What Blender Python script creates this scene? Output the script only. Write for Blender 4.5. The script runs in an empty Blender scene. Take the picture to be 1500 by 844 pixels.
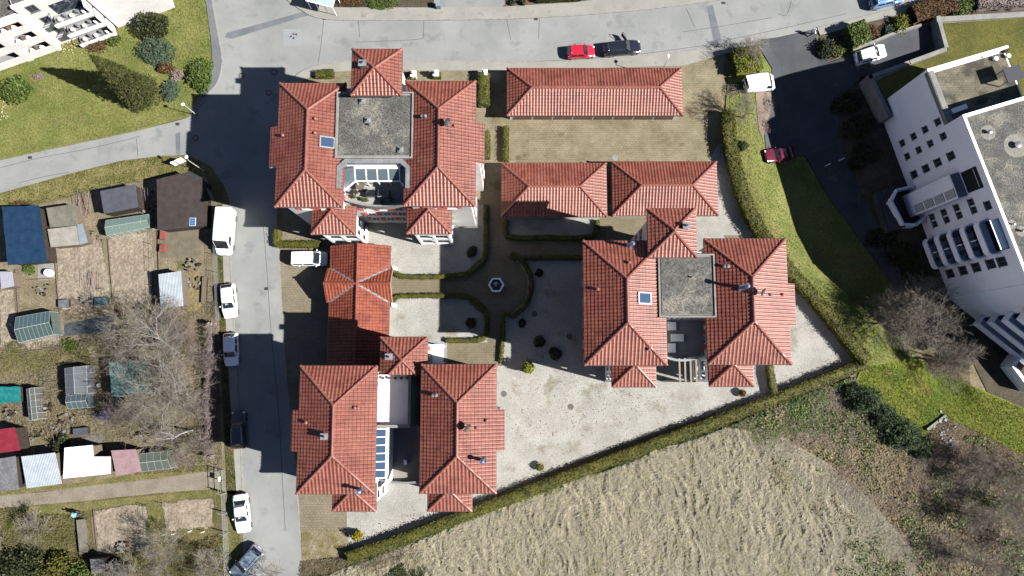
import bpy, bmesh, math, random
import numpy as np
from mathutils import Vector, Matrix
R = math.radians
scene = bpy.context.scene
col = scene.collection

# ---------------------------------------------------------------- camera
CAM_H, TILT, FPX = 90.0, R(7), 1060.0        # drone about 90 m up, tilted 7 degrees off straight down
cd = bpy.data.cameras.new('camera'); cam = bpy.data.objects.new('camera', cd); col.objects.link(cam)
cam.location = (0, 0, CAM_H); cam.rotation_euler = (TILT, 0, 0)
cd.sensor_width = 36; cd.lens = FPX / 1500 * 36; cd.clip_start = .5; cd.clip_end = 6000
scene.camera = cam
# ---------------------------------------------------------------- sky, sun, exposure
EL, AZ = R(39.6), R(-14.7)                   # sun low in the south-east
w = bpy.data.worlds.new('World'); scene.world = w; w.use_nodes = True
nt = w.node_tree
sky = nt.nodes.new('ShaderNodeTexSky'); sky.sky_type = 'NISHITA'; sky.sun_disc = False
sky.air_density = .5; sky.dust_density = .3; sky.ozone_density = 1.5; sky.sun_elevation = EL; sky.sun_rotation = math.pi/2 - AZ
nt.links.new(sky.outputs[0], nt.nodes['Background'].inputs[0]); nt.nodes['Background'].inputs[1].default_value = .05
sl = bpy.data.lights.new('sun', 'SUN'); sl.energy = 5; sl.angle = R(.5); sl.color = (1, .965, .91)
so = bpy.data.objects.new('sun', sl); col.objects.link(so); so.location = (60, -16, 60)
to_sun = Vector((math.cos(EL)*math.cos(AZ), math.cos(EL)*math.sin(AZ), math.sin(EL)))
so.rotation_euler = to_sun.to_track_quat('Z', 'Y').to_euler()
vs = scene.view_settings; vs.view_transform = 'Standard'; vs.look = 'None'; vs.gamma = 1; vs.use_curve_mapping = False
vs.exposure = 1.4
scene.cycles.diffuse_bounces = 1
GAIN = 3.0                                   # lit picture value of a white sheet on the ground, used to turn seen colours into base colours

# ---------------------------------------------------------------- measuring the place from the picture
# ground falls away east of the court, deepened to lengthen the apartment block's shadow
SLOPE = [(27.6,40),(27.6,33),(28.3,28),(30.2,18.5),(33.6,13),(38.2,8.5),(43.6,1.6),(52,-7)]
def sstep(a, b, v): t = np.clip((v-a)/(b-a), 0, 1); return t*t*(3-2*t)
def GZ(x, y):
    x = np.asarray(x, float); y = np.asarray(y, float)
    xe = np.interp(-y, [-p[1] for p in SLOPE], [p[0] for p in SLOPE])
    w_ = (x-47.86)*-.957+(y-34.98)*-.29           # metres west of the apartment front
    return -(1.1+1.7*sstep(1, 6, w_))*sstep(1.2, 8, (x-xe)*.85)*(1-sstep(36, 46.5, y))*sstep(-9, 2, y)*(1-sstep(110, 130, x))
def PA(x, y, h=0.0):
    """the point of the place at height h that the photograph shows at pixel x, y"""
    a = (x-750)/FPX; b = -(y-422)/FPX
    Y = b*math.cos(TILT)+math.sin(TILT); Z = b*math.sin(TILT)-math.cos(TILT)
    s = (h-CAM_H)/Z
    return Vector((a*s, Y*s, h))
def P(x, y, h=0.0):
    """the same, with h counted from the ground (the z of the result too)"""
    q = PA(x, y, h)
    if q.x > 26 and h < 5:
        for _ in range(5): q = PA(x, y, h+float(GZ(q.x, q.y)))
        q.z = h
    return q
def PL(pts, h=0.0): return [P(x, y, h) for x, y in pts]

def lin(c):
    c /= 255.0
    return c/12.92 if c <= .04045 else ((c+.055)/1.055)**2.4
def C(r, g, b, gain=None):
    g_ = gain or GAIN
    return tuple(min(.85, lin(v)/g_) for v in (r, g, b))

# ---------------------------------------------------------------- materials
MATS = {}
def mat(name, c1, c2=None, scale=1.0, rough=.85, fine=.15, fscale=20, bump=0, bscale=15, spec=.3, metal=0, c3=None, c3scale=.15, c3at=.55, kind=None, stretch=None, detail=5, trans=0, emit=None, local=False):
    if name in MATS: return MATS[name]
    m = bpy.data.materials.new(name); m.use_nodes = True; MATS[name] = m
    n = m.node_tree.nodes; L = m.node_tree.links
    bs = n['Principled BSDF']
    bs.inputs['Roughness'].default_value = rough; bs.inputs['Specular IOR Level'].default_value = spec; bs.inputs['Metallic'].default_value = metal
    if trans: bs.inputs['Transmission Weight'].default_value = trans
    if c2 is None and not fine and not bump:
        bs.inputs['Base Color'].default_value = (*c1, 1); return m
    if local:
        src = n.new('ShaderNodeTexCoord').outputs['Object']
    else:
        src = n.new('ShaderNodeNewGeometry').outputs['Position']
    if stretch:
        mp = n.new('ShaderNodeMapping'); mp.inputs['Scale'].default_value = stretch[:3]
        if len(stretch) > 3: mp.inputs['Rotation'].default_value = (0, 0, stretch[3])
        L.new(src, mp.inputs[0]); src = mp.outputs[0]
    def noise(s, d=5, r=.6):
        t = n.new('ShaderNodeTexNoise'); t.inputs['Scale'].default_value = s; t.inputs['Detail'].default_value = d; t.inputs['Roughness'].default_value = r
        L.new(src, t.inputs['Vector']); return t.outputs['Fac']
    def ramp(f, a, b, ca, cb):
        r = n.new('ShaderNodeValToRGB'); r.color_ramp.elements[0].position = a; r.color_ramp.elements[1].position = b
        r.color_ramp.elements[0].color = (*ca, 1); r.color_ramp.elements[1].color = (*cb, 1); L.new(f, r.inputs[0]); return r.outputs[0]
    c = ramp(noise(scale, detail), .36, .64, c1, c2 or c1)
    if c3 is not None:
        mx = n.new('ShaderNodeMix'); mx.data_type = 'RGBA'
        f = ramp(noise(c3scale, 6), c3at, c3at+.1, (0,0,0), (1,1,1))
        L.new(f, mx.inputs[0]); L.new(c, mx.inputs[6]); mx.inputs[7].default_value = (*c3, 1); c = mx.outputs[2]
    if fine:
        mx = n.new('ShaderNodeMix'); mx.data_type = 'RGBA'; mx.blend_type = 'MULTIPLY'; mx.inputs[0].default_value = 1
        f = ramp(noise(fscale, 2, .5), .3, .7, (1-fine,)*3, (1+fine,)*3)
        L.new(c, mx.inputs[6]); L.new(f, mx.inputs[7]); c = mx.outputs[2]
    if kind == 'cracks':
        t = n.new('ShaderNodeTexVoronoi'); t.feature = 'DISTANCE_TO_EDGE'; t.inputs['Scale'].default_value = .12
        wp = n.new('ShaderNodeTexNoise'); wp.inputs['Scale'].default_value = .5; wp.inputs['Detail'].default_value = 6; L.new(src, wp.inputs['Vector'])
        ad = n.new('ShaderNodeVectorMath'); ad.operation = 'MULTIPLY_ADD'; L.new(wp.outputs['Color'], ad.inputs[0]); ad.inputs[1].default_value = (3,3,3); L.new(src, ad.inputs[2])
        L.new(ad.outputs[0], t.inputs['Vector'])
        f = ramp(t.outputs['Distance'], .001, .004, (.84,)*3, (1,1,1))
        mx = n.new('ShaderNodeMix'); mx.data_type = 'RGBA'; mx.blend_type = 'MULTIPLY'; mx.inputs[0].default_value = 1
        L.new(c, mx.inputs[6]); L.new(f, mx.inputs[7]); c = mx.outputs[2]
    if kind == 'tiles':
        t = n.new('ShaderNodeTexVoronoi'); t.inputs['Scale'].default_value = 2.3; L.new(src, t.inputs['Vector'])
        sp = n.new('ShaderNodeSeparateColor'); L.new(t.outputs['Color'], sp.inputs[0])
        f = ramp(sp.outputs[0], 0, 1, (.88,.87,.87), (1.12,1.13,1.14))
        mx = n.new('ShaderNodeMix'); mx.data_type = 'RGBA'; mx.blend_type = 'MULTIPLY'; mx.inputs[0].default_value = 1
        L.new(c, mx.inputs[6]); L.new(f, mx.inputs[7]); c = mx.outputs[2]
        mx = n.new('ShaderNodeMix'); mx.data_type = 'RGBA'; f = ramp(noise(9, 3, .7), .68, .76, (0,0,0), (.35,.35,.35))
        L.new(f, mx.inputs[0]); L.new(c, mx.inputs[6]); mx.inputs[7].default_value = (*C(150,140,120), 1); c = mx.outputs[2]
    if kind == 'pavers':
        t = n.new('ShaderNodeTexBrick'); t.inputs['Scale'].default_value = 1; t.inputs['Brick Width'].default_value = .42; t.inputs['Row Height'].default_value = .3
        t.inputs['Mortar Size'].default_value = .035; t.inputs['Mortar Smooth'].default_value = .3
        t.inputs['Color1'].default_value = (1.06,1.06,1.06,1); t.inputs['Color2'].default_value = (.9,.9,.9,1); t.inputs['Mortar'].default_value = (.74,.74,.7,1)
        L.new(src, t.inputs['Vector'])
        mx = n.new('ShaderNodeMix'); mx.data_type = 'RGBA'; mx.blend_type = 'MULTIPLY'; mx.inputs[0].default_value = 1
        L.new(c, mx.inputs[6]); L.new(t.outputs['Color'], mx.inputs[7]); c = mx.outputs[2]
    L.new(c, bs.inputs['Base Color'])
    if bump:
        b = n.new('ShaderNodeBump'); b.inputs['Strength'].default_value = bump; b.inputs['Distance'].default_value = .1
        L.new(noise(bscale, 4), b.inputs['Height']); L.new(b.outputs[0], bs.inputs['Normal'])
    return m
def plain(name, c, rough=.5, spec=.5, metal=0): return mat(name, c, fine=0, rough=rough, spec=spec, metal=metal)

# ---------------------------------------------------------------- mesh helpers
def link_mesh(name, me, m=None, parent=None, smooth=False):
    o = bpy.data.objects.new(name, me); col.objects.link(o)
    if m is not None and not me.materials: me.materials.append(m)
    if smooth: me.polygons.foreach_set('use_smooth', [True]*len(me.polygons))
    if parent is not None: o.parent = parent
    return o
def root_of(o):
    while o.parent: o = o.parent
    return o
def world_off(parent):
    v = Vector((0,0,0))
    while parent is not None: v += parent.location; parent = parent.parent
    return v
class MB:
    def __init__(s): s.v = []; s.f = []
    def add(s, vs, fs):
        k = len(s.v); s.v += [tuple(p) for p in vs]; s.f += [tuple(i+k for i in f) for f in fs]; return s
    def box(s, c, d, rz=0.0):
        cx, cy, cz = c; hx, hy, hz = d[0]/2, d[1]/2, d[2]/2; ca, sa = math.cos(rz), math.sin(rz)
        vs = [(cx+x*hx*ca-y*hy*sa, cy+x*hx*sa+y*hy*ca, cz+z*hz) for z in (-1,1) for x, y in ((-1,-1),(1,-1),(1,1),(-1,1))]
        return s.add(vs, [(3,2,1,0),(4,5,6,7),(0,1,5,4),(1,2,6,5),(2,3,7,6),(3,0,4,7)])
    def b2(s, x0, y0, z0, x1, y1, z1): return s.box(((x0+x1)/2,(y0+y1)/2,(z0+z1)/2), (abs(x1-x0),abs(y1-y0),abs(z1-z0)))
    def prism(s, pts, z0, z1, cap=True):
        n = len(pts)
        a = sum(pts[i][0]*pts[(i+1)%n][1]-pts[(i+1)%n][0]*pts[i][1] for i in range(n))
        if a < 0: pts = list(reversed(pts))
        zf = (lambda z, i: z[i] if isinstance(z, (list, tuple)) else z)
        if a < 0 and isinstance(z1, (list, tuple)): z1 = list(reversed(z1))
        vs = [(p[0],p[1],zf(z0,i)) for i, p in enumerate(pts)]+[(p[0],p[1],zf(z1,i)) for i, p in enumerate(pts)]
        fs = [(i,(i+1)%n,n+(i+1)%n,n+i) for i in range(n)]
        if cap: fs += [tuple(range(n,2*n)), tuple(range(n-1,-1,-1))]
        return s.add(vs, fs)
    def sheet(s, pts, z=None):
        a = sum(pts[i][0]*pts[(i+1)%len(pts)][1]-pts[(i+1)%len(pts)][0]*pts[i][1] for i in range(len(pts)))
        if a < 0: pts = list(reversed(pts))
        return s.add([(p[0],p[1],p[2] if z is None else z) for p in pts], [tuple(range(len(pts)))])
    def tube(s, a, b, r0, r1=None, n=6, caps=True):
        a = Vector(a); b = Vector(b); r1 = r0 if r1 is None else r1
        d = (b-a)
        if d.length < 1e-6: return s
        d.normalize(); u = d.orthogonal().normalized(); v = d.cross(u)
        vs = [a+(u*math.cos(2*math.pi*i/n)+v*math.sin(2*math.pi*i/n))*r0 for i in range(n)]+[b+(u*math.cos(2*math.pi*i/n)+v*math.sin(2*math.pi*i/n))*r1 for i in range(n)]
        fs = [(i,(i+1)%n,n+(i+1)%n,n+i) for i in range(n)]
        if caps: fs += [tuple(range(n-1,-1,-1)), tuple(range(n,2*n))]
        return s.add(vs, fs)
    def lathe(s, c, prof, n=12):
        cx, cy, cz = c; vs = []; fs = []
        for r, z in prof:
            vs += [(cx+r*math.cos(2*math.pi*i/n), cy+r*math.sin(2*math.pi*i/n), cz+z) for i in range(n)]
        for j in range(len(prof)-1):
            fs += [(j*n+i, j*n+(i+1)%n, (j+1)*n+(i+1)%n, (j+1)*n+i) for i in range(n)]
        fs += [tuple(range(n-1,-1,-1)), tuple(range((len(prof)-1)*n, len(prof)*n))]
        return s.add(vs, fs)
    def build(s, name, m, parent=None, smooth=False, local=False):
        me = bpy.data.meshes.new(name)
        off = Vector((0,0,0))
        o_loc = None
        if not local:
            if parent is not None: off = world_off(parent)
            elif s.v:
                a = np.array(s.v); off = Vector(((a[:,0].min()+a[:,0].max())/2, (a[:,1].min()+a[:,1].max())/2, a[:,2].min())); o_loc = off
        me.from_pydata([(x-off.x, y-off.y, z-off.z) for x, y, z in s.v], [], s.f); me.update()
        o = link_mesh(name, me, m, parent, smooth)
        if o_loc is not None: o.location = o_loc
        return o
def np_mesh(name, V, Fq, m, parent=None, smooth=False):
    """quick mesh from arrays; Fq is (n,3) or (n,4)"""
    V = np.asarray(V, np.float32)
    if parent is not None: off = np.array(world_off(parent), np.float32); oloc = None
    else: off = np.array(((V[:,0].min()+V[:,0].max())/2, (V[:,1].min()+V[:,1].max())/2, V[:,2].min()), np.float32); oloc = off
    V = V-off
    Fq = np.asarray(Fq, np.int32); k = Fq.shape[1]
    me = bpy.data.meshes.new(name)
    me.vertices.add(len(V)); me.vertices.foreach_set('co', V.ravel())
    me.loops.add(Fq.size); me.loops.foreach_set('vertex_index', Fq.ravel())
    me.polygons.add(len(Fq)); me.polygons.foreach_set('loop_start', np.arange(0, Fq.size, k, dtype=np.int32))
    if smooth: me.polygons.foreach_set('use_smooth', np.ones(len(Fq), bool))
    me.update(calc_edges=True)
    o = link_mesh(name, me, m, parent)
    if oloc is not None: o.location = [float(v) for v in oloc]
    return o
def tag(o, label=None, cat=None, group=None, kind=None):
    if label: o['label'] = label
    if cat: o['category'] = cat
    if group: o['group'] = group
    if kind: o['kind'] = kind
    return o
def empty(name, loc, rz=0.0, label=None, cat=None, group=None):
    o = bpy.data.objects.new(name, None); col.objects.link(o); o.location = loc; o.rotation_euler = (0,0,rz); o.empty_display_size = .3
    return tag(o, label, cat, group)
def copy_tree(o, parent=None):
    c = o.copy(); col.objects.link(c); c.parent = parent
    for ch in list(o.children): copy_tree(ch, c)
    return c

# smooth noise on arrays
def vnoise(x, y, seed=0):
    xi = np.floor(x).astype(np.int64); yi = np.floor(y).astype(np.int64); fx = x-xi; fy = y-yi
    fx = fx*fx*(3-2*fx); fy = fy*fy*(3-2*fy)
    def h(a, b):
        n = (a*374761393+b*668265263+seed*1442695041) & 0xffffffff
        n = ((n ^ (n >> 13))*1274126177) & 0xffffffff
        return ((n ^ (n >> 16)) & 0xffff)/65535.0
    return (h(xi,yi)*(1-fx)+h(xi+1,yi)*fx)*(1-fy)+(h(xi,yi+1)*(1-fx)+h(xi+1,yi+1)*fx)*fy
def fbm(x, y, seed=0, o=4):
    t = 0; a = .5
    for i in range(o): t = t+a*vnoise(x*2**i, y*2**i, seed+i*17); a *= .5
    return t
def inside(poly, X, Y):
    r = np.zeros(len(X), bool); n = len(poly); j = n-1
    for i in range(n):
        xi, yi, xj, yj = poly[i][0], poly[i][1], poly[j][0], poly[j][1]
        c = ((yi > Y) != (yj > Y)) & (X < (xj-xi)*(Y-yi)/(yj-yi+1e-12)+xi); r ^= c; j = i
    return r
def rand_in(poly, n, rng):
    xs = [p[0] for p in poly]; ys = [p[1] for p in poly]; out = []
    tot = 0
    while tot < n:
        q = rng.random((n*2, 2)); X = min(xs)+q[:,0]*(max(xs)-min(xs)); Y = min(ys)+q[:,1]*(max(ys)-min(ys))
        k = inside(poly, X, Y); out.append(np.stack([X[k], Y[k]], 1)); tot += k.sum()
    return np.concatenate(out)[:n]
def cards(pts, size, rng, up=.3, aspect=1.0):
    """a small leaf-sized quad at each point, randomly turned; up = how much it faces the sky"""
    n = len(pts); size = np.broadcast_to(np.asarray(size, float), (n,))
    nn = rng.normal(size=(n,3)); nn[:,2] = np.abs(nn[:,2])+up; nn /= np.linalg.norm(nn, axis=1)[:,None]
    t = rng.normal(size=(n,3)); u = np.cross(nn, t); u /= np.linalg.norm(u, axis=1)[:,None]; v = np.cross(nn, u)
    u = u*size[:,None]; v = v*(size*aspect)[:,None]
    V = np.stack([pts-u*.5, pts+v*.5, pts+u*.5, pts-v*.5], 1).reshape(-1,3)
    return V, np.arange(4*n).reshape(n,4)
# ---------------------------------------------------------------- the materials of the place
m_ground = mat('rough_ground', C(150,138,100), C(182,168,130), scale=.35, fine=.35, fscale=6, bump=.6, bscale=4, c3=C(90,95,45), c3scale=.2)
m_asphalt = mat('worn_asphalt', C(186,189,187), C(205,207,204), scale=.18, fine=.10, fscale=30, rough=.9, c3=C(177,180,179), c3scale=.4, c3at=.56, kind='cracks', spec=.2)
m_asphalt_new = mat('patched_asphalt', C(140,146,155), C(160,166,172), scale=.5, fine=.12, fscale=30, rough=.9)
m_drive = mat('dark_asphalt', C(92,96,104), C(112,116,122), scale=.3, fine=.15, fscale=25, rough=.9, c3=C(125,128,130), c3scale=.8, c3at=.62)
m_walk = mat('concrete_pavement', C(196,194,184), C(212,209,200), scale=.4, fine=.12, fscale=18, rough=.92, c3=C(180,178,165), c3scale=.9, c3at=.6)
m_kerb = mat('kerb_stone', C(188,188,182), C(210,209,203), scale=1.5, fine=.15, fscale=8)
m_pavers = mat('brown_pavers', C(166,154,122), C(198,186,154), scale=.35, fine=.2, fscale=9, kind='pavers', c3=C(138,126,92), c3scale=.28, c3at=.58, rough=.9)
m_pavers2 = mat('grey_brown_pavers', C(162,150,128), C(188,175,150), scale=.3, fine=.18, fscale=9, kind='pavers', rough=.9)
m_gravel = mat('pale_gravel', C(206,204,195), C(230,228,219), scale=.35, fine=.22, fscale=7, bump=.5, bscale=14, c3=C(188,181,165), c3scale=.3, c3at=.56, rough=.95)
m_lawn = mat('lawn', C(138,150,72), C(172,174,100), scale=.25, fine=.3, fscale=5, bump=.7, bscale=9, c3=C(164,154,98), c3scale=.35, c3at=.58, rough=.95)
m_lawn2 = mat('bright_lawn', C(124,148,46), C(164,170,70), scale=.22, fine=.35, fscale=4, bump=.7, bscale=9, c3=C(160,140,80), c3scale=.4, c3at=.6, rough=.95)
m_verge = mat('dry_verge', C(128,128,66), C(165,155,105), scale=.6, fine=.35, fscale=5, bump=.7, bscale=8, rough=.95)
m_soil = mat('tilled_soil', C(182,167,146), C(208,193,172), scale=.6, fine=.3, fscale=4, bump=.8, bscale=5, rough=.95)
m_soil2 = mat('allotment_ground', C(150,138,112), C(184,170,140), scale=.5, fine=.3, fscale=5, bump=.7, bscale=6, c3=C(122,122,72), c3scale=.3, c3at=.58, rough=.95)
m_track = mat('dirt_track', C(168,158,138), C(190,180,162), scale=.5, fine=.2, fscale=7, bump=.4, bscale=7, rough=.95)
m_field = mat('matted_dry_grass', C(172,160,128), C(222,211,178), scale=1.4, fine=.35, fscale=6, c3=C(160,156,98), c3scale=.16, c3at=.52, rough=.95, stretch=(1.6,.6,1,.15))
m_straw = mat('straw_blades', C(198,186,152), C(248,240,216), scale=3.5, fine=.3, fscale=9, rough=.9)
m_tile = mat('red_roof_tiles', C(174,98,80), C(190,116,97), scale=.35, fine=.12, fscale=3.2, rough=.46, spec=.4, bump=.06, bscale=8, c3=C(162,90,73), c3scale=.5, c3at=.54, kind='tiles')
m_tile_o = mat('orange_red_roof_tiles', C(182,94,70), C(198,108,82), scale=.35, fine=.16, fscale=3.2, rough=.6, spec=.3, c3=C(166,82,62), c3scale=.5, c3at=.54, kind='tiles')
m_cap = mat('ridge_tiles', C(190,116,100), C(206,136,120), scale=1.5, fine=.15, fscale=6, rough=.42)
m_wall = mat('white_render', (.44,.43,.41), (.50,.49,.47), scale=.5, fine=.04, fscale=4, rough=.9)
m_white = plain('white_paint', (.8,.8,.79), .5)
m_apt = mat('white_panel_render', (.72,.72,.80), (.78,.78,.85), scale=.3, fine=.04, fscale=5, rough=.85)
m_soffit = plain('soffit', (.45,.40,.34), .7)
m_gutter = plain('gutter_metal', (.10,.07,.06), .4, .5, .3)
m_dark = plain('dark_opening', (.012,.014,.018), .3)
m_glass = plain('window_glass', (.02,.028,.038), .06, .8)
m_glass_b = plain('blue_glass', (.03,.055,.10), .08, .8)
m_frame = plain('window_frame', (.55,.55,.55), .5)
m_red = plain('red_shutter_paint', (.42,.06,.05), .5)
m_zinc = plain('zinc_sheet', (.22,.23,.24), .35, .5, .7)
m_steel = plain('stainless_steel', (.65,.66,.68), .2, .5, 1.0)
m_lead = mat('grey_flashing', (.12,.125,.135), (.17,.175,.185), scale=1, fine=.1, fscale=10, rough=.6)
m_rgravel = mat('roof_gravel', C(118,118,112), C(146,145,140), scale=.8, fine=.55, fscale=6, bump=.7, bscale=10, c3=C(178,173,160), c3scale=.3, c3at=.53, rough=.95)
m_conc = mat('concrete', C(178,176,170), C(202,200,195), scale=1, fine=.12, fscale=12, rough=.9)
m_tterr = mat('terrace_slabs', C(200,200,198), C(214,214,211), scale=.6, fine=.08, fscale=9, rough=.8)
m_wood = mat('weathered_wood', C(140,125,108), C(165,150,130), scale=2, fine=.2, fscale=12, rough=.9, stretch=(1,6,1))
m_darkwood = mat('dark_timber', C(70,58,50), C(92,78,68), scale=2, fine=.2, fscale=12, rough=.9)
m_hedge = mat('hedge_leaves', C(86,92,26), C(128,126,40), scale=1.2, fine=.4, fscale=9, rough=.7, c3=C(70,66,30), c3scale=.5, c3at=.6)
m_hedge_y = mat('yellow_hedge_leaves', C(120,138,30), C(178,178,40), scale=.8, fine=.4, fscale=9, rough=.7, c3=C(70,90,25), c3scale=.6, c3at=.52)
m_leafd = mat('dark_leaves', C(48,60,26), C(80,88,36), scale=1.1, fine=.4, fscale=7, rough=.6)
m_leafg = mat('green_leaves', C(92,116,44), C(128,148,62), scale=1.1, fine=.4, fscale=7, rough=.6)
m_juniper = mat('blue_green_needles', C(82,108,86), C(122,142,112), scale=1.2, fine=.35, fscale=8, rough=.8)
m_conifer = mat('conifer_needles', C(72,80,32), C(106,108,50), scale=.9, fine=.4, fscale=6, rough=.8)
m_spruce = mat('dark_spruce_needles', C(56,78,46), C(96,118,70), scale=.9, fine=.4, fscale=6, rough=.8)
m_brownleaf = mat('brown_leaves', C(112,84,48), C(142,110,72), scale=1.2, fine=.35, fscale=8, rough=.8)
m_scrub = mat('scrub_leaves', C(150,144,92), C(198,184,138), scale=.5, fine=.45, fscale=6, rough=.8, c3=C(186,160,128), c3scale=.2, c3at=.48)
m_twig = mat('bare_twigs', C(178,168,150), C(212,202,186), scale=1.5, fine=.2, fscale=9, rough=.9)
m_twig_p = mat('purplish_twigs', C(166,149,144), C(200,181,175), scale=1.5, fine=.2, fscale=9, rough=.9)
m_bark = mat('bark', C(120,105,88), C(150,134,114), scale=3, fine=.25, fscale=12, rough=.95)
m_birch = mat('birch_bark', C(206,202,196), C(232,230,226), scale=2.5, fine=.12, fscale=12, rough=.8, c3=C(90,85,80), c3scale=3.5, c3at=.68)
m_green_metal = plain('green_coated_wire', (.06,.14,.09), .5)
m_water = plain('dark_water', (.015,.02,.025), .05, .5)
m_iron = mat('cast_iron', C(120,112,108), C(150,142,138), scale=6, fine=.2, fscale=20, rough=.7)

# ---------------------------------------------------------------- the setting: ground, roads, paths
def struct(o): return tag(o, kind='structure')
def area(name, pts, z, m, px=True):
    q = PL(pts) if px else [Vector((*p, 0)) for p in pts]
    return struct(MB().sheet(q, z).build(name, m))
def smooth_path(pts, n=6):
    out = []
    for i in range(len(pts)-1):
        p0 = pts[max(0,i-1)]; p1 = pts[i]; p2 = pts[i+1]; p3 = pts[min(len(pts)-1,i+2)]
        for k in range(n):
            t = k/n
            out.append(tuple(.5*((2*b)+(-a+c)*t+(2*a-5*b+4*c-d)*t*t+(-a+3*b-3*c+d)*t**3) for a, b, c, d in zip(p0,p1,p2,p3)))
    out.append(tuple(pts[-1])); return out

gx = [-1500,-80]+[26+1.2*i for i in range(46)]+[85,100,110,115,120,125,130,1500]; gy = [-1500,-60]+[-10+1.2*i for i in range(48)]+[70,1500]
V = [(x,y,-.07 if 26 < x < 84 and -10 < y < 46.5 else 0) for y in gy for x in gx]; k = len(gx)
g = MB().add(V, [(j*k+i,j*k+i+1,(j+1)*k+i+1,(j+1)*k+i) for j in range(len(gy)-1) for i in range(k-1)]).build('ground', m_ground); struct(g)

E_side_n = [(0,235),(103,213),(206,191),(275,173),(290,158),(306,137),(319,121),(326,90),(320,52),(311,0)]
E_top_n = [(421,0),(439,13),(459,24),(482,28.5),(527,30),(620,29.5),(720,28.5),(785,26),(876,20.5),(973,11),(1056,0)]
E_top_s = [(1340,6.5),(1297,17),(1271,23.5),(1235,32.6),(1197,41.7),(1142,54),(1057,67),(1036,70),(999,75.5),(942,82),(822,90.5),(757,91.6),(720,90.4),(598,90.5),(516,90.5),(485,92.5),(459,98),(439,108),(420,125),(408,150)]
E_left_e = [(405,330),(409,363),(412,429),(420,560),(434,695),(440,790)]
E_left_w = [(357,844),(355,718),(353,650),(349,580),(343,475),(338,391),(336,300)]
E_side_s = [(335,290),(328,271),(309,244),(275,227),(234,228.5),(179,235),(103,254),(0,283)]
area('road', [(-90,256)]+E_side_n+[(300,-60),(415,-60)]+E_top_n+[(1200,-22),(1600,-110),(1600,-50)]+E_top_s+E_left_e+[(446,900),(358,900)]+E_left_w+E_side_s+[(-90,306)], .012, m_asphalt)
# repair strips and patches in the asphalt
for i, q in enumerate([[(329,55),(333,48),(446,17),(456,22),(440,26),(340,57)], [(1035,10),(1044,7),(1057,60),(1046,64)], [(877,22),(888,21.5),(889,80),(878,81)], [(257,196),(264,194),(264,226),(258,227)], [(300,10),(310,10),(313,35),(306,36)]]):
    area('repair_strip', q, .016, m_asphalt_new if i in (0,1,3,4) else mat('pale_patch', C(186,190,191), C(198,201,201), scale=.4, fine=.1))
area('repair_patch', [(415,43),(442,43),(442,67),(415,67)], .016, mat('pale_patch2', C(196,201,203), C(204,208,210), scale=.4, fine=.08))
# long joints in the asphalt
def strip(name, pts, width, z, m, px=True):
    q = PL(pts) if px else pts
    L_, R_ = [], []
    for i, p in enumerate(q):
        d = (q[min(i+1,len(q)-1)]-q[max(i-1,0)]); d.z = 0; d.normalize(); nrm = Vector((-d.y, d.x, 0))
        L_.append(p+nrm*width/2); R_.append(p-nrm*width/2)
    mb = MB()
    for i in range(len(q)-1): mb.add([(*L_[i].xy,z),(*R_[i].xy,z),(*R_[i+1].xy,z),(*L_[i+1].xy,z)], [(0,1,2,3)])
    return struct(mb.build(name, m))
m_joint = plain('tar_joint', C(120,124,128), .9)
for q in ([(386,331),(392,410),(397,485),(408,600),(413,691),(418,777)], [(0,246),(60,231),(130,218),(205,200)], [(474,30),(471,60),(466,93)], [(525,31),(527,55)], [(621,30),(620,52)], [(520,62),(610,58),(620,52)], [(742,28),(748,58)], [(790,27),(789,58)], [(1005,12),(1018,40)],
          [(757,91),(830,88),(940,79),(1036,66)], [(1000,47),(1060,38),(1130,26)], [(1140,20),(1152,22),(1160,-2)], [(28,268),(60,260),(102,252)], [(200,203),(202,229)], [(1060,60),(1145,42),(1240,20)]):
    strip('road_joint', smooth_path(q,4), .07, .017, m_joint)
m_hole = m_iron
for x, y in ((286.5,202.5),(568,23.5),(393.5,136),(402,106),(354,111)):
    p = P(x, y); o = struct(MB().lathe((p.x,p.y,.017), [(.42,0),(.42,.012)], 14).build('manhole_cover', m_hole))
    struct(MB().lathe((p.x,p.y,.03), [(.27,0),(.27,.006)], 12).build('cover_plate', m_conc, o)); o['kind'] = 'structure'
for x, y in ((785,28),(475,27.5),(1059.5,4.5),(390,423),(44,231),(260,182)):
    p = P(x, y); struct(MB().box((p.x,p.y,.022), (.5,.35,.012)).build('drain_grate', plain('drain_iron', (.02,.02,.02), .7)))
for x, y in ((430,50),(434,50.5),(430,56),(426,53.5)):
    p = P(x, y); struct(MB().lathe((p.x,p.y,.017), [(.14,0),(.14,.006)], 10).build('valve_cover', plain('drain_iron', (.02,.02,.02))))

def raised(name, edge, outer, m, z=.11):
    """a pavement 0.11 m above the road with a kerb along its road edge"""
    e = smooth_path(edge, 3)
    o = struct(MB().prism([p for p in PL(e+list(reversed(outer)))], 0, z).build(name, m))
    q = PL(e); mb = MB()
    for i in range(len(q)-1):
        a, b = q[i], q[i+1]; d = (b-a).normalized(); L = (b-a).length
        k = max(1, round(L/1.0))
        for j in range(k):
            c = a+(b-a)*((j+.5)/k); mb.box((c.x,c.y,z/2+.012), (L/k-.012,.16,z+.03), math.atan2(d.y,d.x))
    kb = mb.build('kerb', m_kerb, o); kb['kind'] = 'stuff'
    return o
raised('pavement', [(421,0),(439,13),(459,24),(482,28.5),(527,30),(620,29.5),(720,28.5),(785,26),(876,20.5),(973,11),(1056,0)], [(440,0),(470,6),(490,11.4),(600,11.6),(720,11.4),(842,4),(899,-4),(1000,-22)], m_walk)
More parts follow.
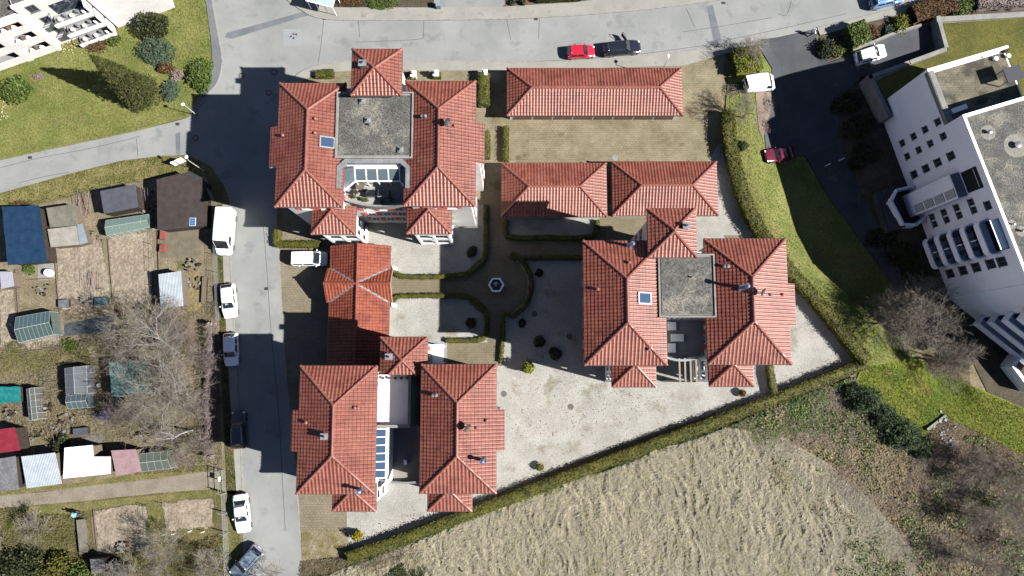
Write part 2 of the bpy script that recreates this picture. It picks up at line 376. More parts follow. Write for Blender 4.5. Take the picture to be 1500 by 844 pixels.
raised('pavement', [(420,125),(439,108),(459,98),(485,92.5),(516,90.5),(598,90.5),(720,90.4),(757,91.6),(822,90.5),(942,82),(999,75.5),(1057,67),(1112,60)], [(430,130),(445,117),(470,107),(516,104),(598,104),(720,104),(760,103),(1000,97),(1062,79),(1114,72)], m_walk)
raised('pavement', [(311,0),(320,52),(326,90),(319,121),(306,137),(290,158),(281,166)], [(301.6,0),(310,62),(312,100),(299,132),(288,150),(278,163)], mat('grey_pavement', C(140,143,150), C(160,162,166), scale=.5, fine=.12, fscale=12))
raised('pavement', [(1197,41.7),(1235,32.6),(1271,23.5),(1297,17),(1340,6.5)], [(1201,52),(1240,42),(1275,32),(1300,26),(1345,14)], m_walk)
raised('pavement', [(336,300),(338,391),(343,475),(349,580),(353,650),(355,718)], [(326,300),(327,391),(331,475),(337,580),(342,650),(346,718)], m_walk, .05)
strip('kerb_line', smooth_path([(408,150),(405,240),(405,330),(409,363),(412,429),(420,560),(434,695),(440,790)],4), .16, .02, m_kerb)

area('lawn', [(-120,-120),(300,-60),(301.6,0),(310,62),(312,100),(299,132),(288,150),(278,163),(273,172),(206,190),(103,212),(0,234),(-90,255)], .03, m_lawn)
area('verge', [(-90,307),(0,284),(103,255),(179,236),(234,229.5),(275,228),(309,245),(328,272),(335,291),(336,300),(326,300),(322,300),(312,292),(300,262),(278,250),(229,261),(147,277),(60,300),(0,312),(-90,335)], .02, m_verge)
area('roadside_grass', [(322,300),(326,300),(327,391),(331,475),(337,580),(342,650),(346,718),(352,760),(354,850),(335,850),(332,720),(326,600),(321,470),(316,300)], .018, mat('roadside_turf', C(118,126,60), C(150,146,92), scale=.8, fine=.35, fscale=5, bump=.6, bscale=8, c3=C(160,144,118), c3scale=.5, c3at=.56))
area('allotment_ground', [(-90,335),(0,312),(60,300),(147,277),(229,261),(278,250),(300,262),(312,292),(316,300),(321,470),(326,600),(331,700),(310,697),(130,712),(0,727),(-90,737)], .014, m_soil2)
area('garden_track', [(-90,737),(0,727),(70,720),(130,712),(220,703),(310,690),(345,688),(352,700),(352,722),(345,726),(312,716),(230,722),(150,731),(0,744),(-90,754)], .018, m_track)
area('allotment_ground', [(-90,755),(0,745),(150,732),(230,723),(312,717),(334,722),(337,850),(335,950),(-90,950)], .014, mat('rough_garden_grass', C(110,110,50), C(148,138,92), scale=.35, fine=.35, fscale=5, bump=.7, bscale=7, c3=C(140,124,104), c3scale=.22, c3at=.54))
for q in ([(-20,517),(60,508),(130,512),(132,530),(60,545),(-20,552)], [(0,716),(90,711),(200,694),(300,680),(310,689),(220,702),(130,711),(0,726)], [(0,746),(150,733),(312,718),(312,727),(150,744),(0,770)], [(215,738),(235,735),(238,810),(222,812)]):
    area('grass_strip', q, .02, m_verge)
# estate ground
area('paved_forecourt', [(430,130),(445,117),(470,107),(516,104),(598,104),(720,104),(760,103),(1000,97),(1062,79),(1058,120),(1062,215),(1045,245),(1040,300),(500,300),(500,332),(405.5,332),(408.5,150)], .022, m_pavers)
area('paved_forecourt', [(405.5,332),(500,332),(508,540),(508,776),(441,778),(434.5,695),(420.5,560),(412.5,429),(409.5,363)], .022, m_pavers2)
area('gravel_court', [(500,300),(1040,300),(1045,245),(1062,215),(1075,260),(1100,330),(1140,395),(1195,450),(1258,525),(1130,578),(900,655),(730,722),(600,775),(520,806),(508,790),(508,540),(500,332)], .018, m_gravel)
area('gravel_bed', [(1035,241),(1052,212),(1062,208),(1070,250),(1088,305),(1105,345),(1000,345),(1000,312),(1053,312)], .026, mat('cream_gravel', C(206,203,194), C(224,221,212), scale=.5, fine=.2, fscale=8, bump=.4, bscale=14))
area('bare_bed', [(441,778),(508,776),(512,800),(505,812),(443,820)], .024, mat('mossy_bed', C(150,136,92), C(190,178,150), scale=.7, fine=.3, fscale=5, bump=.6, bscale=7, c3=C(140,128,50), c3scale=.6, c3at=.52))
cc = P(727,418); RC = 3.95
def arc(c, r, a0, a1, n=16): return [Vector((c.x+r*math.cos(R(a0+(a1-a0)*i/n)), c.y+r*math.sin(R(a0+(a1-a0)*i/n)), 0)) for i in range(n+1)]
m_path = mat('courtyard_pavers', C(158,146,120), C(178,166,140), scale=.4, fine=.18, fscale=9, kind='pavers', rough=.9)
MB_ = MB().sheet(arc(cc, RC, 0, 360, 40)[:-1], .028); struct(MB_.build('round_court', m_path))
for i, q in enumerate([[(708,300),(742,300),(742,378),(712,380)], [(569,405),(688,404),(688,434),(569,437)], [(714,458),(738,458),(736,536),(714,536)], [(655,502),(714,502),(714,540),(655,540)], [(742,351),(853,351),(853,376),(742,377)], [(878,312),(1040,312),(1062,322),(1088,352),(1098,380),(1070,380),(1060,345),(1040,333),(878,333)], [(870,333),(945,333),(945,352),(853,352),(868,349)], [(742,300),(880,300),(878,320),(742,320)]]):
    area('courtyard_path', q, .024 if i not in (2,4) else .0255, m_path)
area('pale_slab', [(625,500),(655,500),(655,540),(625,540)], .026, mat('pale_slab', C(196,200,200), C(210,213,212), scale=.5, fine=.06))
for x, y in ((738,577),(834,493),(783,460),(836,596),(700,230)):
    p = P(x, y); struct(MB().lathe((p.x,p.y,.024), [(.38,0),(.38,.012)], 16).build('manhole_cover', m_iron))
p = P(901,231); struct(MB().lathe((p.x,p.y,.024), [(.42,0),(.42,.015)], 16).build('manhole_cover', m_conc))

# east driveway and lawns
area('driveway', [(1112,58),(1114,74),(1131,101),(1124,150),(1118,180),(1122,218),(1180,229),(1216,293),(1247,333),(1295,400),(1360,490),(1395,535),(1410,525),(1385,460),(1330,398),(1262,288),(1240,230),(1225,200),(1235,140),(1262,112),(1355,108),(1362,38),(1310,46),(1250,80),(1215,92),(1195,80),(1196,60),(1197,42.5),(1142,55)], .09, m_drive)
area('lawn', [(1068,90),(1110,72),(1130,101),(1123,150),(1117,180),(1121,219),(1179,230),(1215,294),(1246,334),(1294,401),(1330,450),(1345,530),(1265,535),(1195,450),(1105,335),(1085,290),(1066,215),(1062,170)], .05, m_lawn)
area('lawn', [(1265,533),(1345,525),(1400,556),(1500,598),(1640,660),(1640,790),(1500,668),(1440,636),(1385,610),(1340,648),(1295,625),(1250,565)], .055, m_lawn2)
area('planting_bed', [(1225,200),(1240,230),(1262,288),(1330,398),(1400,470),(1470,620),(1600,640),(1500,400),(1400,200),(1300,110),(1262,113),(1235,140)], .01, mat('bed_mulch', C(96,88,70), C(120,108,86), scale=.8, fine=.3, fscale=6, bump=.6, bscale=6))
area('planting_bed', [(1201,52),(1240,42),(1275,32),(1300,26),(1345,14),(1420,4),(1600,-20),(1600,20),(1370,30),(1300,47),(1245,79),(1213,90),(1197,75)], .01, mat('bed_mulch', C(96,88,70), C(120,108,86)))
area('parking_strip', [(1106,130),(1131,128),(1128,165),(1117,205),(1111,190)], .13, mat('brown_earth', C(150,132,118), C(172,152,136), scale=.8, fine=.25, fscale=6, bump=.4, bscale=6))
area('planting_bed', [(440,0),(470,6),(490,11.4),(600,11.6),(640,11.4),(640,-80),(440,-80)], .008, mat('bed_mulch', C(96,88,70), C(120,108,86)))
area('planting_bed', [(735,11),(842,4),(899,-4),(900,-60),(735,-60)], .008, mat('red_mulch', C(120,96,84), C(150,124,110), scale=1, fine=.3, fscale=6, bump=.5, bscale=6))
area('house_forecourt', [(636,11.4),(735,11.2),(748,-5),(748,-80),(636,-80)], .012, m_asphalt)
for (x0,y0,x1,y1) in ((1178,226,1238,205),):
    strip('drain_channel', [(x0,y0),(x1,y1)], .12, .135, m_joint)
for x, y in ((1212,242),(1232,234),(1255,225)):
    a = P(x,y); struct(MB().box((a.x,a.y,.135), (.9,.1,.006), .45).build('painted_marking', m_white))

# tilled beds
def bed(pts, seed, m=m_soil, furrow=None):
    q = PL(pts); xs = [p.x for p in q]; ys = [p.y for p in q]
    s = .12; nx = int((max(xs)-min(xs))/s)+2; ny = int((max(ys)-min(ys))/s)+2
    X, Y = np.meshgrid(min(xs)+np.arange(nx)*s, min(ys)+np.arange(ny)*s)
    Z = .03+.10*fbm(X*1.6, Y*1.6, seed, 4)+.10*np.abs(vnoise(X*3.2, Y*2.2, seed+5)-.5)
    V = np.stack([X.ravel(), Y.ravel(), Z.ravel()], 1); idx = np.arange(nx*ny).reshape(ny, nx)
    F = np.stack([idx[:-1,:-1].ravel(), idx[:-1,1:].ravel(), idx[1:,1:].ravel(), idx[1:,:-1].ravel()], 1)
    c = V[F].mean(1); F = F[inside(q, c[:,0]+.9*(fbm(c[:,0]*.9, c[:,1]*.9, seed+50)-.45), c[:,1]+.9*(fbm(c[:,0]*.9, c[:,1]*.9, seed+70)-.45))]
    return struct(np_mesh('tilled_bed', V, F, m, smooth=True))
for i, q in enumerate([[(82,362),(148,352),(158,395),(162,448),(86,455)], [(160,348),(222,338),(226,440),(166,446)], [(140,748),(214,740),(218,806),(145,812)], [(238,737),(312,730),(314,772),(242,778)], [(0,425),(20,423),(24,495),(0,510)], [(36,502),(88,492),(90,505),(40,514)], [(268,400),(294,398),(296,455),(270,456)]]):
    bed(q, i+3, m_soil if i != 6 else mat('grassy_bed', C(150,140,96), C(176,160,118), scale=.6, fine=.3, fscale=5))

# the meadow of matted dry grass south of the hedge
fpoly = PL([(470,846),(520,826),(600,796),(730,747),(900,684),(1060,627),(1120,640),(1190,690),(1240,745),(1280,800),(1300,930),(420,930)])
xs = [p.x for p in fpoly]; ys = [p.y for p in fpoly]; s = .13
nx = int((max(xs)-min(xs))/s)+2; ny = int((max(ys)-min(ys))/s)+2
X, Y = np.meshgrid(min(xs)+np.arange(nx)*s, min(ys)+np.arange(ny)*s)
def field_h(X, Y):
    wx = 2.2*(fbm(X*.22, Y*.22, 3, 3)-.45); wy = 2.2*(fbm(X*.22+9, Y*.22, 8, 3)-.45)
    a = (X+wx*1.3+.2*Y)*2.0; b = (Y+wy*1.3)*.62
    rdg = 1-np.abs(2*vnoise(a, b, 21)-1); r2 = 1-np.abs(2*vnoise(a*2.1+4, b*2.3, 33)-1)
    return .02+.38*rdg**1.3*(.3+.9*fbm(X*.3, Y*.3, 5, 3))+.16*r2+.30*fbm(X*1.9, Y*1.1, 41, 4)
Z = field_h(X, Y)
V = np.stack([X.ravel(), Y.ravel(), Z.ravel()], 1); idx = np.arange(nx*ny).reshape(ny, nx)
F = np.stack([idx[:-1,:-1].ravel(), idx[:-1,1:].ravel(), idx[1:,1:].ravel(), idx[1:,:-1].ravel()], 1)
c = V[F].mean(1); F = F[inside(fpoly, c[:,0]+7*(fbm(c[:,0]*.22, c[:,1]*.22, 91, 5)-.45), c[:,1]+1.2*(fbm(c[:,0]*.5, c[:,1]*.5, 93)-.45))]
used = np.unique(F); remap = np.zeros(len(V), np.int64); remap[used] = np.arange(len(used))
struct(np_mesh('meadow', V[used], remap[F], m_field, smooth=True))
rng = np.random.default_rng(5)
def blades(name, poly, n, length, width, m, hf, flat=.5, seed=1, ang=None):
    rg = np.random.default_rng(seed); p = rand_in(poly, n, rg); z = hf(p[:,0], p[:,1])
    th = rg.random(n)*6.283 if ang is None else ang(p[:,0], p[:,1])+rg.normal(size=n)*.75
    L = length*(.5+rg.random(n)); el = (rg.random(n)*1.0+.05)*(1-flat)
    d = np.stack([np.cos(th)*np.cos(el), np.sin(th)*np.cos(el), np.sin(el)], 1)*L[:,None]
    sd = np.stack([-np.sin(th), np.cos(th), np.zeros(n)], 1)*(width*(.6+.8*rg.random(n)))[:,None]
    b = np.stack([p[:,0], p[:,1], z], 1)
    V = np.stack([b-sd*.5, b+sd*.5, b+d], 1).reshape(-1,3)
    return tag(np_mesh(name, V, np.arange(3*n).reshape(n,3), m), kind='stuff')
ang = lambda x, y: 4.9+1.6*(fbm(x*.2, y*.2, 61, 3)-.45)*2
tag(blades('dry_grass', fpoly, 150000, .5, .06, m_straw, lambda x, y: field_h(x, y)-.03, .55, 2, ang), 'pale dry grass matted across the open meadow', 'grass')
# ---------------------------------------------------------------- tiled roofs
PITCH = math.tan(R(25))
TILE = .385
def tile_slope(bm, O, u, v, poly, ze, tan=PITCH):
    """interlocking tiles laid in courses over one roof slope: O on the eave, u along it, v up the slope in plan"""
    O = Vector((O[0], O[1])); u = Vector(u).normalized(); v = Vector(v).normalized()
    us = [(Vector(p[:2])-O).dot(u) for p in poly]; vs_ = [(Vector(p[:2])-O).dot(v) for p in poly]
    prof = [(0,.0),(.28,.004),(.48,.045),(.66,.062),(.84,.036)]
    U = []
    k0 = math.floor(min(us)/TILE); k1 = math.ceil(max(us)/TILE)
    for k in range(k0, k1):
        for t, h in prof: U.append(((k+t)*TILE, h))
    U.append((k1*TILE, 0))
    cl = TILE*.96
    j0 = math.floor(min(vs_)/cl); j1 = math.ceil(max(vs_)/cl)
    rows = []
    for j in range(j0, j1): rows += [(j*cl, .05), ((j+1)*cl-.026, .0), ((j+1)*cl-.026, -.05), ((j+1)*cl, -.05)]
    verts = []
    for vv, oz in rows:
        for uu, oh in U:
            q = O+u*uu+v*vv; verts.append(bm.verts.new((q.x, q.y, ze+tan*vv+oz+oh)))
    n = len(U); fs = []
    flip = (u.x*v.y-u.y*v.x) < 0
    for r in range(len(rows)-1):
        for i in range(n-1):
            q = [verts[r*n+i], verts[r*n+i+1], verts[(r+1)*n+i+1], verts[(r+1)*n+i]]
            fs.append(bm.faces.new(q[::-1] if flip else q))
    geom = set(verts) | set(fs)
    edges = set(e for f in fs for e in f.edges)
    g_ = list(set(verts))+list(edges)+fs
    a = sum(poly[i][0]*poly[(i+1)%len(poly)][1]-poly[(i+1)%len(poly)][0]*poly[i][1] for i in range(len(poly)))
    pp = poly if a > 0 else poly[::-1]
    for i in range(len(pp)):
        p = Vector((*pp[i][:2],0)); q = Vector((*pp[(i+1)%len(pp)][:2],0)); d = q-p
        if d.length < 1e-4: continue
        nr = Vector((d.y, -d.x, 0)).normalized()
        r_ = bmesh.ops.bisect_plane(bm, geom=g_, plane_co=p, plane_no=nr, clear_outer=True, dist=1e-5)
        g_ = [x for x in r_['geom'] if x.is_valid]
        s_ = set(g_)
        for f in [x for x in g_ if isinstance(x, bmesh.types.BMFace)]:
            for x in list(f.verts)+list(f.edges): s_.add(x)
        g_ = list(s_)
def finish_roof(name, slopes, parent, m=None, deck_z=.13):
    """slopes: (O, u, v, poly, ze, tan); tiles as one part, a boarded deck under them"""
    whole = bpy.data.meshes.new(name); acc = bmesh.new()
    for s_ in slopes:
        bm = bmesh.new(); tile_slope(bm, *s_)
        tmp = bpy.data.meshes.new('t'); bm.to_mesh(tmp); bm.free(); acc.from_mesh(tmp); bpy.data.meshes.remove(tmp)
    off = world_off(parent)
    bmesh.ops.translate(acc, verts=acc.verts, vec=-off)
    acc.to_mesh(whole); acc.free(); whole.update()
    o = link_mesh(name, whole, m or m_tile, parent); o['kind'] = 'stuff'
    dk = MB()
    for O, u, v, poly, ze, tan in slopes:
        O2 = Vector(O[:2]); v2 = Vector(v).normalized()
        pts = [(p[0], p[1], ze+tan*((Vector(p[:2])-O2).dot(v2))-deck_z) for p in poly]
        a = sum(pts[i][0]*pts[(i+1)%len(pts)][1]-pts[(i+1)%len(pts)][0]*pts[i][1] for i in range(len(pts)))
        if a < 0: pts = pts[::-1]
        dk.add(pts+[(x,y,z-.12) for x,y,z in pts], [tuple(range(len(pts))), tuple(range(2*len(pts)-1,len(pts)-1,-1))]+[(i,len(pts)+i,len(pts)+(i+1)%len(pts),(i+1)%len(pts)) for i in range(len(pts))])
    dk.build('roof_deck', m_soffit, parent)
    return o
def caps(lines, parent, r=.15, m=None, name='ridge_cap'):
    for a, b in lines:
        a = Vector(a); b = Vector(b); L = (b-a).length; n = max(1, round(L/.4)); mb = MB()
        for i in range(n):
            p = a+(b-a)*(i/n); q = a+(b-a)*((i+1.08)/n if i < n-1 else 1); mb.tube(p, q, r*1.08, r*.92, 7)
        o = mb.build(name, m or m_cap, parent, smooth=False); o['kind'] = 'stuff'
def gutters(lines, parent):
    mb = MB()
    for a, b in lines: mb.tube(a, b, .075, .075, 6)
    return mb.build('gutter', m_gutter, parent)
def hip_roof(parent, x0, y0, x1, y1, z, bumps=(), tan=PITCH, m=None, open_n=False, ridge_c=None, cut_s=None):
    """hipped roof over a rectangle; bumps = (side, y0, y1, out) continue a slope lower; open_n: ends against a wall to the north"""
    W = x1-x0; D = y1-y0; S = []; cap = []; gut = []
    if W <= D or (open_n and W/2 <= D):
        h = W/2; xm = (x0+x1)/2; zr = z+tan*h
        ya, yb = y0+h, (y1 if open_n else y1-h)
        S.append(((x0,y0),(0,1),(1,0),[(x0,y0),(x0,y1),(xm,yb),(xm,ya)] if not open_n else [(x0,y0),(x0,y1),(xm,y1),(xm,ya)], z, tan))
        S.append(((x1,y0),(0,1),(-1,0),[(x1,y0),(x1,y1),(xm,yb),(xm,ya)] if not open_n else [(x1,y0),(x1,y1),(xm,y1),(xm,ya)], z, tan))
        S.append(((x0,y0),(1,0),(0,1),[(x0,y0),(x1,y0),(xm,ya)], z, tan))
        if not open_n: S.append(((x0,y1),(1,0),(0,-1),[(x0,y1),(x1,y1),(xm,yb)], z, tan))
        if yb-ya > .05: cap.append(((xm,ya,zr),(xm,yb,zr)))
        cap += [((x0,y0,z),(xm,ya,zr)),((x1,y0,z),(xm,ya,zr))]
        if not open_n: cap += [((x0,y1,z),(xm,yb,zr)),((x1,y1,z),(xm,yb,zr))]
    else:
        h = D/2; ym = (y0+y1)/2; zr = z+tan*h; xa, xb = x0+h, x1-h
        if open_n:      # lean-to hip against a wall
            S.append(((x0,y0),(1,0),(0,1),[(x0,y0),(x1,y0),(x1-D,y1),(x0+D,y1)], z, tan))
            S.append(((x0,y0),(0,1),(1,0),[(x0,y0),(x0,y1),(x0+D,y1)], z, tan)); S.append(((x1,y0),(0,1),(-1,0),[(x1,y0),(x1,y1),(x1-D,y1)], z, tan))
            cap += [((x0,y0,z),(x0+D,y1,z+tan*D)),((x1,y0,z),(x1-D,y1,z+tan*D))]
        else:
            S.append(((x0,y0),(1,0),(0,1),[(x0,y0),(x1,y0),(xb,ym),(xa,ym)], z, tan)); S.append(((x0,y1),(1,0),(0,-1),[(x0,y1),(x1,y1),(xb,ym),(xa,ym)], z, tan))
            S.append(((x0,y0),(0,1),(1,0),[(x0,y0),(x0,y1),(xa,ym)], z, tan)); S.append(((x1,y0),(0,1),(-1,0),[(x1,y0),(x1,y1),(xb,ym)], z, tan))
            cap += [((xa,ym,zr),(xb,ym,zr)),((x0,y0,z),(xa,ym,zr)),((x0,y1,z),(xa,ym,zr)),((x1,y0,z),(xb,ym,zr)),((x1,y1,z),(xb,ym,zr))]
    gut += [((x0,y0,z),(x1,y0,z))]
    if not open_n: gut += [((x0,y1,z),(x1,y1,z))]
    side = {'w': [(y0,y1)], 'e': [(y0,y1)]}
    for sd, a, b, out in bumps:
        if sd == 'w':
            S.append(((x0,y0),(0,1),(1,0),[(x0-out,a),(x0-out,b),(x0,b),(x0,a)], z, tan)); xx = x0-out
        else:
            S.append(((x1,y0),(0,1),(-1,0),[(x1+out,a),(x1+out,b),(x1,b),(x1,a)], z, tan)); xx = x1+out
        gut.append(((xx,a,z-tan*out),(xx,b,z-tan*out))); side[sd] = [(y0,a),(b,y1)]
    for a, b in side['w']: gut.append(((x0,a,z),(x0,b,z)))
    for a, b in side['e']: gut.append(((x1,a,z),(x1,b,z)))
    if cut_s is not None:
        S2 = []
        for O, u, v, poly, ze, t in S:
            q = []
            for i in range(len(poly)):
                p, r = poly[i], poly[(i+1)%len(poly)]
                if p[1] >= cut_s: q.append(p)
                if (p[1]-cut_s)*(r[1]-cut_s) < 0:
                    k = (cut_s-p[1])/(r[1]-p[1]); q.append((p[0]+k*(r[0]-p[0]), cut_s))
            if len(q) > 2: S2.append((O,u,v,q,ze,t))
        S = S2
        c2 = []
        for a, b in cap:
            if min(a[1], b[1]) < cut_s:
                if a[1] > b[1]: a, b = b, a
                k = (cut_s-a[1])/(b[1]-a[1]); a = tuple(a[i]+k*(b[i]-a[i]) for i in range(3))
            c2.append((a,b))
        cap = c2; gut = [(tuple((p[0],max(p[1],cut_s),p[2]) for p in g_)) for g_ in gut if max(g_[0][1], g_[1][1]) > cut_s]
    o = finish_roof('roof_tiles', S, parent, m)
    caps([(tuple(Vector(a)+Vector((0,0,.05))), tuple(Vector(b)+Vector((0,0,.05)))) for a, b in cap], parent)
    gutters([(tuple(Vector(a)+Vector((0,0,-.08))), tuple(Vector(b)+Vector((0,0,-.08)))) for a, b in gut], parent)
    return zr if not (W/2 > D and open_n) else z+tan*D

# shared window: frame > pane and two shutters; local x along the wall, y outward, z up
def window_meshes(w, h, shut, key):
    f = MB(); t = .07
    f.b2(-w/2,-.02,-h/2,-w/2+t,.05,h/2); f.b2(w/2-t,-.02,-h/2,w/2,.05,h/2); f.b2(-w/2+t,-.02,-h/2,w/2-t,.05,-h/2+t); f.b2(-w/2+t,-.02,h/2-t,w/2-t,.05,h/2); f.b2(-.025,-.02,-h/2+t,.025,.045,h/2-t)
    f.b2(-w/2-.06,.0,-h/2-.06,w/2+.06,.14,-h/2-.002)
    p = MB().b2(-w/2+t,-.01,-h/2+t,w/2-t,.02,h/2-t)
    s = MB()
    if shut:
        sw = w*.55
        s.b2(0,.03,-h/2,sw,.07,h/2)
        for k in range(7): s.b2(.06,.071,-h/2+.08+k*(h-.16)/7,sw-.06,.085,-h/2+.08+(k+.62)*(h-.16)/7)
    out = []
    for nm, mb in (('f',f),('p',p),('s',s)):
        me = bpy.data.meshes.new('window_'+nm+key); me.from_pydata(mb.v, [], mb.f); me.update(); out.append(me)
    out[0].materials.append(m_frame); out[1].materials.append(m_glass); out[2].materials.append(m_red)
    return out, w*.55
m_dframe = plain('dark_window_frame', (.10,.10,.11), .5)
WIN = {'shut': window_meshes(1.0,1.35,True,'a'), 'plain': window_meshes(1.1,1.3,False,'b'), 'tall': window_meshes(1.15,2.1,False,'c'), 'small': window_meshes(.8,.85,False,'d'), 'small2': window_meshes(.95,1.15,False,'e'), 'sq': window_meshes(1.0,.9,False,'f')}
for k_ in ('plain','small','small2','sq'): WIN[k_][0][0].materials[0] = m_dframe
def put_window(parent, p, ang, kind):
    (f, g, s), sw = WIN[kind]
    o = bpy.data.objects.new('window', f); col.objects.link(o); o.parent = parent; o.location = Vector(p)-world_off(parent); o.rotation_euler = (0,0,ang)
    g_ = bpy.data.objects.new('pane', g); col.objects.link(g_); g_.parent = o
    if len(s.vertices):
        for sx in (-1,1):
            q = bpy.data.objects.new('shutter', s); col.objects.link(q); q.parent = o
            w_ = f.dimensions.x if hasattr(f,'dimensions') else 1.0
            q.location = (.5+.02 if sx > 0 else -.5-.02-sw, 0, 0)
    return o
def wall_windows(parent, a, b, zs, kind, step=2.4, inset=1.0, n=None):
    """a row of windows at each height along the wall from a to b, outward on the right hand"""
    a = Vector((*a,0)); b = Vector((*b,0)); d = b-a; L = d.length
    if L < inset*2: return
    d.normalize(); nrm = Vector((d.y,-d.x,0)); k = n or max(1, int((L-2*inset)/step)+1)
    for z in zs:
        for i in range(k):
            t = inset+(L-2*inset)*(i+.5)/k
            p = a+d*t+nrm*.01; put_window(parent, (p.x,p.y,z), math.atan2(d.y,d.x)+math.pi, kind)
# small roof pieces
def wing_z(x, y, rect, z):
    x0,y0,x1,y1 = rect; return z+PITCH*max(-2, min(x-x0, x1-x, y-y0, y1-y))
def on_roof(px, py, rect, z):
    h = z
    for _ in range(6):
        p = P(px, py, h); h = wing_z(p.x, p.y, rect, z)
    return P(px, py, h)
def vent(parent, p, r=.13, h=.35, m=None):
    return MB().lathe((p.x,p.y,p.z-.1), [(r*1.3,0),(r*1.3,.1),(r,.12),(r,h),(r*1.35,h+.02),(r*1.35,h+.12),(r*.4,h+.2)], 10).build('roof_vent', m or m_cap, parent)
def flue(parent, p, h=1.7, r=.17):
    o = MB().lathe((p.x,p.y,p.z-.2), [(r,0),(r,h),(r*1.5,h+.05),(r*1.5,h+.12),(r*.9,h+.2),(r*.9,h+.32),(r*1.5,h+.34),(r*.2,h+.5)], 12).build('flue', m_steel, parent, smooth=False)
    MB().box((p.x,p.y,p.z+.05),(.75,.6,.14)).build('flue_base', m_steel, o); return o
def chimney(parent, p, w=.65, h=1.2):
    o = MB().box((p.x,p.y,p.z+h/2-.3),(w,w*.8,h+.5)).build('chimney', m_zinc, parent)
    MB().box((p.x,p.y,p.z+h+.02),(w+.16,w*.8+.16,.07)).build('chimney_cap', m_lead, o)
    MB().tube((p.x,p.y,p.z+h+.04),(p.x,p.y,p.z+h+.3),.12,.12,8).build('chimney_pot', m_steel, o); return o
def dish(parent, p):
    mast = MB().tube((p.x,p.y,p.z-.1),(p.x,p.y,p.z+.9),.035,.03,6).build('dish_mast', m_zinc, parent)
    d = Vector((.75,-.45,.42)).normalized(); u = d.orthogonal().normalized(); v = d.cross(u); c = Vector((p.x,p.y,p.z+.95))+d*.1
    vs = [c-d*.12]; fs = []
    for r, o in ((.2,-.09),(.36,-.02),(.46,.05)):
        vs += [c+(u*math.cos(6.283*i/14)+v*math.sin(6.283*i/14))*r+d*o for i in range(14)]
    fs = [(0,1+i,1+(i+1)%14) for i in range(14)]
    for j in range(2): fs += [(1+j*14+i,1+(j+1)*14+i,1+(j+1)*14+(i+1)%14,1+j*14+(i+1)%14) for i in range(14)]
    k = len(vs); vs += [q-d*.02 for q in vs]; fs += [tuple(i+k for i in reversed(f)) for f in fs]
    MB().add(vs, fs).build('satellite_dish', plain('dark_dish', (.02,.018,.018), .6), parent, True)
    MB().tube(c-d*.1, c+d*.45-Vector((0,0,.2)), .02,.02,5).tube(c+d*.42-Vector((0,0,.2)), c+d*.52-Vector((0,0,.2)), .05,.05,6).build('dish_arm', m_zinc, mast)
def rod(parent, p, h=1.5): return MB().tube((p.x,p.y,p.z),(p.x,p.y,p.z+h),.025,.012,5).build('lightning_rod', m_zinc, parent)
def skylight(parent, p, side, w=1.0, l=1.35, open_=False):
    a = math.atan(PITCH)*(-1 if side == 'e' else 1); ca, sa = math.cos(a), math.sin(a)
    def T(x, y, z): return (p.x+x*ca-z*sa*1, p.y+y, p.z+x*sa+z*ca+.09)
    def bx(mb, x0,y0,z0,x1,y1,z1):
        vs = [T(x,y,z) for z in (z0,z1) for x, y in ((x0,y0),(x1,y0),(x1,y1),(x0,y1))]
        mb.add(vs, [(3,2,1,0),(4,5,6,7),(0,1,5,4),(1,2,6,5),(2,3,7,6),(3,0,4,7)])
    f = MB(); hl, hw = l/2, w/2
    bx(f,-hl-.15,-hw-.15,-.05,hl+.15,-hw,.1); bx(f,-hl-.15,hw,-.05,hl+.15,hw+.15,.1); bx(f,-hl-.15,-hw,-.05,-hl,hw,.1); bx(f,hl,-hw,-.05,hl+.15,hw,.1)
    o = f.build('roof_window', plain('roof_window_frame', (.22,.22,.22), .4, .5, .4), parent)
    g_ = MB(); bx(g_,-hl,-hw,0,hl,hw,.06); g_.build('pane', m_glass_b, o)
    return o
# ---------------------------------------------------------------- the three villas
FLOORS = (1.9, 4.9, 7.9, 11.0)
def wing(parent, rect, z, bumps, inset=.55, west=None, wins=True):
    x0,y0,x1,y1 = rect
    hip_roof(parent, x0,y0,x1,y1, z, bumps)
    wx0,wy0,wx1,wy1 = x0+(west or inset),y0+inset,x1-inset,y1-inset
    mb = MB().b2(wx0,wy0,-.2,wx1,wy1,z+.12)
    mb.build('wall', m_wall, parent)
    MB().b2(wx0-.05,wy0-.05,-.2,wx1+.05,wy1+.05,.45).build('plinth', m_conc, parent)
    for sd, a, b, out in bumps:
        if sd == 'w': MB().b2(wx0-out,a+.35,-.2,wx0-.003,b-.35,z-.3).build('bay_wall', m_wall, parent)
        else: MB().b2(wx1+.003,a+.35,-.2,wx1+out,b-.35,z-.3).build('bay_wall', m_wall, parent)
    if wins:
        cuts = {'w': None, 'e': None}
        for sd, a, b, out in bumps: cuts[sd] = (a, b, out)
        for sd in 'we':
            segs = [(wy0,wy1,0)]
            if cuts[sd]:
                a, b, out = cuts[sd]; segs = [(wy0,a+.35,0),(a+.35,b-.35,out),(b-.35,wy1,0)]
            for a, b, out in segs:
                if sd == 'w': wall_windows(parent, (wx0-out,b), (wx0-out,a), FLOORS, 'shut', 2.6, .9)
                else: wall_windows(parent, (wx1+out,a), (wx1+out,b), FLOORS, 'shut', 2.6, .9)
        wall_windows(parent, (wx1,wy1), (wx0,wy1), FLOORS, 'shut', 2.8, 1.0)
        wall_windows(parent, (wx0,wy0), (wx1,wy0), (11.0,), 'shut', 2.8, 1.0)
    return (wx0,wy0,wx1,wy1)
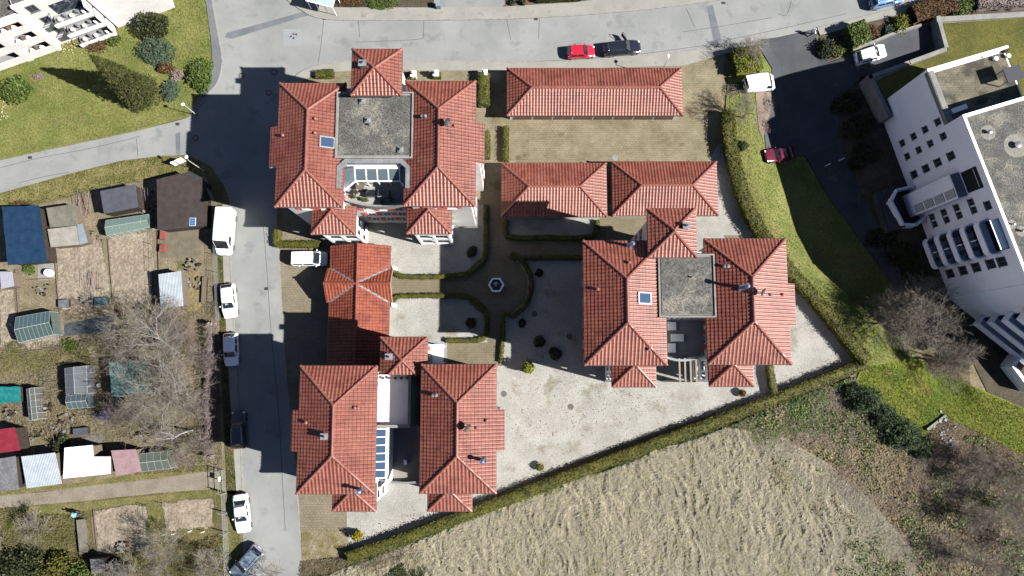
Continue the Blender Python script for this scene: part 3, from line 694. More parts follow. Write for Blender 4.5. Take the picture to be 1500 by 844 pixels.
def balcony_bay(parent, rect, z, ywall):
    """storeys of balconies with white parapets under a small hipped roof"""
    x0,y0,x1,y1 = rect
    W = x1-x0
    hip_roof(parent, x0, y0, x1, max(ywall, y1), z, open_n=True)
    a0, b0, a1 = x0+.5, y0+.5, x1-.5
    for k, fz in enumerate((.1, 3.1, 6.1)):
        MB().b2(a0, b0, fz-.22, a1, ywall-.004, fz).build('balcony_slab', m_wall, parent)
        pz = fz+.95
        MB().b2(a0, b0, fz+.001, a1, b0+.14, pz).b2(a0, b0+.14, fz+.001, a0+.14, ywall-.006, pz).b2(a1-.14, b0+.14, fz+.001, a1, ywall-.006, pz).build('parapet', m_white, parent)
        MB().tube((a0+.1,b0+.07,pz+.1),(a1-.1,b0+.07,pz+.1),.03,.03,6).build('handrail', m_zinc, parent)
        for i in range(2):
            put_window(parent, (a0+(a1-a0)*(.28+.44*i), ywall-.012, fz+1.15), math.pi, 'tall')
    mb = MB()
    for cx in (a0+.12, a1-.12, (a0+a1)/2):
        MB().b2(cx-.14, b0-.02, -.1, cx+.14, b0+.26, z-.05).build('column', m_white, parent)
    for cx in (a0+.12, a1-.12): MB().b2(cx-.14, (b0+ywall)/2-.13, -.1, cx+.14, (b0+ywall)/2+.13, z-.05).build('column', m_white, parent)
def tower(parent, rect, z, cut_s=None):
    x0,y0,x1,y1 = rect
    zr = hip_roof(parent, x0,y0,x1,y1, z, cut_s=cut_s)
    b = max(y0+.6, cut_s+.02) if cut_s is not None else y0+.6
    MB().b2(x0+.6,b,-.2,x1-.6,y1-.6,z+.12).build('tower_wall', m_wall, parent)
    wall_windows(parent, (x1-.6,y1-.6), (x0+.6,y1-.6), (2.2,5.4,8.6,11.8), 'shut', 1.9, .5)
    wall_windows(parent, (x0+.6,y1-.6), (x0+.6,b), (2.2,5.4,8.6), 'shut', 2.0, .6)
    wall_windows(parent, (x1-.6,b), (x1-.6,y1-.6), (2.2,5.4,8.6), 'shut', 2.0, .6)
    return zr
def flat_roof(parent, x0, y0, x1, y1, z, edge=.35, south_cut=None):
    MB().b2(x0,y0,z-.5,x1,y1,z).build('flat_roof', m_conc, parent)
    MB().b2(x0+edge,y0+edge,z+.002,x1-edge,y1-edge,z+.06).build('roof_gravel', m_rgravel, parent)
    mb = MB(); t = .16
    mb.b2(x0,y0,z+.001,x1,y0+t,z+.2).b2(x0,y1-t,z+.001,x1,y1,z+.2).b2(x0,y0+t,z+.001,x0+t,y1-t,z+.2).b2(x1-t,y0+t,z+.001,x1,y1-t,z+.2)
    mb.build('roof_upstand', m_conc, parent)
def roof_dome(parent, p, s=.7):
    o = MB().box((p.x,p.y,p.z+.08),(s,s,.22)).build('rooflight', m_conc, parent)
    MB().add([(p.x-s*.42,p.y-s*.42,p.z+.195),(p.x+s*.42,p.y-s*.42,p.z+.195),(p.x+s*.42,p.y+s*.42,p.z+.195),(p.x-s*.42,p.y+s*.42,p.z+.195),(p.x,p.y,p.z+.46)],[(0,1,4),(1,2,4),(2,3,4),(3,0,4),(3,2,1,0)]).build('dome', mat('milky_dome', (.14,.15,.17), fine=0, rough=.15), o)
def curved_front(parent, x0, x1, y, bulge, zlo, zhi, t=.22, m=None, name='curved_parapet'):
    n = 14; a = []; b = []
    for i in range(n+1):
        s_ = i/n; x = x0+(x1-x0)*s_; q = bulge*(1-(2*s_-1)**2); a.append((x,y-q)); b.append((x,y-q+t))
    mb = MB()
    for i in range(n): mb.prism([a[i],a[i+1],b[i+1],b[i]], zlo, zhi)
    return mb.build(name, m or m_white, parent)

# ---- north-west villa
B1 = empty('villa', (-15,25,0), label='large red roofed villa with glazed roof terrace, beside the road junction', cat='villa')
z = 13.5
w1 = (-25.6,18.2,-18.3,32.15); e1 = (-11.7,18.3,-4.0,32.4)
a = wing(B1, w1, z, [('w',22.7,27.25,.95)]); b = wing(B1, e1, z, [('e',23.1,27.6,.95)])
balcony_bay(B1, (-22.7,16.0,-17.7,19.2), 9.5, 18.75); balcony_bay(B1, (-11.9,16.05,-6.87,19.2), 9.5, 18.85)
zt = tower(B1, (-17.3,30.0,-11.9,35.27), 15.3)
MB().b2(-18.82,22.95,-.2,-12.2,31.6,13.44).build('central_wall', m_wall, B1)
flat_roof(B1, -19.15, 23.45, -10.75, 30.9, 13.98)
# terrace storey south of the flat roof
MB().b2(-18.83,19.35,-.2,-11.2,22.94,10.3).build('terrace_storey', m_wall, B1)
MB().b2(-18.8,19.36,10.301,-11.2,22.94,10.36).build('terrace_floor', mat('pale_terrace', C(214,216,214), C(226,227,225), scale=.5, fine=.05), B1)
curved_front(B1, -18.2, -11.5, 19.34, .55, 9.9, 11.2, .2, m_conc)
curved_front(B1, -18.2, -11.5, 19.55, .5, 9.9, 10.37, .9, m_tterr, 'balcony_floor')
# dark roof edge with bevelled corners round the winter garden
mb = MB(); o_ = [(-18.95,20.2),(-18.95,22.6),(-18.1,23.44),(-11.9,23.44),(-11.05,22.6),(-11.05,20.2)]; i_ = [(-18.5,20.2),(-18.5,22.4),(-17.9,22.95),(-12.1,22.95),(-11.5,22.4),(-11.5,20.2)]
for k in range(5): mb.prism([o_[k],o_[k+1],i_[k+1],i_[k]], 13.3, 13.95)
mb.build('roof_edge', m_lead, B1)
fr = empty('winter_garden', (0,0,0)); fr.parent = B1
mb = MB(); T0 = 13.2; T1 = 12.45; yb_, yf = 22.9, 21.35
xsn = [-18.45,-17.2,-15.98,-14.76,-13.54,-12.32,-11.6]
bars = MB()
def beam(a, b, r=.07): bars.box(((a[0]+b[0])/2,(a[1]+b[1])/2,(a[2]+b[2])/2),(.12,.12,.12)) if False else bars.tube(a, b, r, r, 4)
beam((-18.3,yb_,T0),(-11.7,yb_,T0)); beam((-17.2,yf,T1),(-12.32,yf,T1),.09); beam((-18.45,20.25,T1),(-17.2,yf,T1),.09); beam((-12.32,yf,T1),(-11.5,20.4,T1),.09); beam((-18.45,20.25,T1),(-18.45,22.5,T0))
for x in xsn[1:6]: beam((x,yb_,T0),(x,yf,T1)); beam((x,yf,T1),(x,yf,10.36),.06)
B1_fr = bars.build('winter_garden_frame', m_white, B1)
bpy.data.objects.remove(fr)
gm = bpy.data.materials.new('roof_glazing'); gm.use_nodes = True
bs = gm.node_tree.nodes['Principled BSDF']; bs.inputs['Base Color'].default_value = (.16,.21,.24,1); bs.inputs['Roughness'].default_value = .03; bs.inputs['Transmission Weight'].default_value = .6; bs.inputs['IOR'].default_value = 1.1
MATS['roof_glazing'] = gm
for i in range(1,5):
    MB().add([(xsn[i]+.08,yf,T1+.03),(xsn[i+1]-.08,yf,T1+.03),(xsn[i+1]-.08,yb_-.35,T0-.14),(xsn[i]+.08,yb_-.35,T0-.14)],[(0,1,2,3)]).build('glass_pane', gm, B1)
    MB().add([(xsn[i]+.08,yb_-.33,T0-.12),(xsn[i+1]-.08,yb_-.33,T0-.12),(xsn[i+1]-.08,yb_-.06,T0),(xsn[i]+.08,yb_-.06,T0)],[(0,1,2,3)]).build('blind_strip', m_white, B1)
for q in ([(-18.4,20.35,T1+.03),(-17.25,yf,T1+.03),(-17.25,yb_-.1,T0-.03),(-18.4,22.5,T0-.03)], [(-12.27,yf,T1+.03),(-11.55,20.5,T1+.03),(-11.6,22.5,T0-.03),(-12.27,yb_-.1,T0-.03)]):
    MB().add(q, [(0,1,2,3)]).build('glass_pane', gm, B1)
# three rows of shuttered windows in the recessed front
for zz in (2.6, 5.3, 8.0):
    for x in (-16.7,-14.9,-13.1): put_window(B1, (x,19.335,zz), math.pi, 'shut')
for px, py in ((487,523),): pass
for x, y in ((531,149),(539,177),(587,220)): roof_dome(B1, P(x,y,14.05), .62)
vent(B1, P(540,183,14.05), .08, .25, m_dark)
for x, y in ((462.5,175),(462,196),(415,199.5)): vent(B1, on_roof(x,y,w1,z))
for x, y in ((619,172),(623.5,172)): vent(B1, on_roof(x,y,e1,z), .14, .5, m_lead)
dish(B1, on_roof(655,183,e1,z)); vent(B1, on_roof(666,185,e1,z), .1, .3)
skylight(B1, on_roof(479.5,209,w1,z), 'e')
chimney(B1, on_roof(533,97,(-17.3,30.0,-11.9,35.27),15.3), .7, .8)
for r_ in (w1, e1):
    xm = (r_[0]+r_[2])/2; h = (r_[2]-r_[0])/2
    for y in (r_[1]+h, r_[3]-h): rod(B1, Vector((xm,y,z+PITCH*h)), 1.1)

# ---- south-east villa
B2 = empty('villa', (18.5,8,0), label='red roofed villa with small grey gravel roof, in the middle of the gravel court', cat='villa')
z = 14.2
w2 = (7.55,1.2,16.15,14.36); e2 = (20.4,1.28,29.1,14.58)
wing(B2, w2, z, [], west=1.25); wing(B2, e2, z, [('e',5.3,9.8,.85)])
balcony_bay(B2, (11.03,-1.1,15.88,1.6), 9.5, 1.74); balcony_bay(B2, (21.75,-1.05,26.64,1.6), 9.5, 1.82)
tower(B2, (14.15,12.3,19.2,17.5), 15.8)
MB().b2(15.6,6.3,-.2,20.95,13.2,14.1).build('central_wall', m_wall, B2)
flat_roof(B2, 15.35, 6.15, 21.3, 12.85, 14.68, .3)
MB().b2(15.61,2.2,-.2,20.94,6.29,10.9).build('terrace_storey', m_wall, B2)
MB().b2(15.6,2.21,10.901,20.95,6.1,10.96).build('terrace_floor', m_tterr, B2)
curved_front(B2, 16.1, 20.6, 2.2, .55, 10.5, 11.9, .22, mat('pale_parapet', C(205,214,224), C(215,222,230), fine=.04))
curved_front(B2, 16.1, 20.6, 2.5, .5, 10.5, 10.91, .9, m_tterr, 'balcony_floor')
for px, py, dx, dy in ((984,478,.9,.9),(992,495,1.35,.8),(984,510,.8,1.0)):
    p = P(px,py,11.1); MB().box((p.x,p.y,11.12),(dx,dy,.3)).build('terrace_bench', m_white, B2)
for i in range(4): put_window(B2, (17.0+i*1.05,6.285,12.1), math.pi, 'tall')
for fz in (2.0,5.0,8.0):
    for i in range(2): put_window(B2, (17.2+i*2.2,2.185,fz), math.pi, 'tall')
# pergola posts below the terrace
for i in range(4):
    x = 18.6+i*.62; MB().b2(x,-.6,0,x+.18,-.42,8.9).build('pergola_post', mat('beige_render', C(200,188,168), C(214,204,186), fine=.06), B2); MB().b2(x,-.418,8.68,x+.18,2.1,8.86).build('pergola_beam', MATS['beige_render'], B2)
vent(B2, P(1012,406,14.75), .07, .2, m_dark)
flue(B2, on_roof(922.7,361,w2,z)); flue(B2, on_roof(1087,422,e2,z))
chimney(B2, on_roof(1003,333,(14.15,12.3,19.2,17.5),15.8), .6, .8)
for x, y in ((921,385),(875,424)): vent(B2, on_roof(x,y,w2,z))
vent(B2, on_roof(950,512,w2,z), .12, .3)
for x, y in ((1060,391),(1064.5,391)): vent(B2, on_roof(x,y,e2,z), .14, .5, m_lead)
dish(B2, on_roof(1112,429,e2,z)); vent(B2, on_roof(1128,432,e2,z), .1, .25); vent(B2, on_roof(1146,432,e2,z), .12, .25, m_red)
skylight(B2, on_roof(944,437,w2,z), 'e')
for r_ in (w2, e2):
    xm = (r_[0]+r_[2])/2; h = (r_[2]-r_[0])/2
    for y in (r_[1]+h, r_[3]-h): rod(B2, Vector((xm,y,z+PITCH*h)), 1.1)

# ---- south-west villa
B3 = empty('villa', (-11.5,-5,0), label='red roofed villa with white middle terrace, beside the long hedge and street', cat='villa')
z = 13.5
w3 = (-22.2,-11.95,-14.15,1.15); e3 = (-9.5,-11.9,-1.65,1.29)
wing(B3, w3, z, [('w',-7.7,-3.45,.85)]); wing(B3, e3, z, [('e',-7.57,-3.38,.85)])
balcony_bay(B3, (-19.4,-14.4,-14.7,-11.5), 9.5, -11.42); balcony_bay(B3, (-9.1,-14.4,-4.35,-11.5), 9.5, -11.37)
pk = P(589,528,13.3); hw = 2.5
tw3 = (pk.x-hw, pk.y-hw, pk.x+hw, pk.y+hw); cutY = P(589,549,12.4).y
tower(B3, tw3, 12.2, cut_s=cutY)
t1 = P(604,553,10.3); t2 = P(604,626,10.3)
MB().b2(-14.71,t2.y,-.2,t1.x,cutY+.01,10.2).build('central_wall', m_wall, B3)
MB().b2(-14.7,t2.y+.02,10.201,t1.x-.02,cutY,10.28).build('terrace_floor', mat('white_terrace', (.62,.62,.62), (.68,.68,.68), scale=.6, fine=.05, fscale=6), B3)
MB().b2(t1.x-.3,t2.y,10.281,t1.x,cutY-.02,11.2).b2(-14.7,t2.y,10.281,t1.x-.301,t2.y+.3,11.2).build('terrace_parapet', m_conc, B3)
for i in range(6):
    p = P(551+i*9,550.5,11); s_ = .25
    MB().lathe((p.x,p.y-.25,10.29), [(.13,0),(.17,.3)], 8).build('flower_pot', mat('clay_pot', C(150,110,90), fine=.1), B3)
y3 = P(580,704,7.4).y; x3 = P(614,660,7.4).x
MB().b2(-14.69,y3,-.2,-9.0,t2.y-.004,7.3).build('lower_storey', m_wall, B3)
MB().b2(-14.68,y3+.02,7.301,-9.0,t2.y-.01,7.37).build('lower_terrace_floor', mat('lower_slabs', C(178,170,162), C(196,188,180), scale=.5, fine=.1, fscale=6), B3)
curved_front(B3, -14.6, -9.1, y3+.1, .35, 6.9, 8.3, .22, m_lead)
wx_ = P(569,660,10).x
MB().b2(wx_-.2,y3+.1,7.371,wx_+.1,t2.y-.02,10.35).build('conservatory_wall', m_white, B3)
fy0, fy1 = P(557,700,10.2).y, P(557,628,10.2).y; fx0 = P(548,660,10.3).x; fx1 = wx_-.2
bars = MB()
n = 6
for i in range(n+1):
    y = fy0+(fy1-fy0)*i/n; bars.tube((fx0,y,10.75),(fx1,y,10.3),.06,.06,4)
bars.tube((fx1,fy0,10.3),(fx1,fy1,10.3),.08,.08,4); bars.tube((fx0+.02,fy0,10.75),(fx0+.02,fy1,10.75),.08,.08,4)
bars.build('conservatory_frame', m_white, B3)
for i in range(n):
    ya = fy0+(fy1-fy0)*i/n+.07; yb2 = fy0+(fy1-fy0)*(i+1)/n-.07
    MB().add([(fx0,ya,10.73),(fx1,ya,10.29),(fx1,yb2,10.29),(fx0,yb2,10.73)],[(0,1,2,3)]).build('glass_pane', m_glass_b, B3)
MB().b2(fx0,fy0-.02,7.371,fx1,fy0+.06,10.25).build('conservatory_end', m_white, B3)
p = P(594,677,7.6); MB().box((p.x,p.y,7.6),(.35,.5,.5)).build('garden_chair', m_white, B3)
for x, y in ((520.5,597.5),(525,597.5),(449,619)): vent(B3, on_roof(x,y,w3,z))
chimney(B3, on_roof(476.5,639,w3,z), .6, .5); flue(B3, on_roof(530,717,w3,z)); flue(B3, on_roof(707,673.5,e3,z))
for x, y in ((635,579),(639.5,579)): vent(B3, on_roof(x,y,e3,z), .14, .5, m_lead)
dish(B3, on_roof(684,625,e3,z)); vent(B3, on_roof(698,627,e3,z), .1, .25); vent(B3, on_roof(713,616,e3,z))
chimney(B3, on_roof(571,523,tw3,12.2), .65, .6)
for r_ in (w3, e3):
    xm = (r_[0]+r_[2])/2; h = (r_[2]-r_[0])/2
    for y in (r_[1]+h, r_[3]-h): rod(B3, Vector((xm,y,z+PITCH*h)), 1.1)

# ---------------------------------------------------------------- garage blocks
def garage(x0,y0,x1,y1,z,label,side,n,m=None):
    g = empty('garage_block', ((x0+x1)/2,(y0+y1)/2,0), label=label, cat='garage')
    hip_roof(g, x0,y0,x1,y1, z, m=m)
    MB().b2(x0+.35,y0+.35,-.1,x1-.35,y1-.35,z+.05).build('wall', m_wall, g)
    yy = y0+.33 if side == 's' else y1-.33
    for i in range(n):
        w_ = (x1-x0-1.4)/n; cx = x0+.7+w_*(i+.5)
        d_ = MB().b2(cx-w_/2+.15,yy-.03,0.03,cx+w_/2-.15,yy+.03,z-.25).build('garage_door', mat('garage_door_paint', C(150,120,95), C(165,135,108), fine=.08), g)
        MB().b2(cx-.12,yy-.06,.9,cx+.12,yy+.06,.95).build('handle', m_steel, d_)
    return g
garage(-.61,32.6,21.5,38.86,2.3,'longest garage block with hipped red roof, beside the road',"s",8,m_tile)
garage(-1.28,19.65,11.73,26.47,2.3,'hipped red garage roof partly shaded, next to the north-west villa','n',5)
garage(12.44,19.78,25.49,26.65,2.3,'hipped red garage roof fully sunlit, behind the tower of the south-east villa','n',5)
# gate house with a cross gable
G = empty('gate_house', (-18.6,8.7,0), label='long orange-red gabled gate house with crossing gable between two villas', cat='gate house')
x0,y0,x1,y1,z = -22.25,1.0,-14.9,16.0,2.4
xm = (x0+x1)/2; zr = z+PITCH*(x1-x0)/2; ya = P(485,443,2.4).y; yb = P(485,393,2.4).y; ym = (ya+yb)/2; tc = (zr-z)/((yb-ya)/2)
S = []
for xe, vx in ((x0,1),(x1,-1)):
    S.append(((xe,y0),(0,1),(vx,0),[(xe,y0),(xe,ya),(xm,ym),(xm,y0)],z,PITCH)); S.append(((xe,y0),(0,1),(vx,0),[(xe,yb),(xe,y1),(xm,y1),(xm,ym)],z,PITCH))
    xp = xe-.35*vx
    S.append(((xe,ya),(1,0),(0,1),[(xp,ya),(xe,ya),(xm,ym),(xp,ym)],z,tc)); S.append(((xe,yb),(1,0),(0,-1),[(xp,yb),(xe,yb),(xm,ym),(xp,ym)],z,tc))
finish_roof('roof_tiles', S, G, m_tile_o)
caps([((xm,y0,zr+.05),(xm,ym,zr+.05)),((xm,ym,zr+.05),(xm,y1,zr+.05))], G, .15, m_tile_o)
caps([((x0-.35,ym,zr+.05),(xm,ym,zr+.05)),((xm,ym,zr+.05),(x1+.35,ym,zr+.05))], G, .13, m_tile_o)
mb = MB()
for xe in (x0,x1):
    for yy in (ya,yb):
        a = Vector((xe,yy,z+.09)); b = Vector((xm,ym,zr+.09)); d = (b-a); nrm = Vector((-d.y,d.x,0)).normalized()*.16
        mb.add([a+nrm,a-nrm,b-nrm,b+nrm,a+nrm-Vector((0,0,.1)),a-nrm-Vector((0,0,.1)),b-nrm-Vector((0,0,.1)),b+nrm-Vector((0,0,.1))],[(0,1,2,3),(7,6,5,4),(0,4,5,1),(1,5,6,2),(2,6,7,3),(3,7,4,0)])
mb.build('valley_flashing', m_lead, G)
for (p0,p1) in (((x0+.3,y0+.3),(x1-.3,ya+.4)),((x0+.3,yb-.4),(x1-.3,y1-.3))):
    MB().b2(*p0,-.1,*p1,z+.1).build('wall', m_wall, G)
mb = MB()
for yy in (y0+.31, y1-.31):
    mb.add([(x0+.3,yy,z+.1),(x1-.3,yy,z+.1),(xm,yy,zr-.12)],[(0,1,2),(2,1,0)])
mb.build('gable_wall', m_wall, G)
mb = MB()
for xe in (x0-.1,x1+.1): mb.add([(xe,ya+.15,z),(xe,yb-.15,z),(xe,ym,zr-.2)],[(0,1,2),(2,1,0)])
mb.build('gable_panel', m_wall, G)
for i in range(3):
    for (lo,hi) in ((y0+.7,ya),(yb,y1-.7)):
        w_ = (hi-lo)/2
        if i < 2: MB().b2(x0+.27,lo+w_*i+.25,.03,x0+.33,lo+w_*(i+1)-.25,2.15).build('garage_door', MATS['garage_door_paint'], G)
gutters([((x0,y0,z-.06),(x0,ya,z-.06)),((x0,yb,z-.06),(x0,y1,z-.06)),((x1,y0,z-.06),(x1,ya,z-.06)),((x1,yb,z-.06),(x1,y1,z-.06))], G)
for yy in (ya-.2,yb+.2):
    MB().b2(x1+.1,yy-.2,0,x1+.5,yy+.2,1.6).build('gate_pillar', m_white, G)
p = P(645,512,0)
o = MB().b2(P(626,0).x,P(0,537).y,0,P(650,0).x,P(0,503).y,.0).v
gx0, gx1 = P(628,520,2.6).x, P(650,520,2.6).x; gy0, gy1 = P(640,533,2.6).y, P(640,505,2.6).y
cnp = empty('entrance_canopy', ((gx0+gx1)/2,(gy0+gy1)/2,0), label='small white entrance canopy beside the tower of the south-west villa', cat='canopy')
MB().b2(gx0,gy0,2.55,gx1,gy1,2.75).build('canopy_slab', m_white, cnp)
for x in (gx0+.15,gx1-.15):
    for y in (gy0+.15,gy1-.15): MB().b2(x-.07,y-.07,0,x+.07,y+.07,2.548).build('post', m_white, cnp)
# ---------------------------------------------------------------- white apartment block to the east
class Frame:
    def __init__(s, A, d):
        s.A = Vector((A[0],A[1],0)); s.d = Vector((d[0],d[1],0)).normalized(); s.n = Vector((s.d.y,-s.d.x,0)); s.ang = math.atan2(s.d.y, s.d.x)
    def pt(s, u, o, z): q = s.A+s.d*u+s.n*o; return (q.x,q.y,z)
    def box(s, mb, u0, u1, o0, o1, z0, z1):
        c = s.A+s.d*((u0+u1)/2)+s.n*((o0+o1)/2); mb.box((c.x,c.y,(z0+z1)/2),(abs(u1-u0),abs(o1-o0),abs(z1-z0)),s.ang); return mb
    def b(s, name, m, parent, *a): return s.box(MB(), *a).build(name, m, parent)
    def win(s, parent, u, z, kind, o=.01): return put_window(parent, s.pt(u,o,z), s.ang+math.pi, kind)
A = Frame((47.86,34.98), (.29,-.957))
AP = empty('apartment_block', A.pt(12,-6,0), label='white apartment block with small square windows and grey gravel roof', cat='apartment block')
ZR = 12.6
A.b('wall', m_apt, AP, 6.55,26.2,-16,0,-2.4,ZR)
A.b('terrace_wing_wall', m_apt, AP, -.2,6.549,-10,-.02,-2.4,9.55)
# roof with parapet and gravel
A.b('roof_gravel', m_rgravel, AP, 6.9,25.9,-15.7,-.35,ZR+.001,ZR+.08)
for k, (a, b_) in enumerate((((6.55,26.2,-.3,.03)),) if False else ()): pass
mb = MB(); A.box(mb,6.53,26.22,-.3,.02,ZR+.001,ZR+.42); A.box(mb,6.53,6.83,-16,-.301,ZR+.001,ZR+.42); mb.build('parapet', m_white, AP)
for u, o, r in ((9.2,-2.2,.5),(11.5,-4.6,.8),(12.3,-9,.6),(19.6,-.9,.3),(20.6,-1.6,.35)):
    MB().lathe(A.pt(u,o,ZR+.05), [(r*.32,0),(r*.32,.35),(r*.5,.38),(r*.5,.46),(r*.1,.5)], 10).build('roof_vent', m_zinc, AP)
    MB().lathe(A.pt(u,o,ZR+.081), [(r*1.7,0),(r*1.7,.01)], 18).build('pale_pebble_ring', mat('pale_pebbles', C(176,172,160), C(190,186,175), scale=2, fine=.3, fscale=8), AP)
# terrace on the lower wing
A.b('terrace_floor', mat('terrace_pavers', C(150,142,120), C(172,164,142), scale=.5, fine=.15, fscale=6, kind='pavers', c3=C(100,96,84), c3scale=.3, c3at=.48), AP, .25,6.54,-9.8,-.4,9.551,9.6)
mb = MB(); A.box(mb,-.22,.08,-10,-.021,9.551,10.35); mb.build('terrace_parapet', m_white, AP)
mb = MB(); A.box(mb,.081,6.53,-.75,-.02,9.601,10.25); mb.build('terrace_parapet', mat('weathered_coping', C(176,180,176), C(196,198,192), scale=1.5, fine=.15, fscale=6), AP)
for i in range(7): A.b('slab_edge', m_conc, AP, .15+i*.9,1.0+i*.9,-.68,-.1,10.251,10.29)
for i, (px, py) in enumerate(((1459,86),(1473,74),(1477,82),(1441,81))):
    p = P(px,py,9.9); MB().lathe((p.x,p.y,9.6), [(.2,0),(.27,.4),(.22,.42)], 9).build('planter', m_white if i != 1 else m_darkwood, AP)
A.b('terrace_awning', plain('dark_awning', (.03,.03,.04), .8), AP, 2.5,4.2,-9.6,-7.6,11.2,11.3)
A.b('awning_post', m_zinc, AP, 2.6,2.7,-7.8,-7.7,9.6,11.2); A.b('awning_post', m_zinc, AP, 4.0,4.1,-7.8,-7.7,9.6,11.2)
p = P(1404,160,9.8); MB().box((p.x,p.y,9.85),(1.9,.55,.35),.35).build('sun_lounger', m_white, AP)
# window columns
for zc in (1.2,3.8,6.3,8.9):
    A.win(AP, 5.8, zc, 'small'); A.win(AP, 7.6, zc, 'small')
    A.win(AP, 10.05, zc, 'small2'); A.win(AP, 23.2, zc-.35, 'plain')
A.win(AP, 23.25, 10.4, 'plain'); A.win(AP, 16.85, 11.6, 'sq')
for zc in (1.5,4.0,6.5,9.2):
    A.win(AP, 15.85, zc, 'small'); A.win(AP, 16.8, zc, 'small')
# stair tower
A.b('stair_tower', m_apt, AP, 12.1,15.0,.001,1.15,-2.4,9.0)
A.b('stair_recess', m_dark, AP, 12.3,14.8,.002,.06,9.3,12.0)
A.b('recess_sill', m_lead, AP, 12.15,14.95,.001,1.1,9.001,9.08)
mb = MB()
for k in range(4):
    f = empty('louvre_window', (0,0,0)); f.parent = None; bpy.data.objects.remove(f)
    lw = A.b('louvre_window', plain('louvre_back', (.12,.15,.16), .4), AP, 13.75,14.75,1.151,1.17,.5+k*2.15,2.4+k*2.15)
    for j in range(7): A.b('slat', m_frame, lw, 13.78,14.72,1.171,1.2,.58+k*2.15+j*.26,.7+k*2.15+j*.26)
A.b('recess_railing', m_frame, AP, 12.5,14.6,.1,.14,11.5,11.58)
# entrance court with white parapet
en = [A.pt(11.4,.2,0), A.pt(11.2,2.4,0), A.pt(12.4,3.6,0), A.pt(15.6,3.2,0), A.pt(16.2,1.6,0), A.pt(15.6,.2,0)]
for k in range(5):
    a_, b_ = Vector(en[k]), Vector(en[k+1]); d_ = (b_-a_); c_ = (a_+b_)/2
    MB().box((c_.x,c_.y,-.85),(d_.length+.1,.22,2.9),math.atan2(d_.y,d_.x)).build('entrance_wall', m_apt, AP)
for k in range(5):
    a_ = Vector(A.pt(10.6,2.6+k*.38,0)); b_ = Vector(A.pt(16.0,3.0+k*.38,0)); c_ = (a_+b_)/2; d_ = b_-a_
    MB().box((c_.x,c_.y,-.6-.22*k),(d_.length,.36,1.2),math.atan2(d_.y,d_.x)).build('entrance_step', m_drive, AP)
# rounded balconies
def balcony(fr, parent, u0, u1, zf, depth, h=.7, r=.6, t=.16, m=None):
    def ring(ins):
        pts = [fr.pt(u0+ins,0,0)[:2]]
        for (cu,co,a0) in ((u0+r,depth-r,180),(u1-r,depth-r,90)):
            for i in range(6):
                a = R(a0-i*18); pts.append(fr.pt(cu+(r-ins)*math.cos(a), co+(r-ins)*math.sin(a), 0)[:2])
        pts.append(fr.pt(u1-ins,0,0)[:2]); return pts
    o_, i_ = ring(0), ring(t)
    bal = MB().prism(o_, zf-.2, zf).build('balcony_slab', m_apt, parent)
    mb = MB()
    for k in range(len(o_)-1): mb.prism([o_[k],o_[k+1],i_[k+1],i_[k]], zf+.001, zf+h)
    mb.build('balcony_parapet', m or m_apt, parent)
for k, zf in enumerate((-.1,2.4,4.95,7.5)):
    balcony(A, AP, 18.2, 22.25, zf, 1.35)
    A.b('balcony_opening', m_dark, AP, 18.5,20.6,.004,.05,zf+.05,zf+2.1); A.b('balcony_opening', m_dark, AP, 20.75,22.0,.004,.05,zf+.05,zf+2.1)
    A.b('divider', m_apt, AP, 20.1,20.2,.05,1.1,zf+.01,zf+1.6)
    for j in range(3):
        q = A.pt(18.9+j*1.1,.75,zf); MB().lathe((q[0],q[1],zf+.002), [(.16,0),(.2,.35),(.28,.6),(.1,.8)], 8).build('balcony_plant', m_leafd if j != 1 else m_wood, AP)
balcony(A, AP, 18.2, 22.25, 10.1, 1.35)
A.b('balcony_opening', m_dark, AP, 18.5,22.0,.004,.05,10.15,12.3)
A.b('awning', m_white, AP, 18.5,21.9,.35,.95,12.15,12.22)
A.b('awning_frame', m_frame, AP, 18.5,21.9,.06,.34,12.2,12.26)
# south-western face with long balconies
q0 = P(1390,437); q1 = P(1423,464); q2 = P(1490,517)
F1 = Frame(q0.xy, (q1-q0).xy); F2 = Frame(q1.xy, (q2-q1).xy)
L1 = (q1-q0).length; L2 = (q2-q1).length+3
F1.b('corner_wall', m_apt, AP, .0,L1,-9,0,-2.4,12.5)
F2.b('south_wall', m_apt, AP, .0,L2,-12,0,-2.4,12.5)
for k, zf in enumerate((.4,3.0,5.6,8.2)):
    mb = MB(); F2.box(mb,.1,L2,.001,1.3,zf-.2,zf); mb.build('balcony_slab', m_apt, AP)
    mb = MB(); F2.box(mb,.1,L2,1.14,1.3,zf+.001,zf+.95); F2.box(mb,.1,.26,.01,1.139,zf+.001,zf+.95); mb.build('balcony_parapet', m_apt, AP)
    F2.b('balcony_opening', m_dark, AP, .4,L2-.5,.004,.05,zf+.05,zf+2.1)
A.b('roof_gravel', m_rgravel, AP, 26.21,30,-14,-2.5,11.4,11.56)
cw = [P(1478,540,1.2), P(1466,533,1.2), P(1492,566,1.2), P(1510,585,1.2)]
for a_, b_ in ((P(1500,505,1.2),P(1476,536,1.2)),(P(1476,536,1.2),P(1505,572,1.2))):
    c_ = (a_+b_)/2; d_ = b_-a_; MB().box((c_.x,c_.y,-.3),(d_.length,.4,3.0),math.atan2(d_.y,d_.x)).build('garden_wall', m_white, AP)
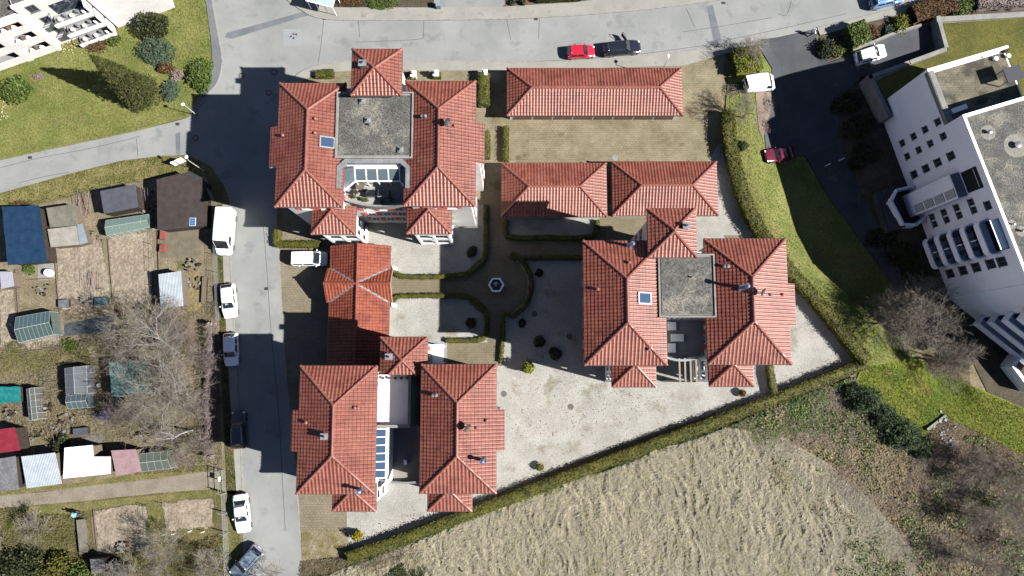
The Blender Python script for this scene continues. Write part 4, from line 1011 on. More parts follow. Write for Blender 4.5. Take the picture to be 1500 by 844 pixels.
# garage podium with its grass roof
PT = 1.3
pod = empty('underground_garage', P(1420,70), label='grass roofed garage with grey coping in front of the white apartment block', cat='garage')
pp = [PA(x, y, PT) for x, y in [(1370,26),(1500,18),(1620,10),(1620,150),(1420,150),(1300,172),(1270,112),(1330,90),(1382,71)]]
MB().prism([p.xy for p in pp], -2.4, PT).build('podium', m_conc, pod)
ins = [PA(x, y, PT+.05) for x, y in [(1382,34),(1500,26),(1618,19),(1618,148),(1420,146),(1303,165),(1284,118),(1335,95),(1389,75)]]
MB().prism([p.xy for p in ins], PT+.001, PT+.05).build('grass_roof', mat('moss_grass', C(108,110,34), C(136,132,50), scale=.4, fine=.35, fscale=5, bump=.7, bscale=9, c3=C(150,145,100), c3scale=.8, c3at=.64), pod)
cop = [PA(x, y, PT) for x, y in [(1370,26),(1382,71),(1330,90),(1270,112),(1300,172)]]
for i in range(len(cop)-1):
    c_ = (cop[i]+cop[i+1])/2; d_ = cop[i+1]-cop[i]; nn = Vector((d_.y,-d_.x,0)).normalized()*-.25
    MB().box((c_.x+nn.x,c_.y+nn.y,PT+.15),(d_.length+.1,.5,.298),math.atan2(d_.y,d_.x)).build('coping', m_conc, pod)
c_ = (pp[0]+pp[1])/2; d_ = pp[1]-pp[0]; MB().box((c_.x,c_.y-.4,PT+.16),(d_.length,.7,.3),math.atan2(d_.y,d_.x)).build('coping', m_conc, pod)
a_, b_ = P(1355,40,0), P(1361,73,0); c_ = (a_+b_)/2; d_ = b_-a_
MB().box((c_.x+.9,c_.y,.1),(d_.length*.95,.1,2.2),math.atan2(d_.y,d_.x)).build('garage_door', plain('blue_grey_door', (.35,.40,.5), .5), pod)
# low retaining wall by the ramp
rw = PL([(1247,77),(1300,54),(1345,40)]); 
wl = empty('ramp_wall', rw[1], label='low grey concrete wall between the clipped shrubs and the garage ramp', cat='wall')
for i in range(2):
    c_ = (rw[i]+rw[i+1])/2; d_ = rw[i+1]-rw[i]; MB().box((c_.x,c_.y,.35),(d_.length+.1,.3,.7),math.atan2(d_.y,d_.x)).build('wall_panel', m_conc, wl)

# ---------------------------------------------------------------- white house, top left
Hf = Frame((-66.6,39.32), (.9337,.358))
HB = empty('terraced_house', Hf.pt(4,-6,0), label='white house with stacked loggias and balconies above the corner lawn', cat='house')
Hf.b('wall', m_wall, HB, -14,8.4,-14,-1.7,-.3,8.6)
Hf.b('roof_gravel', m_rgravel, HB, -14,8.2,-13.8,-.6,8.601,8.7)
Hf.b('parapet', m_white, HB, -14,8.45,-.35,.02,8.0,9.0)
Hf.b('pier', m_wall, HB, 8.0,8.42,-1.699,.0,-.3,7.99); Hf.b('pier', m_wall, HB, 3.9,4.6,-1.699,.0,-.3,7.99); Hf.b('pier', m_wall, HB, -3,-1.2,-1.699,.0,-.3,7.99)
for zf in (.5,3.15,5.8):
    Hf.b('loggia_floor', m_tterr, HB, -14,8.0,-1.698,-.16,zf-.25,zf)
    Hf.b('loggia_parapet', m_wall, HB, -14,8.0,-.159,.001,zf-.25,zf+1.0)
    Hf.b('loggia_door', m_glass, HB, 5.2,7.5,-1.69,-1.64,zf+.05,zf+2.2); Hf.b('loggia_door', m_glass, HB, .2,2.8,-1.69,-1.64,zf+.05,zf+2.2)
    for j in range(4):
        q = Hf.pt(5.2+j*.65,-.7-.25*(j%2),zf); MB().box((q[0],q[1],zf+.3),(.4,.4,.55),j*.7).build('garden_chair', m_wood if j%2 else m_white, HB)
Hf.b('awning', mat('orange_awning', C(220,150,50), C(228,160,60), scale=2, fine=.08), HB, 4.7,7.9,-1.5,-.2,7.55,7.62)
Hf.b('wing_wall', m_wall, HB, 8.43,16.2,-14,-.8,-.3,9.1)
Hf.b('roof_gravel', m_rgravel, HB, 8.6,16,-13.8,-1.1,9.101,9.2)
Hf.b('parapet', m_white, HB, 8.43,16.2,-1.1,-.78,9.101,9.5)
for zc in (8.2,5.5,2.9): Hf.win(HB, 10.2, zc, 'plain', -.79)
for zf in (.5,3.1,5.7):
    Hf.b('balcony_floor', m_tterr, HB, 11.2,15.9,-.79,.9,zf-.25,zf)
    Hf.b('balcony_parapet', m_white, HB, 11.2,15.9,.78,.9,zf+.001,zf+.55); Hf.b('balcony_side', m_white, HB, 15.78,15.9,-.78,.779,zf+.001,zf+1.9)
    Hf.b('railing', m_zinc, HB, 11.2,15.9,.82,.86,zf+.85,zf+.92); Hf.b('railing', m_zinc, HB, 11.2,11.26,-.7,.81,zf+.85,zf+.92)
    Hf.b('balcony_door', m_glass, HB, 11.9,15.2,-.79,-.74,zf+.05,zf+2.1)
    for j in range(5):
        q = Hf.pt(12+j*.75,.25-.3*(j%2),zf); MB().box((q[0],q[1],zf+.3),(.3,.35,.6),j).build('balcony_chair', m_lead if j%2 else m_white, HB)
Hf.b('side_wall', m_wall, HB, 16.201,24,-14,-.3,-.3,8.4)
# ---------------------------------------------------------------- plants
def tube_arrays(segs, n):
    """many tapered twigs at once: segs = (x0,y0,z0,x1,y1,z1,r0,r1)"""
    S = np.asarray(segs, float); a = S[:,0:3]; b = S[:,3:6]; d = b-a; d /= (np.linalg.norm(d, axis=1)[:,None]+1e-9)
    t = np.where(np.abs(d[:,2:3]) < .9, np.array([[0,0,1.]]), np.array([[1.,0,0]])); u = np.cross(d, t); u /= np.linalg.norm(u, axis=1)[:,None]; v = np.cross(d, u)
    rings = []
    for base, r in ((a, S[:,6]), (b, S[:,7])):
        for i in range(n):
            an = 6.28318*i/n; rings.append(base+(u*math.cos(an)+v*math.sin(an))*r[:,None])
    V = np.stack(rings, 1).reshape(-1,3); m = len(S); k = np.arange(m)[:,None]*2*n; F = []
    for i in range(n): F.append(np.concatenate([k+i, k+(i+1)%n, k+n+(i+1)%n, k+n+i], 1))
    return V, np.concatenate(F, 0)
def bare_tree(name, base, h, spread, seed, label, cat, mt, mb_, group=None, stems=1, levels=5, dens=1.0, trunk_r=.16, lean=(0,0), twig_r=.012, droop=0.0, bigl=1):
    rg = random.Random(seed); big = []; small = []
    def grow(p, d, L, r, lv):
        n = 3 if lv < 2 else 2
        for i in range(n):
            q = p+d*(L/n); r1 = r*(.82 if lv else .85)
            (big if lv <= bigl else small).append((*p,*q,r,r1))
            p = q; r = r1
            d = (d+Vector((rg.gauss(0,.16),rg.gauss(0,.16),rg.gauss(.03-droop*(lv > 2),.10)))).normalized()
            if lv < levels and i < n:
                k = 1 if lv else rg.choice((0,1,2))
                for _ in range(k+(rg.random() < .45*dens)):
                    ax = Vector((rg.gauss(0,1),rg.gauss(0,1),rg.gauss(0,.5))); sd = d.cross(ax).normalized()
                    f = rg.uniform(.55,1.0)*spread
                    nd = (d+sd*f).normalized(); grow(p.copy(), nd, L*rg.uniform(.5,.78), max(twig_r*.8, r*rg.uniform(.45,.65)), lv+1)
        if lv < levels:
            for _ in range(2+(rg.random() < .5*dens)):
                ax = Vector((rg.gauss(0,1),rg.gauss(0,1),rg.gauss(0,.4))); sd = d.cross(ax).normalized()
                grow(p.copy(), (d+sd*rg.uniform(.35,.8)*spread).normalized(), L*rg.uniform(.55,.8), max(twig_r*.8, r*.7), lv+1)
    b = Vector(base)
    for s_ in range(stems):
        a = rg.uniform(0,6.283); d = Vector((math.cos(a)*.25*(stems > 1)+lean[0], math.sin(a)*.25*(stems > 1)+lean[1], 1)).normalized()
        grow(Vector((math.cos(a)*.2*(stems > 1), math.sin(a)*.2*(stems > 1), 0))+b, d, h*.36, trunk_r/(1 if stems == 1 else 1.3), 0)
    t = empty(name, b, label=label, cat=cat, group=group)
    V, F = tube_arrays(big, 6); np_mesh('trunk', V, F, mb_, t, True)
    V, F = tube_arrays(small, 3); o = np_mesh('crown', V, F, mt, t); o['kind'] = 'stuff'
    return t
def clump_pts(n, rad, rng, lumps=9, seed=0):
    """points through an uneven round crown"""
    d = rng.normal(size=(n,3)); d /= np.linalg.norm(d, axis=1)[:,None]; d[:,2] = np.abs(d[:,2])*1.0-.15
    az = np.arctan2(d[:,1], d[:,0]); el = np.arcsin(np.clip(d[:,2],-1,1))
    bump = .55+.85*fbm(az*lumps/6.283+40, el*lumps/3.0+40, seed, 3)
    r = bump*(.5+.5*rng.random(n)**.5)
    k = rng.integers(0, 4, n); off = (rng.random((4,3))-.5)*np.array([.75,.75,.25]); off[0] = 0; sc = np.array([.95,.7,.6,.65])
    return (d*(r*sc[k])[:,None]+off[k])*np.array(rad)[None,:]
def shrub(name, px, py, rx, ry, h, m, label, cat='shrub', seed=1, n=2500, leaf=.16, group=None, base_h=0.0, lumps=9, aspect=1.0, up=.5, stem=True, loc=None):
    b = P(px, py, h*.45); b = Vector((b.x,b.y,0)) if loc is None else Vector(loc)
    rg = np.random.default_rng(seed)
    t = empty(name, b, label=label, cat=cat, group=group)
    p = clump_pts(n, (rx,ry,h*.92), rg, lumps, seed)+np.array([b.x,b.y,.12*h+base_h])
    p[:,2] = np.maximum(p[:,2], .05)
    V, F = cards(p, leaf*(.6+.8*rg.random(n)), rg, up, aspect); o = np_mesh('foliage', V, F, m, t); o['kind'] = 'stuff'
    # dark inner mass of leaves and branches
    if stem:
        segs = []
        for i in range(9):
            a = rg.random()*6.283; e = .3+.6*rg.random(); segs.append((b.x,b.y,0, b.x+math.cos(a)*rx*.6*e, b.y+math.sin(a)*ry*.6*e, h*(.4+.35*rg.random()), .05,.015))
        V, F = tube_arrays(segs, 4); np_mesh('stem', V, F, m_bark, t)
    return t
def hedge(pts, width, h, m, label, seed=1, leaf=.11, dens=130, px=True, group=None, name='hedge', top_noise=.08, n_s=5, solid=True, aspect=1.0):
    q = PL(pts, 0) if px else [Vector((*p,0)) for p in pts]
    q = [Vector(p) for p in smooth_path([tuple(p) for p in q], n_s)]
    q2 = [q[0]]
    for p in q[1:]:
        if (p-q2[-1]).length > .12: q2.append(p)
    q = q2
    rg = np.random.default_rng(seed)
    mid = q[len(q)//2]; t = empty(name, (mid.x,mid.y,0), label=label, cat='hedge', group=group)
    # body: a rounded box swept along the line, uneven
    sec = [(-.5,.0),(-.5,.5),(-.49,.86),(-.40,.97),(-.15,1.0),(.15,1.0),(.40,.97),(.49,.86),(.5,.5),(.5,.0)]
    V = []; dist = 0
    fine = []
    for i in range(len(q)-1):
        L = (q[i+1]-q[i]).length; k = max(1, int(L/.3))
        for j in range(k): fine.append(q[i]+(q[i+1]-q[i])*(j/k))
    fine.append(q[-1]); n = len(fine)
    C_ = np.array(fine); D = np.gradient(C_, axis=0) if n > 2 else np.repeat((C_[-1:]-C_[:1]), n, 0)
    D /= np.linalg.norm(D, axis=1)[:,None]+1e-9; N = np.stack([-D[:,1], D[:,0], np.zeros(n)], 1)
    rows = []
    for sx, sz in sec:
        wob = 1+.22*(2*vnoise(np.arange(n)*.35+sx*3, np.full(n, sz*4.), seed)-1)
        zz = h*sz*(1+top_noise*(2*vnoise(np.arange(n)*.28+sx*5, np.full(n, 7.), seed+3)-1))
        rows.append(C_+N*(sx*width*wob)[:,None]*.94+np.stack([np.zeros(n),np.zeros(n),zz*.96], 1))
    V = np.stack(rows, 1).reshape(-1,3); k = len(sec); F = []
    i, j = np.meshgrid(np.arange(n-1), np.arange(k-1), indexing='ij'); a = (i*k+j).ravel()
    F = np.stack([a, a+1, a+k+1, a+k], 1)
    if solid: np_mesh('body', V, F, m, t, True)
    else: V2, F2 = tube_arrays([(*(fine[i]), fine[i].x+rg.normal()*.2, fine[i].y+rg.normal()*.2, h*.8, .025, .01) for i in range(0,n,2)], 4); np_mesh('stems', V2, F2, m_bark, t)['kind'] = 'stuff'
    # leaves standing off the clipped faces
    tot = max(60, int(dens*(np.linalg.norm(np.diff(C_, axis=0), axis=1).sum())*(width+2*h*.5)))
    ii = rg.random(tot)*(n-1); i0 = ii.astype(int); fr = (ii-i0)[:,None]
    c = C_[i0]*(1-fr)+C_[np.minimum(i0+1,n-1)]*fr; nn = N[i0]
    s_ = rg.random(tot)*(width+2*h)-h
    side = np.clip((np.abs(s_)-width/2)/h, 0, 1)
    lat = np.where(np.abs(s_) < width/2, s_, np.sign(s_)*width/2*1.02); zz = np.where(np.abs(s_) < width/2, h*1.0, h*(1-side))
    lat = lat if solid else lat*rg.random(tot)
    p = c+nn*lat[:,None]+np.stack([np.zeros(tot),np.zeros(tot),zz], 1)+rg.normal(size=(tot,3))*(.06 if solid else .18)
    p[:,2] = np.maximum(p[:,2], .03)
    Vv, Ff = cards(p, leaf*(.6+.8*rg.random(tot)), rg, .6, aspect); o = np_mesh('leaves', Vv, Ff, m, t); o['kind'] = 'stuff'
    # end caps
    for e, sg in ((0,-1),(n-1,1)):
        k_ = int(80*width*h)+20
        p = C_[e]+N[e]*((rg.random(k_)-.5)*width)[:,None]+np.stack([np.zeros(k_),np.zeros(k_),rg.random(k_)*h], 1)+D[e]*sg*.03
        Vv, Ff = cards(p, leaf, rg, .3); o = np_mesh('end_leaves', Vv, Ff, m, t); o['kind'] = 'stuff'
    return t
def conifer(name, loc, h, r, m, label, seed=1, n=9000, leaf=.28, group=None, cat='conifer', power=.8):
    rg = np.random.default_rng(seed); b = Vector(loc); t = empty(name, b, label=label, cat=cat, group=group)
    MB().tube((b.x,b.y,0),(b.x,b.y,h*.9),.16,.03,7).build('trunk', m_bark, t)
    z = rg.random(n)**1.35; az = rg.random(n)*6.283
    tier = .78+.22*np.cos(z*h*5.5+np.sin(az*3+seed)*.8)
    rad = r*(1-z)**power*tier*(.78+.4*fbm(az*2.2+9, z*8, seed, 3))*(.45+.55*rg.random(n)**.45)
    p = np.stack([b.x+rad*np.cos(az), b.y+rad*np.sin(az), .1+z*h*.98-.25*rad], 1); p[:,2] = np.maximum(p[:,2], .03)
    V, F = cards(p, leaf*(.5+.8*rg.random(n)), rg, .7, .45); o = np_mesh('crown', V, F, m, t); o['kind'] = 'stuff'
    return t

# hedges of the court
HG = 'clipped hedges of the courtyard'
hc = [tuple(p.xy) for p in arc(cc, RC+.45, 62, -62, 20)]
pts_e = [tuple(P(853,378).xy)]+[tuple(P(800,378).xy), tuple(P(752,378).xy)]+hc+[tuple(P(738,462).xy), tuple(P(737,490).xy), tuple(P(733,530).xy)]
hedge(pts_e, .45, .6, m_hedge, 'low dark hedge curving round the east side of the round court', 11, px=False, n_s=3)
hedge([(743,324),(743,348),(800,349),(868,348),(874,324)], .5, .7, m_hedge, 'low hedge edging the shaded gravel bed beside the middle garage', 12, n_s=2)
hedge([(569,392),(580,400),(592,406),(642,406),(684,402),(700,390),(711,377),(712,350),(712,302)], .5, .6, m_hedge, 'low hedge edging the gravel plot south of the north-west villa', 13, n_s=3)
hedge([(571,447),(578,440),(587,435),(643,434),(684,436),(702,446),(713,462),(713,485),(706,497),(680,499),(654,499)], .5, .6, m_hedge, 'low hedge round the gravel plot by the smaller tower', 14, n_s=3)
hedge([(408,337),(408,356),(413,360),(470,359)], .75, .9, m_hedge, 'low bright hedge in front of the parked white people carrier', 15, n_s=2)
hedge([(709,113),(709,158)], 1.35, 1.3, m_hedge, 'thick short hedge between the north-west villa and longest garage', 16, n_s=2)
hedge([(741,188),(741,238)], .6, .9, m_hedge, 'narrow straight hedge on the west edge of the garage forecourt', 17, n_s=2)
hedge([(711,194),(713,200),(713,234)], .75, .6, m_hedge, 'low hedge in the kerbed bed east of the north-west villa', 18, n_s=2)
hedge([(598,113),(610,113)], .8, .8, m_hedge, 'shorter hedge stub behind the white gate pillar near the tower', 19, n_s=2)
hedge([(634,113),(646,113)], .8, .8, m_hedge, 'hedge stub behind the middle white gate pillar', 20, n_s=2)
hedge([(465,112),(490,110)], 1.0, .9, m_hedge, 'short hedge half in shade at the junction corner', 21, n_s=2)
hedge([(1124,536),(1127,556),(1132,577)], .75, 1.1, m_hedge, 'short yellowish hedge joining the villa bay to the long hedge', 22, n_s=2)
hedge([(1062,168),(1065,215),(1083,285),(1104,333),(1148,395),(1193,445),(1238,500),(1262,530)], 1.5, 1.7, m_hedge, 'long curving hedge between the gravel court and the east lawn', 23, dens=110, leaf=.14)
hedge([(1262,533),(1130,585),(900,671),(730,735),(600,784),(512,814)], 1.2, 1.25, m_hedge, 'long straight hedge between the gravel court and the dry meadow', 24, dens=110, leaf=.13)
hedge([(1071,98),(1108,92)], 2.9, 1.8, m_hedge_y, 'broad yellow-green hedge block at the driveway entrance', 25, dens=190, leaf=.2, n_s=2)
hedge([(314,476),(313,560),(312,640),(311,668)], .7, 1.7, m_twig_p, 'leafless brown hedge along the allotment edge by the street', 26, dens=110, leaf=.5, top_noise=.25, solid=False, aspect=.07)

# shrubs in the court and around
for i, (x, y, r, h, m, lb) in enumerate([(691,369,.75,.9,m_leafd,'small dark round shrub nearest the balcony bay of the north-west villa'), (691,473,.75,.9,m_leafd,'small dark round shrub in the gravel plot by the gate house'), (790,399,.6,.7,m_leafd,'northernmost small dark shrub in the shaded gravel, east of the fountain'), (765,473,.55,.7,m_leafd,'smallest dark shrub beside the hedge, south-east of the fountain'), (791,500,.85,1.1,m_leafd,'round dark shrub, left of the pair in the shaded gravel'), (814,519,.95,1.2,m_leafd,'larger round dark shrub, right of the pair in the shaded gravel')]):
    shrub('round_shrub', x, y, r, r, h, m, lb, seed=30+i, n=1100, leaf=.14)
shrub('upright_shrub', 774, 537, .8, .8, 4.2, m_hedge_y, 'sunlit yellow-green upright shrub at the shadow edge near the south-west villa', seed=37, n=2600, leaf=.16)
shrub('upright_shrub', 522, 787, .75, .7, 2.4, mat('gold_leaves', C(165,150,20), C(205,190,40), scale=1, fine=.3, fscale=8), 'golden yellow shrub at the south corner beside the long hedge', seed=38, n=1200, leaf=.15)
def potted(px, py, label, seed, m):
    b = P(px,py,.5); b.z = 0; t = empty('potted_shrub', b, label=label, cat='potted plant')
    MB().lathe((b.x,b.y,.02), [(.38,0),(.5,.5),(.54,.5),(.54,.56),(.46,.56),(.44,.48)], 14).build('pot', mat('wooden_tub', C(190,170,140), C(205,186,156), fine=.15), t)
    rg = np.random.default_rng(seed); p = clump_pts(500, (.45,.45,.6), rg, 7, seed)+np.array([b.x,b.y,.62]); V, F = cards(p, .13, rg, .4); o = np_mesh('foliage', V, F, m, t); o['kind'] = 'stuff'
potted(791,684,'potted shrub alone on the sunny gravel near the long hedge',40,m_hedge_y); potted(1087,576,'potted brownish shrub below the south-east villa bay',41,m_brownleaf)

# garden of the white house
conifer('tall_conifer', P(207,138), 11.5, 2.9, m_conifer, 'tall olive green conifer casting a long shadow on the corner lawn', 50, 15000, .34)
for i, a in enumerate([(228,74,3.0,2.2,1.9,m_juniper,'spreading blue-green juniper behind the tall conifer',2,4200,.34), (246,132,1.5,1.9,1.4,m_juniper,'smaller blue-green juniper at the foot of the tall conifer',2,1800,.3),
      (242,99,1.25,1.0,1.3,m_brownleaf,'rusty brown round shrub between the junipers',9,1300,.16), (258,110,1.0,.9,.8,m_twig_p,'low greyish shrub between the brown and green shrubs',9,700,.16), (290,108,1.9,2.6,2.0,m_leafg,'rounded bright green shrub at the pavement corner',9,3400,.2),
      (217,32,2.9,2.1,3.2,m_leafd,'dark loose evergreen bush against the white house',7,4200,.22), (20,130,2.3,2.3,2.0,m_leafg,'bright green bush on the lawn at the left picture edge',8,2800,.2), (57,111,.9,.6,.6,m_twig_p,'tiny grey leafless shrub on the lawn',8,500,.14),
      (140,66,1.8,1.5,1.2,m_brownleaf,'brownish low shrub under the white balconies',7,1400,.15), (165,58,1.2,1.0,1.1,m_leafg,'small green shrub at the end of the balconies',7,900,.16)]):
    x, y, rx, ry, h, m, lb, lu, n, lf = a
    shrub('juniper' if m is m_juniper else 'garden_shrub', x, y, rx, ry, h, m, lb, seed=52+i, n=n, leaf=lf, lumps=lu*4 if m is m_juniper else lu, aspect=.28 if m is m_juniper else 1.0)
# clipped shrubs along the ramp
for i, (x, y, rx, ry, h, m, lb, n) in enumerate([(1212,67,1.35,1.45,2.2,m_leafd,'dark ball-shaped shrub at the end of the clipped row by the driveway',2200), (1229,72,1.2,1.0,1.1,m_leafg,'low green shrub filling between the ball and the big clipped block',900), (1280,46,1.45,1.35,1.8,m_brownleaf,'square clipped brown shrub in the row beside the ramp',1800), (1301,43,.85,.95,1.3,m_juniper,'small blue-green ball shrub beside the brown clipped one',900), (1321,34,1.3,1.6,2.0,m_hedge_y,'olive yellow rounded shrub right of the small blue-green ball',1900), (1411,9,2.0,1.5,2.2,m_leafg,'bright green shrub touching the top edge by the grass roof',2400)]):
    shrub('clipped_shrub', x, y, rx, ry, h, m, lb, seed=70+i, n=n, leaf=.17)
hedge([(1238,62),(1262,52)], 2.6, 1.9, m_leafg, 'big clipped light green hedge block in the row by the ramp', 81, dens=200, leaf=.2, n_s=2)
hedge([(1332,27),(1360,18),(1392,11)], 2.2, 1.5, m_brownleaf, 'brown leafless hedge between the road and the grass roofed garage', 82, dens=170, leaf=.16, n_s=2)
hedge([(1425,8),(1500,4),(1600,-2)], 2.0, 1.2, m_twig_p, 'low purplish hedge along the top right edge', 83, dens=150, leaf=.16, n_s=2)
# bushes at the foot of the apartment block
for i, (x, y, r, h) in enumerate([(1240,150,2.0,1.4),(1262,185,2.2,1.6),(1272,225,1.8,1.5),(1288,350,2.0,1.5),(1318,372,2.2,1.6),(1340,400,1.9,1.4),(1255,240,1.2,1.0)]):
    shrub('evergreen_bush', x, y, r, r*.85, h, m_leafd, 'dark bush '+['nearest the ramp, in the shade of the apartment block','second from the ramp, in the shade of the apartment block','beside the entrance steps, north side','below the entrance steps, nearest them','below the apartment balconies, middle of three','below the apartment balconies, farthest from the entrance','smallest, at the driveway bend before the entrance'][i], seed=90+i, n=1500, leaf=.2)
shrub('evergreen_bush', 1089, 212, 1.0, .8, .9, m_leafd, 'small black-green bush on the east lawn strip above the dark red car', seed=98, n=700, leaf=.16)
shrub('bare_shrub', 1075, 130, 1.5, 1.2, 1.2, m_twig_p, 'purplish bare shrub behind the white van', seed=99, n=500, leaf=.16, aspect=.3)
shrub('bare_shrub', 1128, 150, 1.0, 1.6, 1.1, m_twig_p, 'purplish bare shrub at the driveway edge below the white van', seed=100, n=450, leaf=.18, aspect=.25)
shrub('bare_shrub', 1126, 185, 1.2, 1.4, 1.0, m_twig_p, 'purplish bare shrub between the van and dark red car', seed=101, n=400, leaf=.18, aspect=.25)
# beds beyond the top pavement
shrub('grassy_shrub', 560, 2, 2.6, 1.1, 1.2, m_leafg, 'spiky green shrub leaning over the top pavement', seed=102, n=2200, leaf=.5, aspect=.12)
shrub('grassy_shrub', 515, 2, 2.4, .9, .9, m_brownleaf, 'brownish bush in the bed beside the bus shelter', seed=103, n=1400, leaf=.4, aspect=.15)
for i, (x, y, r) in enumerate(((750,2,.55),(765,2,.55))): shrub('clipped_shrub', x, y, r, r, 1.0, m_leafd, ['left','right'][i]+' small clipped ball of the pair at the top edge', seed=105+i, n=500, leaf=.12)
hedge([(786,1),(850,-2)], .9, 1.0, m_leafd, 'dark low hedge at the top edge above the red car', 107, n_s=2)
# ---------------------------------------------------------------- bare trees
bare_tree('birch_tree', P(262,520), 12, 1.35, 3, 'white-barked birch over the allotment, northernmost of the group', 'tree', m_twig, m_birch, stems=2, levels=4, trunk_r=.15, twig_r=.014, bigl=2, dens=.9, lean=(-.05,.12), group='birches over the allotments')
bare_tree('birch_tree', P(266,575), 12, 1.35, 4, 'white-barked birch spreading over the teal tarpaulin roof', 'tree', m_twig, m_birch, stems=2, levels=4, trunk_r=.15, twig_r=.014, bigl=2, dens=.9, lean=(-.12,.03), group='birches over the allotments')
bare_tree('birch_tree', P(283,630), 11, 1.35, 8, 'white-barked birch, southernmost, reaching toward the pink roof', 'tree', m_twig, m_birch, stems=1, levels=4, trunk_r=.15, twig_r=.014, bigl=2, dens=.9, lean=(-.15,-.08), group='birches over the allotments')
for i, (x, y, h, sp, lb) in enumerate([(205,505,5.5,1.1,'hazy bare tree above the teal tarpaulin roof'), (190,610,5.0,1.1,'hazy bare tree over the dark blue cart'), (235,590,6.0,1.1,'hazy bare tree in the middle of the thicket'), (300,530,5.0,1.1,'hazy bare tree leaning toward the parked bluish car'), (265,470,5.5,1.1,'hazy bare tree just below the grey corrugated shed'), (300,655,4.5,1.1,'hazy bare tree just above the allotment gate'), (250,500,4.5,1.0,'greyish thicket tree beneath the northern birch'), (275,545,4.5,1.0,'greyish thicket tree between the birches'), (292,600,4.5,1.0,'greyish thicket tree near the bare street hedge'), (225,545,3.5,1.0,'greyish thicket tree right of the teal tarpaulin roof'), (285,480,4.0,1.0,'greyish thicket tree nearest the white car by the verge'), (245,640,3.5,1.0,'greyish thicket tree above the striped green greenhouse')]):
    bare_tree('bare_tree', P(x,y), h, sp, 20+i, lb, 'tree', m_twig_p, m_twig_p, stems=2, levels=4, trunk_r=.05, twig_r=.010, dens=.8)
bare_tree('bare_tree', P(1087,173), 5.6, 1.0, 31, 'bare young tree on the east lawn strip below the white van', 'tree', m_twig, m_bark, levels=4, trunk_r=.10, twig_r=.012, dens=.8)
bare_tree('bare_tree', P(1094,100), 5.2, 1.0, 32, 'bare young tree growing out of the yellow-green hedge block', 'tree', m_twig, m_bark, levels=4, trunk_r=.09, twig_r=.012, dens=.8)
bare_tree('bare_tree', P(1303,474), 10.2, 1.2, 33, 'large round bare tree beside the apartment driveway', 'tree', m_twig, m_bark, levels=5, trunk_r=.18, twig_r=.014, dens=.45, stems=3)
bare_tree('bare_tree', P(1385,530), 6.4, 1.15, 34, 'smaller bare tree near the apartment corner', 'tree', m_twig, m_bark, levels=4, trunk_r=.10, twig_r=.015, dens=1.2, stems=3)
bare_tree('bare_tree', P(1352,525), 4.0, 1.0, 35, 'low bare tree between the two larger ones by the apartment', 'tree', m_twig_p, m_bark, levels=4, trunk_r=.08, twig_r=.012)
for i, (x, y, h) in enumerate([(1425,690,6.0),(1455,730,6.5),(1400,745,5.0),(1470,790,6.5),(1420,820,6.0),(1490,690,5.5)]):
    bare_tree('bare_tree', P(x,y), h, 1.05, 40+i, 'bare grey tree in the lower right scrub, '+['just below the pale debris','right of the debris, larger','west side of the group','near the right edge, lower','lowest, at the bottom edge','nearest the right picture edge'][i], 'tree', m_twig, m_bark, stems=2, levels=4, trunk_r=.07, twig_r=.012, dens=.9)
for i, (x, y, h, lb) in enumerate([(270,800,6.5,'bare tree below the short white stakes'),(215,835,6.0,'bare tree at the bottom edge beside the tilled bed'),(60,775,4.5,'bare bush left of the person in blue'),(325,835,5.5,'bare tree at the lower street fence'),(405,850,5.5,'bare tree whose twigs reach over the street at the bottom'),(8,790,4.0,'bare bush at the lower left picture edge'),(1215,260,2.6,'thin bare sapling at the driveway bend')]):
    bare_tree('bare_tree', P(x,y), h, 1.05, 60+i, lb, 'tree', m_twig, m_bark, stems=2 if h > 3 else 1, levels=4 if h > 3 else 3, trunk_r=.07, twig_r=.012, dens=.7)
shrub('bare_shrub', 1262, 95, 1.6, .8, .8, m_twig, 'grey bare shrub beside the white car on the ramp', seed=111, n=900, leaf=.3, aspect=.12)
shrub('bare_shrub', 35, 300, 2.2, .9, 1.2, m_brownleaf, 'brown bare bush above the blue roofed shed', seed=112, n=1300, leaf=.3, aspect=.15)
shrub('evergreen_bush', 85, 660, 1.0, 2.3, 2.2, m_leafd, 'dark ivy bush between the corrugated roof and the white roof', seed=113, n=1600, leaf=.18)
for i, (x, y, r) in enumerate(((100,505,1.2),(175,460,.8),(20,415,.7),(40,395,.9),(205,570,.6))):
    shrub('garden_shrub', x, y, r, r*.8, .8, m_leafg if i != 1 else m_brownleaf, ['green shrub below the dark netted bed','brownish shrub beside the corrugated grey shed','small green shrub left of the concrete pad','leafy plant below the blue roof','small shrub under the teal tarpaulin roof corner'][i], seed=120+i, n=700, leaf=.16)
for i, (x, y, r, h) in enumerate(((30,828,3.0,3.5),(80,836,2.8,3.2),(118,842,2.2,2.6))):
    shrub('evergreen_bush', x, y, r, r*.8, h, [m_leafd,m_hedge,m_leafg][i], ['dark evergreen at the bottom left corner','olive green evergreen right of the corner one','bright green evergreen beside the small grey shed'][i], seed=130+i, n=3200, leaf=.22)
for i, (x, y, r, h) in enumerate(((1250,577,1.5,1.6),(1272,588,2.3,3.0),(1294,610,2.0,2.2),(1322,634,2.6,3.0),(1352,658,1.7,1.7))):
    shrub('evergreen_bush', x, y, r, r*.9, h, m_spruce, 'dark green bush in the line below the lawn, '+['first from the hedge corner','second from the hedge corner','middle of the five','fourth from the hedge corner','farthest from the hedge corner'][i], seed=140+i, n=3600, leaf=.45, aspect=.22, lumps=16)

